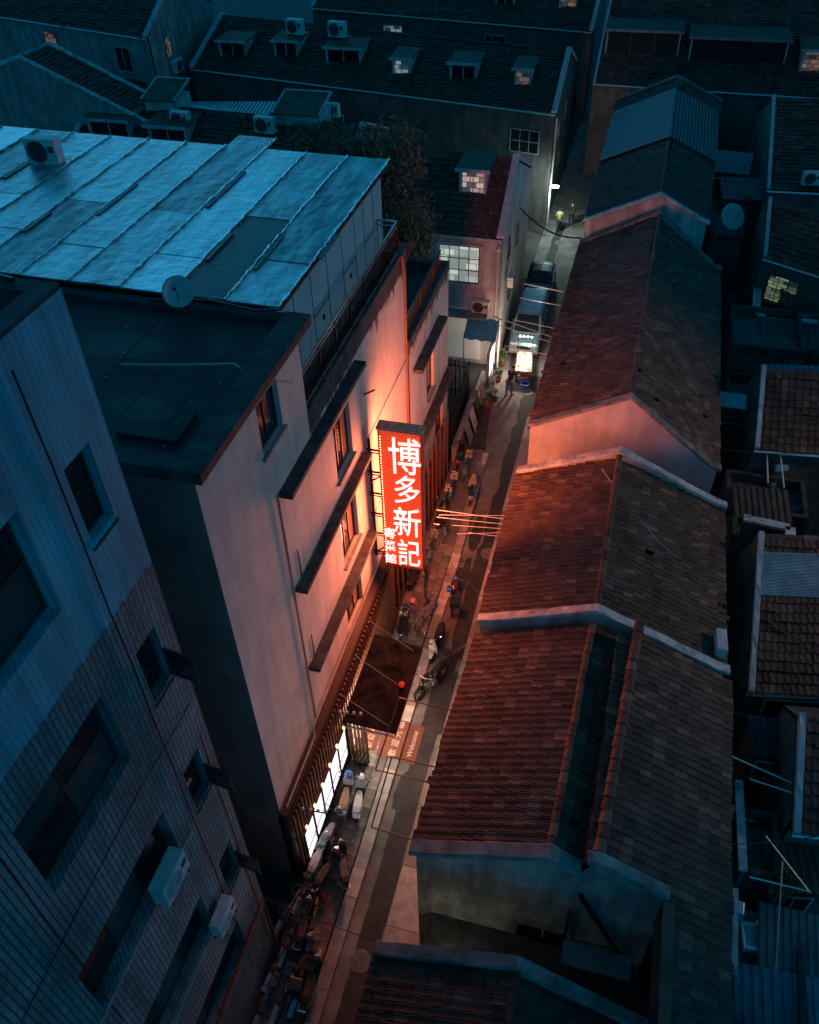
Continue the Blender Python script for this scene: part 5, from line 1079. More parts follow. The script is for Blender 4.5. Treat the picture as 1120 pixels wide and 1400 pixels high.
def spoked(parent, c, R, spokes=14, tr=.022, ax=(1, 0, 0)):
    k = MB(); k.ring(c, R, tr, ax, 22, 5); t = k.build('tyre', M_RUBBER, parent, True)
    k = MB(); k.ring(c, R-.028, .009, ax, 20, 4); k.build('rim', M_STEEL, t, True)
    k = MB(); c = Vector(c)
    for i in range(spokes):
        a = i*2*PI/spokes; k.tube([c+Vector((.03*(-1)**i, 0, 0)), c+Vector((0, math.cos(a)*(R-.03), math.sin(a)*(R-.03)))], .0035, 3, caps=False)
    k.tube([c-Vector((.05, 0, 0)), c+Vector((.05, 0, 0))], .022, 6); k.build('spokes', M_STEEL, t, True)
def bicycle(loc, rz, label, col, basket=True, lean=.12, bars=None, name='bicycle'):
    mt = mat('bike paint %s' % (col,), col, .35, .15, 6, coat=.4)
    t = thing(name, label, 'bicycle', loc, rz, 'parked bicycles'); t.rotation_euler[1] = lean
    R = .33; B, F, bb, st, hd = (0, -.52, R), (0, .52, R), (0, -.06, .30), (0, -.2, .78), (0, .36, .82)
    for c in (B, F): spoked(t, c, R)
    k = MB()
    for a, b, r in ((bb, st, .018), (bb, (0, .4, .62), .02), (st, (0, .37, .74), .018), (bb, B, .012), (st, B, .01), ((0, .4, .62), hd, .02), (hd, (0, .45, .6), .016), ((.05, .45, .6), (.05, .52, R), .012), ((-.05, .45, .6), (-.05, .52, R), .012), ((-.05, .45, .6), (.05, .45, .6), .014)): k.tube([a, b], r, 6)
    k.build('frame', mt, t, True)
    k = MB(); k.tube([st, (0, -.22, .9)], .013, 6); k.build('seat_post', M_CHROME, t, True)
    k = MB(); k.loft([[(-.02, .06, .9), (.02, .06, .9), (.02, .06, .94), (-.02, .06, .94)], [(-.05, -.1, .9), (.05, -.1, .9), (.05, -.1, .95), (-.05, -.1, .95)], [(-.1, -.3, .9), (.1, -.3, .9), (.09, -.3, .97), (-.09, -.3, .97)], [(-.07, -.36, .91), (.07, -.36, .91), (.07, -.36, .96), (-.07, -.36, .96)]]); k.build('saddle', M_BLACK, t, True, bevel=.01)
    k = MB(); k.tube([hd, (0, .38, .98)], .014, 6); k.tube([(-.28, .2, 1.0), (-.22, .34, .98), (0, .38, .98), (.22, .34, .98), (.28, .2, 1.0)], .013, 6); k.build('handlebar', bars or M_DARKMETAL, t, True)
    k = MB(); k.ring((.04, -.06, .3), .09, .01, (1, 0, 0), 14, 4); k.tube([(.05, -.06, .3), (.09, .08, .2), (.15, .08, .2)], .01, 5); k.tube([(-.05, -.06, .3), (-.09, -.2, .4), (-.15, -.2, .4)], .01, 5); k.build('crank', M_STEEL, t, True)
    k = MB()
    for a in np.linspace(.2, 2.2, 8): pass
    k.tube([(0, -.52+math.cos(a)*.37, R+math.sin(a)*.37) for a in np.linspace(.5, 2.9, 9)], .02, 4); k.tube([(0, .52+math.cos(a)*.37, R+math.sin(a)*.37) for a in np.linspace(.9, 2.4, 7)], .02, 4); k.build('mudguard', mt, t, True)
    k = MB(); k.box(-.07, .07, -.85, -.35, .7, .715); k.tube([(-.06, -.8, .7), (-.05, -.52, R)], .007, 4); k.tube([(.06, -.8, .7), (.05, -.52, R)], .007, 4); k.build('rack', M_STEEL, t, True)
    if basket:
        k = MB()
        for z in (.68, .78, .88): k.tube([(-.17, .5, z), (.17, .5, z), (.17, .78, z), (-.17, .78, z)], .006, 4, closed=True)
        for x in np.linspace(-.17, .17, 6):
            for y in (.5, .78): k.tube([(x, y, .66), (x, y, .9)], .005, 3)
        for y in np.linspace(.5, .78, 5):
            for x in (-.17, .17): k.tube([(x, y, .66), (x, y, .9)], .005, 3)
            k.tube([(-.17, y, .66), (.17, y, .66)], .005, 3)
        k.build('basket', M_STEEL, t, True)
    return t
def scooter(loc, rz, label, col, seatc=(.02, .02, .02), box=None, apron=None, name='scooter', lean=.1, group='parked scooters'):
    mt = mat('scooter paint %s' % (col,), col, .3, .1, 6, coat=.7); sm_ = mat('scooter seat %s' % (seatc,), seatc, .5, .15, 8); am = mat('scooter paint %s' % (apron,), apron, .3, .1, 6, coat=.7) if apron else mt
    t = thing(name, label, 'scooter', loc, rz, group); t.rotation_euler[1] = lean
    for y in (-.6, .62): wheel(t, (0, y, .23), .23, .1)
    def rr(y, w, z0, z1): return [(-w*.8, y, z0), (w*.8, y, z0), (w, y, z0+(z1-z0)*.4), (w*.85, y, z1), (-w*.85, y, z1), (-w, y, z0+(z1-z0)*.4)]
    k = MB(); k.loft([rr(-.92, .06, .62, .72), rr(-.8, .13, .48, .74), rr(-.55, .17, .4, .72), rr(-.2, .16, .32, .68), rr(-.05, .12, .28, .6)]); k.build('rear_body', mt, t, True, bevel=.02)
    k = MB(); k.loft([rr(-.78, .1, .72, .8), rr(-.6, .15, .72, .82), rr(-.25, .14, .68, .77), rr(.0, .1, .64, .73), rr(.08, .06, .63, .7)]); k.build('seat', sm_, t, True, bevel=.02)
    k = MB(); k.box(-.16, .16, -.12, .38, .26, .33); k.build('footboard', M_BLACK, t, True, bevel=.02)
    k = MB(); k.loft([[(-.17, .36, .3), (.17, .36, .3), (.15, .42, .3), (-.15, .42, .3)], [(-.2, .42, .6), (.2, .42, .6), (.14, .5, .6), (-.14, .5, .6)], [(-.13, .36, .95), (.13, .36, .95), (.1, .46, .95), (-.1, .46, .95)]]); k.build('front_shield', am, t, True, bevel=.02)
    k = MB(); k.loft([rr(.4, .07, .42, .5), rr(.6, .09, .44, .52), rr(.82, .07, .4, .46)]); k.build('front_mudguard', am, t, True, bevel=.01)
    k = MB(); k.tube([(-.06, .55, .5), (-.06, .62, .23)], .02, 5); k.tube([(.06, .55, .5), (.06, .62, .23)], .02, 5); k.build('fork', M_STEEL, t, True)
    k = MB(); k.loft([rr(.3, .1, .95, 1.03), rr(.42, .12, .94, 1.06), rr(.5, .07, .94, 1.02)]); k.build('headset', am, t, True, bevel=.02)
    k = MB(); k.tube([(-.34, .24, 1.0), (-.1, .36, 1.02), (.1, .36, 1.02), (.34, .24, 1.0)], .015, 6); k.build('handlebar', M_BLACK, t, True)
    k = MB(); k.lathe([(.07, 0), (.06, .03)], (0, .5, .97), 12, (0, 1, .1)); k.build('headlight', M_CHROME, t, True)
    k = MB(); k.box(-.08, .08, -.94, -.91, .63, .7); k.build('tail_light', mat('tail light red', (.5, .02, .02), .3, .1, 6), t, True)
    for s in (-1, 1):
        k = MB(); k.tube([(s*.26, .28, 1.0), (s*.32, .3, 1.18)], .007, 4); k.lathe([(.05, -.008), (.055, 0), (.04, .01)], (s*.34, .3, 1.22), 10, (0, 1, 0)); k.build('mirror', M_CHROME, t, True)
    k = MB(); k.tube([(-.12, -.75, .74), (-.12, -.98, .8), (.12, -.98, .8), (.12, -.75, .74)], .012, 5); k.build('grab_rail', M_CHROME, t, True)
    if box:
        k = MB(); k.box(-.2, .2, -1.12, -.76, .84, 1.14); k.build('top_box', mat('box %s' % (box,), box, .4, .15, 6), t, True, bevel=.04)
    return t
def motorcycle(loc, rz, label, col=(.02, .02, .022), box=True):
    mt = mat('moto paint %s' % (col,), col, .3, .1, 6, coat=.6)
    t = thing('motorcycle', label, 'motorcycle', loc, rz, 'parked motorcycles'); t.rotation_euler[1] = .12
    for y in (-.66, .7): spoked(t, (0, y, .3), .27, 12, .05)
    def rr(y, w, z0, z1): return [(-w*.7, y, z0), (w*.7, y, z0), (w, y, z0+(z1-z0)*.5), (w*.6, y, z1), (-w*.6, y, z1), (-w, y, z0+(z1-z0)*.5)]
    k = MB(); k.loft([rr(-.05, .08, .72, .84), rr(.1, .15, .7, .93), rr(.35, .16, .72, .96), rr(.48, .08, .76, .9)]); k.build('fuel_tank', mt, t, True, bevel=.02)
    k = MB(); k.loft([rr(-.85, .09, .78, .86), rr(-.5, .14, .74, .85), rr(-.1, .12, .72, .82), rr(.02, .08, .74, .82)]); k.build('seat', M_BLACK, t, True, bevel=.02)
    k = MB(); k.box(-.13, .13, -.15, .3, .3, .62); k.lathe([(.13, -.17), (.13, .17)], (0, 0, .38), 12, (1, 0, 0)); k.build('engine', M_STEEL, t, True, bevel=.02)
    k = MB(); k.tube([(.14, .2, .35), (.16, 0, .25), (.17, -.9, .34)], [.03, .035, .045], 7); k.build('exhaust', M_CHROME, t, True)
    k = MB(); k.tube([(-.08, .48, .95), (-.08, .7, .3)], .025, 6); k.tube([(.08, .48, .95), (.08, .7, .3)], .025, 6); k.tube([(0, .4, .8), (0, -.1, .3), (0, -.6, .6)], .025, 6); k.tube([(.06, -.1, .4), (.08, -.66, .3)], .02, 5); k.tube([(-.06, -.1, .4), (-.08, -.66, .3)], .02, 5); k.build('frame', M_DARKMETAL, t, True)
    k = MB(); k.tube([(-.36, .3, 1.05), (-.12, .42, 1.02), (.12, .42, 1.02), (.36, .3, 1.05)], .016, 6); k.build('handlebar', M_CHROME, t, True)
    k = MB(); k.lathe([(.04, -.08), (.09, 0), (.085, .02)], (0, .58, .92), 12, (0, 1, 0)); k.build('headlight', M_CHROME, t, True)
    k = MB(); k.tube([(0, .7+math.cos(a)*.34, .3+math.sin(a)*.34) for a in np.linspace(.6, 2.4, 7)], .05, 5); k.tube([(0, -.66+math.cos(a)*.34, .3+math.sin(a)*.34) for a in np.linspace(1., 2.9, 7)], .05, 5); k.build('mudguard', mt, t, True)
    for s in (-1, 1):
        k = MB(); k.tube([(s*.28, .34, 1.05), (s*.34, .36, 1.22)], .008, 4); k.lathe([(.05, -.008), (.06, 0), (.04, .01)], (s*.36, .36, 1.26), 10, (0, 1, 0)); k.build('mirror', M_CHROME, t, True)
    if box:
        k = MB(); k.box(-.22, .22, -1.14, -.72, .9, 1.24); k.build('top_box', M_BLACK, t, True, bevel=.05)
    return t
def gp(px, py, z=0.): p = P(px, py, z=z); return p
def c4(x, y): return 360+x/4.667, 940+y/4.667
def c5(x, y): return 340+x/4.667, 1140+y/4.667
def c3(x, y): return 520+x/5.833, 720+y/5.833
def place(a, b, za=.5):
    """ground position and heading of a two-wheeler from the pixels of its rear and front"""
    p, q = P(*a, z=za), P(*b, z=za); d = q-p; return ((p+q)/2, math.atan2(-d.x, d.y))
PVZ = .127
def two(fn, a, b, label, *ar, onpav=True, za=.55, **kw):
    (c, rz) = place(a, b, za); return fn((c.x, c.y, PVZ if onpav else .003), rz, label, *ar, **kw)
# on the road
two(scooter, c3(520, 775), c3(395, 1060), 'black scooter with a white front shield parked along the kerb', (.03, .03, .03), onpav=False, apron=(.75, .74, .72))
two(motorcycle, c3(530, 1110), c3(300, 1330), 'black motorcycle with a rear box parked slanted behind the scooter with a white front', onpav=False)
two(motorcycle, c3(570, 640), c3(575, 430), 'dark red motorcycle carrying a black box and a blue parcel by the kerb', (.1, .02, .02), onpav=False)
pk = thing('parcel', 'blue wrapped parcel beside the tank of the dark red motorcycle', 'parcel', (0, 0, 0)); pc_ = P(*c3(555, 495), z=1.2); k = MB(); k.box(pc_.x-.12, pc_.x+.1, pc_.y-.12, pc_.y+.12, 1.1, 1.3); pk.location = (pc_.x, pc_.y, 1.1); k.build('wrapping', mat('blue wrap', (.05, .15, .6), .4, .2, 8), pk, bevel=.03); k = MB(); k.bar((pc_.x-.13, pc_.y, 1.305), (pc_.x+.11, pc_.y, 1.305), .03, .008); k.build('strap', M_BLACK, pk)
# by the far shopfront
two(bicycle, c3(385, 350), c3(368, 530), 'old black bicycle standing under the lower end of the neon sign', (.02, .02, .02), za=.4, basket=False)
two(bicycle, c3(435, 640), c3(310, 800), 'pale grey bicycle with a basket beside the scooter with the pink helmet', (.45, .42, .38), za=.4)
two(scooter, c3(150, 880), c3(200, 640), 'dark scooter with a pink helmet on it by the shopfront slats', (.025, .03, .035))
hp = P(*c3(262, 592), z=1.15); hm = thing('helmet', 'bright pink helmet resting on the dark scooter by the slats', 'helmet', hp); k = MB(); k.lathe([(.12, -.09), (.14, 0), (.12, .08), (.06, .13), (.01, .14)], hp, 14); k.build('shell', mat('pink shell', (.8, .2, .3), .35, .1, 6), hm, smooth=True); k = MB(); k.box(hp.x-.1, hp.x+.1, hp.y-.17, hp.y-.12, hp.z-.06, hp.z+.02); k.build('visor', M_BLACK, hm)
two(bicycle, c3(500, 100), c3(480, -60), 'black bicycle leaning near the drain covers past the sign', (.03, .03, .03), za=.4)
two(bicycle, (612, 690), (620, 655), 'grey bicycle close to the dark shopfront posts past the sign', (.2, .2, .2), za=.4)
two(scooter, (596, 720), (606, 690), 'black scooter against the dark shopfront posts past the sign', (.03, .03, .03))
two(bicycle, (632, 660), (640, 625), 'blue bicycle parked on the pavement before the fence', (.03, .06, .12), za=.4)
# by the lit panels
two(scooter, c4(590, 800), c4(620, 590), 'white scooter with a white seat shell in front of the lit panels', (.78, .77, .75), (.55, .54, .52))
two(scooter, c4(500, 790), c4(545, 560), 'white scooter with a tan seat between the lit panels and the all white one', (.7, .69, .67), (.42, .2, .13))
hp = P(*c4(545, 555), z=1.1); hm = thing('helmet', 'orange and blue helmet hung on the tan seated scooter', 'helmet', hp); k = MB(); k.lathe([(.13, -.1), (.15, 0), (.13, .09), (.06, .14), (.01, .15)], hp, 14); k.build('shell', mat('blue shell', (.05, .2, .5), .3, .1, 6), hm, smooth=True); k = MB(); k.lathe([(.151, -.02), (.153, .02)], hp, 14); k.build('band', mat('orange band', (.8, .2, .04), .4, .1, 6), hm)
two(scooter, c4(400, 960), c4(470, 830), 'dark scooter with a grey seat before the lowest lit panels', (.04, .045, .05), (.3, .3, .3))
two(scooter, c5(420, 190), c5(480, 60), 'grey scooter with a pale seat at the end of the lit panels', (.25, .25, .25), (.4, .38, .36))
two(scooter, c5(600, 260), c5(585, 120), 'black scooter with bright mirrors near the kerb edge', (.02, .02, .02))
two(scooter, c5(470, 270), c5(540, 160), 'black moped squeezed between two other scooters', (.03, .03, .04))
# bicycles by the tiled wall
two(bicycle, c5(385, 690), c5(420, 490), 'orange framed bicycle without a basket on the dark pavement', (.65, .2, .06), za=.45, basket=False)
two(bicycle, c5(270, 950), c5(400, 740), 'red bicycle with a wire basket beside the dark scooter with a rear box', (.4, .05, .03), za=.45)
two(bicycle, c5(195, 600), c5(290, 430), 'silver blue bicycle against the grey tiled wall', (.3, .45, .5), za=.45)
two(bicycle, c5(330, 430), c5(400, 310), 'thin dark bicycle behind the grey scooter', (.03, .05, .05), za=.45)
two(bicycle, c5(230, 760), c5(290, 620), 'dark green bicycle tight along the grey tiled wall', (.02, .06, .04), za=.45)
two(bicycle, c5(150, 900), c5(210, 780), 'black bicycle with a basket by the rusty drain pipe', (.02, .02, .02), za=.45)
two(bicycle, c5(60, 1180), c5(120, 1020), 'pale blue bicycle furthest along the grey tiled wall', (.25, .4, .5), za=.45)
for i, (a, b, lab, fn_, col) in enumerate((((250, 700), (330, 540), 'grey bicycle squeezed behind the orange one', bicycle, (.2, .2, .2)), ((300, 1060), (350, 930), 'black bicycle beyond the red one', bicycle, (.02, .02, .02)), ((180, 1120), (240, 960), 'teal bicycle with a wire basket by the wall pipe', bicycle, (.02, .15, .17)), ((380, 1000), (420, 860), 'small dark moped near the pavement edge', scooter, (.03, .03, .03)), ((130, 700), (190, 580), 'white bicycle half hidden by the wall corner', bicycle, (.6, .6, .58)), ((340, 620), (370, 500), 'black moped against the orange bicycle', scooter, (.02, .02, .025)))):
    two(fn_, c5(*a), c5(*b), lab, col, za=.45)
for a, b, lab, fn_, col in (((584, 770), (592, 735), 'dark bicycle under the neon sign edge', bicycle, (.03, .03, .03)), ((604, 705), (612, 672), 'rusty bicycle between two shopfront posts', bicycle, (.2, .08, .04)), ((624, 640), (630, 608), 'black moped by the restaurant wing corner', scooter, (.02, .02, .02)), ((641, 690), (646, 655), 'silver scooter standing in the lane past the sign', scooter, (.4, .4, .4)), ((560, 800), (572, 770), 'old black moped under the shop eave past the slats', scooter, (.03, .025, .02)), ((540, 880), (550, 845), 'dark bicycle tucked behind the awning', bicycle, (.05, .02, .02))):
    two(fn_, a, b, lab, col, za=.45)
two(scooter, c5(330, 860), c5(370, 720), 'dark scooter with a rear box next to the orange bicycle', (.03, .03, .035), box=(.03, .03, .03))
fe = gp(*c5(485, 440)); t = thing('fire_extinguisher', 'red fire extinguisher standing on the pavement by the scooters', 'extinguisher', (fe.x, fe.y, PVZ))
k = MB(); k.lathe([(.08, 0), (.085, .02), (.085, .42), (.05, .5), (.02, .53)], (0, 0, 0), 12); k.build('cylinder', mat('extinguisher red', (.6, .04, .02), .35, .1, 6), t, True); k = MB(); k.tube([(0, 0, .53), (.05, 0, .58), (.12, 0, .5), (.1, 0, .2)], .012, 5); k.build('hose', M_BLACK, t, True)

# ================================================================== SHOPFRONT THINGS
M_MAT = mat('red mat', (.26, .08, .055), .9, .25, 8, .3, 80); M_MATTXT = mat('mat lettering', (.75, .62, .52), .9, .15, 8)
def floor_mat(label, corners, z, text, size, upv_):
    t = thing('door_mat', label, 'mat', corners[0]+Vector((0, 0, 0)), group=None)
    k = MB(); k.hexa([Vector((p.x, p.y, z)) for p in corners]+[Vector((p.x, p.y, z+.012)) for p in corners]); k.build('pile', M_MAT, t)
    cx = sum((p for p in corners), Vector())/4
    for i, (ch, off, sz) in enumerate(text):
        u = Vector(upv_).normalized(); r = u.cross(Vector((0, 0, 1)))
        put_glyph(ch, t, M_MATTXT, Vector((cx.x, cx.y, z+.016))+r*off[0]+u*off[1], sz, r, u, bold=.004, ext=.002, slant=0., nm='lettering')
    return t
A_, B_, C_, D_ = P(522, 1035, z=.0), P(566, 1037, z=0), P(582, 993, z=0), P(539, 988, z=0)
# the mat lies half on the kerb, half on the road: two strips
floor_mat('red mat reading Welcome laid on the road before the entrance', [Vector((-5.08, 15.35, 0)), Vector((-4.55, 15.35, 0)), Vector((-4.55, 16.95, 0)), Vector((-5.08, 16.95, 0))], .008, [('Welcome', (0, 0), 1.1)], .2, (-1, 0, 0))
floor_mat('red mat with four pale characters laid along the kerb', [Vector((-5.95, 15.35, 0)), Vector((-5.12, 15.35, 0)), Vector((-5.12, 16.95, 0)), Vector((-5.95, 16.95, 0))], .138, [(c, (o, -.12), .28) for c, o in zip('歡迎光臨', (-.6, -.2, .2, .6))], .2, (-1, 0, 0))
floor_mat('red mat with pale characters right at the restaurant door', [Vector((-6.62, 15.5, 0)), Vector((-6.05, 15.5, 0)), Vector((-6.05, 16.8, 0)), Vector((-6.62, 16.8, 0))], .132, [(c, (o, 0), .26) for c, o in zip('歡迎光臨', (-.48, -.16, .16, .48))], .2, (-1, 0, 0))
mb_ = P(*c4(605, 330), z=.5); t = thing('menu_stand', 'black framed menu stand at the restaurant entrance', 'menu stand', (mb_.x-.1, mb_.y, PVZ), .2)
k = MB()
for a, b in (((-.3, 0, 0), (-.3, .3, 1.15)), ((.3, 0, 0), (.3, .3, 1.15)), ((-.3, .3, 1.15), (.3, .3, 1.15)), ((-.3, .08, .3), (.3, .08, .3)), ((-.3, .55, 0), (-.3, .3, 1.15)), ((.3, .55, 0), (.3, .3, 1.15)), ((-.3, .24, .9), (.3, .24, .9))): k.bar(a, b, .04, .04)
k.build('frame', M_BLACK, t, True); k = MB(); k.hexa([(-.27, .09, .32), (.27, .09, .32), (.27, .24, .88), (-.27, .24, .88), (-.27, .1, .31), (.27, .1, .31), (.27, .25, .87), (-.27, .25, .87)]); k.build('menu_board', emit('menu glow', (1., .7, .5), .35, (.6, .4, .3)), t, True)
pp = gp(*c4(628, 490)); t = thing('plant_pot', 'round black pot with a dark rim beside the entrance', 'pot', (pp.x, pp.y, PVZ))
k = MB(); k.lathe([(.2, 0), (.26, .2), (.28, .45), (.26, .45), (.22, .3)], (0, 0, 0), 16); k.build('pot', M_BLACK, t, True); k = MB(); k.lathe([(.24, .36), (.1, .4)], (0, 0, 0), 16); k.build('soil', M_GROUND, t, True)
def manhole(p, R, label, mt=None, z=.006):
    t = thing('manhole_cover', label, 'manhole cover', (p.x, p.y, z)); mt = mt or mat('cast iron', (.17, .155, .14), .6, .3, 6, .3, 50)
    k = MB(); k.lathe([(R*1.12, 0), (R*1.1, .008), (R*1.01, .008)], (0, 0, 0), 28); k.build('rim', M_CONC, t, True); k = MB(); k.lathe([(R, .002), (R, .013), (R*.97, .015)], (0, 0, 0), 28); k.build('lid', mt, t, True)
    k = MB()
    for r in (.25, .5, .75): k.ring((0, 0, .016), R*r, .008, (0, 0, 1), 24, 4)
    for i in range(8): a = i*PI/4; k.bar((math.cos(a)*R*.15, math.sin(a)*R*.15, .016), (math.cos(a)*R*.93, math.sin(a)*R*.93, .016), .015, .01)
    k.build('lid_pattern', mt, t, True)
manhole(P(668, 757, z=0), .30, 'round manhole cover in the lane beside the fan of thin rods', z=.008); manhole(P(492, 1314, z=0), .3, 'round manhole cover tucked against the near dark coping', z=.008); manhole(P(766, 332, z=0), .36, 'pale manhole cover under the bright lane lamp'); manhole(P(720, 536, z=0), .32, 'manhole cover by the feet of the stall customer', z=.008)
rc = P(*c3(635, 283), z=0); t = thing('drain_grate', 'small rectangular drain grate in the lane past the neon sign', 'drain', (rc.x, rc.y, .006)); k = MB(); k.box(-.2, .2, -.3, .3, 0, .012); k.build('frame', M_CONC, t, True)
for i in range(6): k = MB(); k.box(-.15, .15, -.25+i*.09, -.2+i*.09, .012, .02); k.build('bar', M_DARKMETAL, t, True)

# ================================================================== STREET STALL AND ITS PEOPLE
def skin_body(name, verts, edges, radii, mt, parent, sub=1):
    import bmesh
    me = bpy.data.meshes.new(name); bm = bmesh.new(); L_ = bm.verts.layers.skin.verify()
    vs = [bm.verts.new(v) for v in verts]
    for i, v in enumerate(vs): r = radii[i]; v[L_].radius = (r, r) if not isinstance(r, tuple) else r; v[L_].use_root = (i == 0)
    for a, b in edges: bm.edges.new((vs[a], vs[b]))
    bm.to_mesh(me); bm.free(); me.materials.append(mt)
    o = bpy.data.objects.new(name, me); COL.objects.link(o); o.parent = parent
    m = o.modifiers.new('skin', 'SKIN'); m.use_smooth_shade = True
    if sub: s = o.modifiers.new('sub', 'SUBSURF'); s.levels = sub; s.render_levels = sub
    return o
M_SKIN = mat('skin', (.42, .25, .17), .55, .1, 8); M_HAIR = mat('dark hair', (.015, .012, .01), .5, .2, 12)
def person(loc, rz, label, top, legs, lean=.15, reach=.5, stride=.1):
    t = thing('person', label, 'person', loc, rz, None)
    tm, lm = mat('cloth %s' % (top,), top, .85, .2, 8), mat('cloth %s' % (legs,), legs, .85, .2, 8)
    L_ = lean
    pel, waist, chest, neck, head0, head1 = (0, 0, .95), (0, L_*.35, 1.12), (0, L_*.9, 1.34), (0, L_*1.2, 1.5), (0, L_*1.35+.02, 1.6), (0, L_*1.4+.02, 1.7)
    V = [pel, waist, chest, neck, head0, head1]; R_ = [.13, .12, (.16, .11), .05, .085, .075]; E_ = [(0, 1), (1, 2), (2, 3), (3, 4), (4, 5)]
    for s in (-1, 1):
        y = stride*s; n = len(V)
        V += [(s*.1, 0, .9), (s*.11, y*.6+.03, .5), (s*.11, y, .09), (s*.12, y+.16, .04)]; R_ += [.095, .065, .045, .04]; E_ += [(0, n), (n, n+1), (n+1, n+2), (n+2, n+3)]
        n = len(V); ra = reach if s > 0 else reach*.7
        V += [(s*.18, L_*1.0, 1.4), (s*.24, L_+.1*ra, 1.13), (s*.2, L_+.12+.35*ra, 1.13-.25*(1-ra)), (s*.19, L_+.2+.4*ra, 1.1-.3*(1-ra))]; R_ += [.055, .045, .035, .03]; E_ += [(2, n), (n, n+1), (n+1, n+2), (n+2, n+3)]
        w = n+3
        for f in range(5):
            m_ = len(V); a = (f-2)*.018; b = V[w]; ln = (.05, .08, .09, .085, .065)[f]
            V += [(b[0]+a*1.2, b[1]+ln*.55, b[2]-.01), (b[0]+a*1.5, b[1]+ln, b[2]-.035)]; R_ += [.009, .008]; E_ += [(w, m_), (m_, m_+1)]
    skin_body('body', V, E_, R_, M_SKIN, t)
    # clothes follow the same bones, a little wider
    Vs = [waist, chest, (0, L_*1.12, 1.45)]; Rs = [.15, (.185, .13), .08]; Es = [(0, 1), (1, 2)]
    Vs.append((0, .0, .93)); Rs.append(.15); Es.append((0, 3))
    for s in (-1, 1): n = len(Vs); ra = reach if s > 0 else reach*.7; Vs += [(s*.19, L_, 1.41), (s*.24, L_+.1*ra, 1.14), (s*.205, L_+.1+.3*ra, 1.13-.22*(1-ra))]; Rs += [.07, .06, .05]; Es += [(1, n), (n, n+1), (n+1, n+2)]
    skin_body('shirt', Vs, Es, Rs, tm, t)
    Vs = [(0, 0, .97)]; Rs = [.145]; Es = []
    for s in (-1, 1): y = stride*s; n = len(Vs); Vs += [(s*.1, 0, .88), (s*.11, y*.6+.03, .5), (s*.11, y, .12)]; Rs += [.115, .085, .065]; Es += [(0, n), (n, n+1), (n+1, n+2)]
    skin_body('trousers', Vs, Es, Rs, lm, t)
    k = MB(); hc = Vector(head1); k.lathe([(.095, -.06), (.102, 0), (.09, .05), (.05, .085), (.01, .095)], hc+Vector((0, -.015, 0)), 12); k.build('hair', M_HAIR, t, True, smooth=True)
    k = MB(); k.box(-.012, .012, head0[1]+.075, head0[1]+.1, head0[2]-.01, head0[2]+.03); k.build('nose', M_SKIN, t, True)
    for s in (-1, 1): k = MB(); k.box(s*.13-.05, s*.13+.05, stride*s-.09, stride*s+.2, 0, .08); k.build('shoe', M_BLACK, t, True, bevel=.025)
    return t
person((-5.2, 38.75, .004), -.35, 'person in a dark top and blue jeans bending over the lit stall', (.03, .03, .035), (.05, .14, .32), .25, .7)
person((-5.25, 60.3, .004), .1, 'person in pale yellow clothes walking away under the lane lamp', (.5, .42, .2), (.04, .06, .1), .05, .15, .16)
person((-4.5, 61.6, .004), -.1, 'person all in dark clothes further along beside the terrace wall', (.02, .025, .03), (.02, .02, .025), .05, .15, .14)
ca = thing('vendor_cart', 'street vendor cart with a bright tray of goods in front of the minibus', 'cart', (-4.75, 41.0, 0), .12)
k = MB(); k.box(-.42, .42, -1.0, 1.0, .5, .78); k.build('body', M_WOOD, ca, True, bevel=.02)
k = MB(); k.box(-.46, .46, -1.04, 1.04, .78, .82); k.box(-.46, -.43, -1.04, 1.04, .82, .92); k.box(.43, .46, -1.04, 1.04, .82, .92); k.box(-.43, .43, -1.04, -1.01, .82, .92); k.box(-.43, .43, 1.01, 1.04, .82, .92); k.build('tray', M_STEEL, ca, True)
for x in (-.38, .38):
    for y in (-.7, .7): wheel(ca, (x, y, .25), .25, .08)
k = MB(); k.tube([(-.4, 1.0, .8), (-.4, 1.0, 2.0)], .02, 6); k.tube([(.4, 1.0, .8), (.4, 1.0, 2.0)], .02, 6); k.bar((-.45, 1.0, 2.0), (.45, 1.0, 2.0), .04, .04); k.build('lamp_frame', M_DARKMETAL, ca, True)
M_STALLBULB = emit('stall bulb', (1., .86, .68), 10.)
for i in range(4): k = MB(); k.lathe([(.02, 0), (.05, .04), (.05, .08), (.02, .12)], (-.33+i*.22, 1.0, 1.84), 8); k.build('bulb', M_STALLBULB, ca, True)
lo = add_light('stall_light', 'POINT', (-4.75, 40.8, 2.0), 110, (1., .82, .64), .15); lo.parent = ca; lo.matrix_parent_inverse = (Matrix.Translation(ca.location) @ Matrix.Rotation(.12, 4, 'Z')).inverted()
GOODS = [(.7, .65, .55), (.6, .2, .1), (.75, .7, .6), (.5, .45, .3), (.2, .35, .15), (.7, .5, .25)]
adj = ['cream', 'red', 'white', 'olive', 'green', 'amber']
n = 0
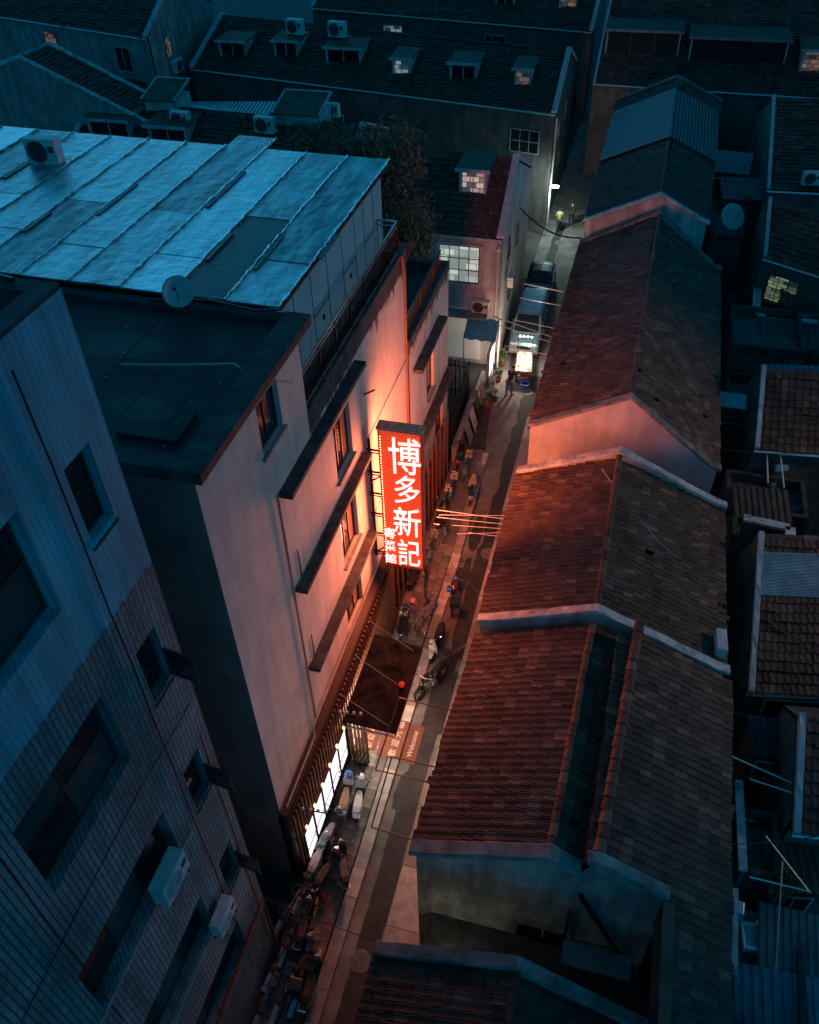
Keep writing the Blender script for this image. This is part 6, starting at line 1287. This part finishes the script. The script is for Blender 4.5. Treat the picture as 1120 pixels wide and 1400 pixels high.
for i in range(3):
    for j in range(6):
        x, y = -.28+i*.28, -.85+j*.33; c, s_ = math.cos(.12), math.sin(.12); wx, wy = -4.75+x*c-y*s_, 41.0+x*s_+y*c; q = random.randrange(6)
        t = thing('food_tub', '%s tub of goods in the lit tray of the vendor cart, %s row' % (adj[(i*2+j) % 6], ('kerb side', 'middle', 'wall side')[i]), 'tub', (wx, wy, .822), .12, 'tubs on the vendor cart')
        k = MB(); k.box(-.12, .12, -.14, .14, 0, .02); k.box(-.12, -.1, -.14, .14, .02, .1); k.box(.1, .12, -.14, .14, .02, .1); k.box(-.1, .1, -.14, -.12, .02, .1); k.box(-.1, .1, .12, .14, .02, .1); k.build('tub', M_WHITE, t, True)
        k = MB(); k.lathe([(.11, .02), (.1, .1), (.05, .14), (.01, .15)], (0, 0, 0), 8); k.build('contents', mat('goods %d' % ((i*2+j) % 6), GOODS[(i*2+j) % 6], .7, .3, 20, .4, 60), t, True)
t = thing('bucket', 'blue plastic tub under the end of the vendor cart', 'bucket', (-4.45, 39.7, .004)); k = MB(); k.lathe([(.2, 0), (.27, .32), (.29, .32), (.29, .35), (.25, .35), (.18, .04)], (0, 0, 0), 18); k.build('tub', mat('blue plastic', (.03, .18, .6), .4, .1, 6), t, True); k = MB(); k.lathe([(.2, .2), (.19, .22)], (0, 0, 0), 14); k.build('water', M_GLASS, t, True)
lb_ = thing('light_box', 'glowing white light box standing against the garden fence by the stall', 'light box', (-6.55, 40.5, 0))
k = MB(); k.box(-6.62, -6.52, 39.7, 41.3, .35, 1.95); k.build('panel', emit('white light box', (1., .9, .78), .9, (.8, .8, .8)), lb_)
k = MB(); k.box(-6.66, -6.5, 39.62, 39.7, .0, 2.0); k.box(-6.66, -6.5, 41.3, 41.38, 0, 2.0); k.box(-6.66, -6.5, 39.7, 41.3, 1.95, 2.03); k.build('frame', M_STEEL, lb_)
def leafball(c, rx, ry, rz_, n, s, droop=0., seed=0):
    rg = np.random.default_rng(seed); V = []; F = []
    clumps = rg.normal(size=(max(6, n//60), 3)); clumps /= np.linalg.norm(clumps, axis=1)[:, None]; clumps *= (rg.random((len(clumps), 1))**.4)*.9
    for i in range(n):
        cl = clumps[rg.integers(len(clumps))]; p = cl+rg.normal(size=3)*.15
        p = np.array([p[0]*rx, p[1]*ry, p[2]*rz_])+np.array(c)
        d = rg.normal(size=3); d[2] -= droop; d /= np.linalg.norm(d); e = np.cross(d, rg.normal(size=3)); e /= np.linalg.norm(e); L_ = s*(.6+.8*rg.random()); w = L_*.38
        o = len(V); V += [tuple(p), tuple(p+d*L_*.5+e*w*.5), tuple(p+d*L_), tuple(p+d*L_*.5-e*w*.5)]; F.append((o, o+1, o+2, o+3))
    return V, F
def leaf_mat(name, c1, c2):
    m = bpy.data.materials.new(name); m.use_nodes = True; N, L = nodes_of(m); b = N['Principled BSDF']; g_ = N.new('ShaderNodeNewGeometry')
    r = N.new('ShaderNodeValToRGB'); r.color_ramp.elements[0].color = (*c1, 1); r.color_ramp.elements[1].color = (*c2, 1); L.new(g_.outputs['Random Per Island'], r.inputs[0]); L.new(r.outputs[0], b.inputs['Base Color']); b.inputs['Roughness'].default_value = .6
    return m
M_LEAF = leaf_mat('green leaves', (.02, .05, .02), (.07, .12, .04)); M_LEAF_B = leaf_mat('brown leaves', (.06, .04, .024), (.30, .17, .09))
for px, py, sc, nm in ((686, 500, 1.0, 'bushy potted plant between the light box and the vendor cart'), (681, 522, .8, 'small potted plant in front of the light box'), (670, 556, 1.0, 'potted shrub at the pavement edge before the stall')):
    p = gp(px, py); t = thing('potted_plant', nm, 'plant', (p.x, p.y, .004), group='plants by the stall')
    k = MB(); k.lathe([(.16*sc, 0), (.22*sc, .32*sc), (.24*sc, .34*sc), (.2*sc, .34*sc), (.17*sc, .28*sc)], (0, 0, 0), 14); k.build('pot', mat('clay pot', (.25, .1, .06), .8, .3, 6), t, True)
    V, F = leafball((0, 0, .75*sc), .42*sc, .42*sc, .45*sc, 500, .13*sc, .2, int(px)); k = MB(); k.v = V; k.f = F; k.build('foliage', M_LEAF, t, True)
    k = MB()
    for i in range(5): a = i*1.25; k.tube([(0, 0, .25*sc), (math.cos(a)*.12*sc, math.sin(a)*.12*sc, .5*sc), (math.cos(a)*.28*sc, math.sin(a)*.28*sc, .95*sc)], .01, 4)
    k.build('stem', M_WOOD_D, t, True)
# ------------------------------------------------------------------ fence, gate, boards, tarp
fn = thing('bar_fence', 'dark fence of upright bars closing the garden beside the stall', 'fence', (-7.4, 38, 0))
for a, b in (((-10.0, 38.2), (-7.35, 38.0)), ((-7.35, 38.0), (-7.1, 32.3))):
    a, b = Vector((*a, 0)), Vector((*b, 0)); n = int((b-a).length/.24)
    k = MB(); k.bar(a+Vector((0, 0, .4)), b+Vector((0, 0, .4)), .05, .06); k.bar(a+Vector((0, 0, 2.0)), b+Vector((0, 0, 2.0)), .05, .06); k.build('rail', M_BLACK, fn)
    for i in range(n+1): q = a.lerp(b, i/n); k = MB(); k.box(q.x-.035, q.x+.035, q.y-.035, q.y+.035, 0, 2.35+.05*(i % 2)); k.build('bar', M_BLACK, fn)
gd = thing('garden_wall', 'low plastered garden wall with a sloped cap along the lane before the fence', 'wall', (-6.95, 33, 0)); k = MB(); k.box(-7.0, -6.75, 32.3, 39.4, 0, .9); k.build('wall', M_PLASTER_D, gd); k = MB(); k.prism([(-7.05, 32.25, .9), (-6.7, 32.25, .9), (-6.88, 32.25, 1.02)], (0, 7.2, 0)); k.build('cap', M_CONC, gd)
for i in range(5):
    a = Vector((-6.62+.02*i, 32.8+i*1.1, .0)); t = thing('leaning_board', 'weathered board leaning on the garden wall, number %s from the restaurant wing' % ('one', 'two', 'three', 'four', 'five')[i], 'board', a)
    t['label'] = ('weathered board leaning on the garden wall next to the restaurant wing', 'short plank leaning on the garden wall', 'pale plank leaning mid way along the garden wall', 'dark plank leaning on the garden wall before the shrub', 'split board leaning at the stall end of the garden wall')[i]
    k = MB(); k.hexa([a+Vector(v) for v in ((.25, 0, 0), (.29, 0, 0), (.29, .7, 0), (.25, .7, 0), (-.08, 0, .95+.1*i), (-.04, 0, .95+.1*i), (-.04, .7, .95+.1*i), (-.08, .7, .95+.1*i))]); k.build('board', (M_WOOD, M_CONC, M_PIPE, M_WOOD_D, M_WOOD)[i], t); k = MB(); k.bar(a+Vector((.29, .1, .12)), a+Vector((.29, .6, .12)), .05, .02); k.build('batten', M_WOOD_D, t)
tp = thing('tarp', 'blue tarpaulin canopy under the air conditioner of the lit house', 'tarp', P(658, 452, y=40.6)); c = P(658, 452, y=40.4)
k = MB(); n = 10
for i in range(n):
    x0, x1 = c.x-.9+1.8*i/n, c.x-.9+1.8*(i+1)/n; z0, z1 = c.z+.05*math.sin(i*1.9), c.z+.05*math.sin((i+1)*1.9); k.add([(x0, c.y-.6, z0-.25), (x1, c.y-.6, z1-.25), (x1, c.y+.7, z1+.35), (x0, c.y+.7, z0+.35), (x0, c.y-.6, z0-.27), (x1, c.y-.6, z1-.27), (x1, c.y+.7, z1+.33), (x0, c.y+.7, z0+.33)], [(0, 1, 2, 3), (7, 6, 5, 4), (0, 4, 5, 1), (2, 6, 7, 3)])
k.build('sheet', mat('blue tarp', (.06, .3, .42), .5, .2, 5, .2, 20), tp); k = MB(); k.tube([(c.x-.85, c.y-.58, c.z-.27), (c.x-.85, c.y-.58, 0)], .03, 5); k.tube([(c.x+.85, c.y-.58, c.z-.27), (c.x+.85, c.y-.58, 0)], .03, 5); k.build('post', M_STEEL, tp)
rt_ = thing('red_tarp', 'red cloth canopy behind the terrace railing at the foot of the tree', 'tarp', (-8.5, 26.4, 12)); c = P(532, 343, y=26.6)
k = MB(); k.hexa([(c.x-.9, c.y-.5, c.z-.12), (c.x+.75, c.y-.5, c.z-.12), (c.x+.75, c.y+.5, c.z+.1), (c.x-.9, c.y+.5, c.z+.1), (c.x-.9, c.y-.5, c.z-.1), (c.x+.75, c.y-.5, c.z-.1), (c.x+.75, c.y+.5, c.z+.12), (c.x-.9, c.y+.5, c.z+.12)]); k.build('sheet', mat('red cloth', (.6, .05, .03), .8, .2, 8), rt_); k = MB()
for x in (-.85, .7): k.tube([(c.x+x, c.y-.45, c.z-.12), (c.x+x, c.y-.45, 10.45)], .02, 5)
k.build('post', M_STEEL, rt_)
# ------------------------------------------------------------------ tree
tr = thing('tree', 'bare looking brown leaved tree growing behind the restaurant terrace', 'tree', (-10.8, 35.2, 0))
k = MB(); k.tube([(-10.8, 35.2, 0), (-10.7, 35.3, 4), (-10.9, 35.2, 7), (-11.1, 35.4, 10), (-11.4, 35.5, 13)], [.3, .24, .2, .13, .05], 8)
rg = random.Random(3)
for i in range(14):
    z = 6+i*.5; a = i*2.4; L_ = 1.6+rg.random()*1.4; q = Vector((-10.9-.06*i*.4, 35.3, z)); d = Vector((math.cos(a), math.sin(a)*.8, .55)); k.tube([q, q+d*L_*.5, q+d*L_+Vector((0, 0, .2))], [.09, .05, .02], 5)
k.build('trunk', mat('bark', (.05, .04, .03), .9, .3, 6, .5, 20), tr)
V, F = [], []
for i, (cx, cy, cz, rx, ry, rz_, n) in enumerate(((-12.3, 36, 13.6, 2.1, 1.7, 1.4, 2000), (-10.6, 35.6, 13.5, 1.9, 1.6, 1.8, 2200), (-9.7, 35.0, 12.0, 1.5, 1.4, 1.5, 1500), (-9.5, 34.8, 10.4, 1.2, 1.2, 1.5, 1300), (-9.9, 34.6, 9.0, 1.4, 1.4, 1.6, 1500), (-14.4, 36.4, 13.9, 1.5, 1.3, .9, 1100), (-9.3, 34.2, 8.0, 1.0, 1.0, 1.1, 800), (-10.6, 35.0, 10.8, 2.0, 1.6, 1.8, 1800))):
    v, f = leafball((cx, cy, cz), rx, ry, rz_, int(n*1.7), .2, 1.4, i+5); o = len(V); V += v; F += [tuple(j+o for j in q) for q in f]
k = MB(); k.v = V; k.f = F; k.build('crown', M_LEAF_B, tr)

# ================================================================== YARDS BEHIND THE TERRACE
YG = 'small annexes in the rear yards'
def annex(label, x0, x1, y0, y1, z, wall=None, para=.5, sides='NESW'):
    t = thing('yard_annex', label, 'annex', ((x0+x1)/2, (y0+y1)/2, 0), group=YG); wall = wall or M_PLASTER_S
    k = MB(); k.box(x0, x1, y0, y1, 0, z); k.build('wall', wall, t)
    k = MB(); w = .18
    if 'W' in sides: k.box(x0, x0+w, y0, y1, z+.002, z+para)
    if 'E' in sides: k.box(x1-w, x1, y0, y1, z+.002, z+para)
    if 'S' in sides: k.box(x0+w, x1-w, y0, y0+w, z+.002, z+para)
    if 'N' in sides: k.box(x0+w, x1-w, y1-w, y1, z+.002, z+para)
    k.build('parapet', M_CONC_D, t)
    k = MB(); k.box(x0+w, x1-w, y0+w, y1-w, z+.003, z+.03); k.build('roof_felt', mat('annex roof', (.09, .10, .105), .7, .35, 1.5, .3, 20), t)
    return t
def yard(px, py, z): return P(px, py, z=z)
a = yard(1018, 1105, 4.0); b = yard(1062, 1205, 4.0); annex('flat roofed annex with a bare bluish roof by the pale verge', 5.25, 6.65, b.y, a.y, 3.6)
a = yard(1015, 1235, 3.6); annex('flat roofed annex holding a white basin on its roof', 5.3, 7.2, a.y-3.2, a.y-.2, 3.2)
annex('annex with a blank wall facing the clay tiled roofs', 5.6, 7.4, 25.6, 27.0, 3.6)
annex('narrow annex beside two long white poles', 5.4, 8.5, 27.2, 29.6, 3.6)
annex('annex with a ledge of pots under the greenish window', 5.6, 9, 38.5, 42.5, 4.4)
annex('annex beneath the far satellite dish', 4.4, 6.2, 49, 54, 5.2)
annex('low annex with a dark roof behind the pink lit house', 5.5, 9, 34.6, 37.6, 3.4)
rods('two long white poles propped in the rear yard', [(yard(1047, 582, 5.2), yard(1050, 660, 4.2)), (yard(1063, 586, 5.2), yard(1072, 667, 4.2))], M_WHITE, .035)['category'] = 'pole'
rods('pale rods from the rear roof verge over the bluish annex', [(yard(982, 1026, 5.6), yard(1084, 1071, 5.2)), (yard(1025, 1065, 5.2), yard(1090, 1086, 5.2))], M_ROD_P, .022)
rods('bent steel rods strung over the white basin', [(yard(1047, 1143, 5), yard(1108, 1221, 4.6)), (yard(1070, 1176, 4.8), yard(1060, 1330, 4.4)), (yard(1025, 1199, 4.8), yard(1108, 1219, 4.8))], M_STEEL, .02)
rods('crooked pale rod below the greenish lit window', [(yard(1067, 302, 5.6), yard(1058, 340, 5.0)), (yard(1073, 358, 5.2), yard(1092, 343, 5.4))], M_ROD_P, .03)
def ledge(label, pts, z, w=.35, h=.12, mt=None):
    t = thing('wall_ledge', label, 'ledge', pts[0], group='pale wall ledges in the rear yards')
    for p, q in zip(pts[:-1], pts[1:]):
        k = MB(); k.bar(p, q, w, h); k.build('slab', mt or M_COPING, t)
        k = MB(); k.hexa([Vector((p.x, p.y, 0)), Vector((q.x, q.y, 0)), Vector((q.x+.12, q.y+.12, 0)), Vector((p.x+.12, p.y+.12, 0)), p-Vector((0, 0, .07)), q-Vector((0, 0, .07)), q+Vector((.12, .12, -.07)), p+Vector((.12, .12, -.07))]); k.build('wall', M_PLASTER_S, t)
    return t
ledge('pale elbow shaped wall cap over the corrugated rear roof', [yard(1017, 708, 5.2), yard(1080, 722, 5.2), yard(1083, 752, 5.2)], 5.2)
ledge('long pale wall cap running beside the rear gutter', [yard(1010, 1068, 4.6), yard(1016, 1190, 4.6)], 4.6, .22)
ledge('stub of pale wall by the corrugated lean-to', [yard(1003, 1215, 4.8), yard(1002, 1330, 4.8)], 4.8, .22)
ledge('short pale parapet below the greenish lit window', [yard(1062, 345, 5.0), yard(1120, 352, 5.0)], 5.0, .5)
ledge('mottled white wall cap near the dark annex', [yard(1036, 385, 4.6), yard(1034, 425, 4.6), yard(1042, 432, 4.6)], 4.6, .4)
ledge('low cap at the dark annex edge', [yard(1045, 434, 4.4), yard(1118, 440, 4.4)], 4.4, .25)
# little corrugated awning, basin, pots, boxes
c = yard(1003, 550, 5.0); t = thing('corrugated_awning', 'small corrugated awning jutting from the rear wall of the pink gabled house', 'awning', (c.x-.5, c.y, 4.8)); k = MB()
for i in range(12): x = c.x-.55+i*.09; k.bar((x, c.y-.35, 4.95), (x, c.y+.5, 5.15), .05, .04)
k.hexa([(c.x-.6, c.y-.35, 4.9), (c.x+.55, c.y-.35, 4.9), (c.x+.55, c.y+.5, 5.1), (c.x-.6, c.y+.5, 5.1), (c.x-.6, c.y-.35, 4.93), (c.x+.55, c.y-.35, 4.93), (c.x+.55, c.y+.5, 5.13), (c.x-.6, c.y+.5, 5.13)]); k.build('sheet', M_CORRU, t); k = MB(); k.bar((c.x-.5, c.y, 4.9), (4.5, c.y, 4.5), .04, .04); k.build('strut', M_STEEL, t)
c = yard(1032, 1283, 3.35); t = thing('basin', 'square white wash basin standing on the annex roof', 'basin', (c.x, c.y, 3.24), .1); k = MB(); k.box(-.38, .38, -.36, .36, 0, .08); k.box(-.38, -.3, -.36, .36, .08, .3); k.box(.3, .38, -.36, .36, .08, .3); k.box(-.3, .3, -.36, -.28, .08, .3); k.box(-.3, .3, .28, .36, .08, .3); k.build('bowl', M_WHITE, t, True, bevel=.03); k = MB(); k.tube([(0, .33, .3), (0, .33, .5), (0, .15, .52)], .02, 5); k.build('tap', M_CHROME, t, True)
for px, py, z, nm, i in ((1023, 1118, 3.7, 'pair of pale bricks on the bluish annex roof', 0), (1066, 640, 4.0, 'pale plastic crate by the two white poles', 1), (1100, 395, 4.6, 'white plastic sack on the annex by the mottled wall cap', 2), (1056, 662, 3.7, 'grey tool box at the foot of the white poles', 3), (1105, 640, 3.7, 'light blue folded sheet in the rear yard', 4), (1000, 1245, 4.0, 'grey metal duct box beside the corrugated lean-to', 5)):
    c = yard(px, py, z); t = thing(('brick_pair', 'plastic_crate', 'plastic_sack', 'tool_box', 'folded_sheet', 'duct_box')[i], nm, ('bricks', 'crate', 'sack', 'box', 'sheet', 'box')[i], (c.x, c.y, z), .3*i)
    k = MB(); w, d, h = ((.2, .14, .1), (.3, .22, .24), (.3, .24, .3), (.26, .18, .18), (.45, .2, .08), (.2, .3, .35))[i]
    k.hexa([(-w, -d, 0), (w, -d, 0), (w, d, 0), (-w, d, 0), (-w*.85, -d*.85, h), (w*.85, -d*.85, h), (w*.85, d*.85, h), (-w*.85, d*.85, h)]); k.build('shell', (M_CONC, M_BLUEPANEL, M_WHITE, M_STEEL, M_BLUEPANEL, M_ALU)[i], t, True, bevel=.03)
    k = MB(); k.box(-w*.9, w*.9, -.03, .03, h+.001, h+.02); k.build('strap', M_DARKMETAL, t, True)
for i, (px, py, z, s) in enumerate(((1075, 1215, 3.7, .7), (1055, 1225, 3.7, .5), (1110, 500, 3.6, .6), (1085, 370, 4.8, .5), (1012, 245, 5.4, .6), (1020, 285, 5.4, .5), (1097, 560, 3.8, .5))):
    c = yard(px, py, z); t = thing('yard_plant', ('straggly potted plant on the edge of the basin annex', 'small potted plant next to the straggly one', 'bushy potted plant in the dark yard', 'potted plant on the short pale parapet', 'potted plant behind the satellite dish', 'low potted plant beside the satellite dish', 'drooping potted plant by the wires')[i], 'plant', (c.x, c.y, z), group='potted plants in the rear yards')
    k = MB(); k.lathe([(.12, 0), (.17, .24), (.18, .26), (.14, .26), (.12, .2)], (0, 0, 0), 12); k.build('pot', M_CONC_D, t, True); V, F = leafball((0, 0, .3+s*.5), s*.6, s*.6, s*.5, 350, .16*s+.04, .3, 40+i); k = MB(); k.v = V; k.f = F; k.build('foliage', M_LEAF, t, True)

# ------------------------------------------------------------------ sheds crowding the rear lane
SG_ = 'makeshift sheds in the rear yards'
def shed(label, px, py, z, w, d, rise, rz_, mt, ribs=9):
    c = yard(px, py, z); t = thing('yard_shed', label, 'shed', (c.x, c.y, 0), rz_, SG_)
    k = MB(); k.box(-w/2+.1, w/2-.1, -d/2+.1, d/2-.1, 0, z-.16); k.build('wall', M_PLASTER_S, t, True)
    k = MB(); k.hexa([(-w/2, -d/2, z-.14), (w/2, -d/2, z-.14), (w/2, d/2, z-.14+rise), (-w/2, d/2, z-.14+rise), (-w/2, -d/2, z-.1), (w/2, -d/2, z-.1), (w/2, d/2, z-.1+rise), (-w/2, d/2, z-.1+rise)]); r = k.build('roof_sheet', mt, t, True)
    for i in range(ribs):
        x = -w/2+w*(i+.5)/ribs; k = MB(); k.bar((x, -d/2-.03, z-.08), (x, d/2, z-.08+rise), w/ribs*.5, .045); k.build('sheet_rib', mt, r, True)
    k = MB(); k.tube([(w/2-.05, -d/2+.05, z-.2), (w/2-.05, -d/2+.05, 0)], .035, 5); k.tube([(-w/2, -d/2-.04, z-.14), (w/2, -d/2-.04, z-.14)], .04, 5); k.build('gutter_pipe', M_DARKMETAL, t, True)
    F = Frame3((-w/2+.1, -d/2+.1, 0), (1, 0, 0), (0, 0, 1), (0, -1, 0)); window(t, F, .2, min(1.2, w-.5), z-1.5, z-.5, cols=2, fm=M_FRAME_W, pm=M_GLASS, depth=-.02, local=True)
    return t
M_SH = [mat('rusty sheet', (.12, .07, .05), .7, .4, 3, .2, 20), mat('grey fibre sheet', (.17, .18, .18), .8, .35, 2, .2, 20), mat('blue sheet', (.12, .2, .26), .5, .3, 2, .2, 20), M_TORN]
for i, (lab, px, py, z, w, d, rise, r_) in enumerate((
    ('rusty sheeted shed wedged beside the rear gutter and the elbow shaped cap', 1040, 690, 4.2, 2.2, 1.6, .3, .1), ('grey sheeted shed under the two white poles', 1090, 610, 4.0, 2.6, 2.0, .4, -.1),
    ('blue sheeted shed behind the white poles', 1085, 520, 4.6, 2.8, 1.8, .35, .15), ('black felt shed by the mottled wall cap', 1080, 460, 4.4, 3.0, 2.0, .3, 0),
    ('rusty shed below the pale parapet', 1100, 410, 4.8, 2.4, 1.6, .4, .1), ('grey shed close to the far satellite dish', 1015, 260, 6.0, 2.6, 2.4, .4, .1),
    ('blue shed behind the rear gable of the pink house', 1000, 225, 6.4, 2.4, 2.4, .5, -.1), ('grey shed between the corrugated rear roof and the low roof', 1060, 1010, 4.3, 1.6, 1.2, .3, .1),
    ('black felt shed below the low pale verged roof', 1095, 1180, 3.8, 2.0, 1.6, .3, .2), ('rusty shed next to the white basin', 1085, 1290, 3.6, 1.8, 1.6, .3, 0), ('grey shed past the basin under the bent rods', 1060, 1370, 3.4, 2.2, 1.4, .3, .05))):
    shed(lab, px, py, z, w, d, rise, r_, M_SH[i % 4])
for i in range(10):
    y0 = 12+i*4.3; cable(('slack', 'taut', 'double', 'frayed', 'thin', 'grey', 'low', 'high', 'loose', 'far')[i]+' wire strung from the rear eaves to the sheds '+('by the basin', 'by the bluish annex', 'by the corrugated rear roof', 'by the elbow cap', 'by the white poles', 'by the dark annex', 'by the blue sheet', 'by the mottled cap', 'by the greenish window', 'by the dish')[i], [(4.85, y0, 5.4), (9+random.random()*3, y0+random.uniform(-2, 3), 5+random.random())], .014, .3)
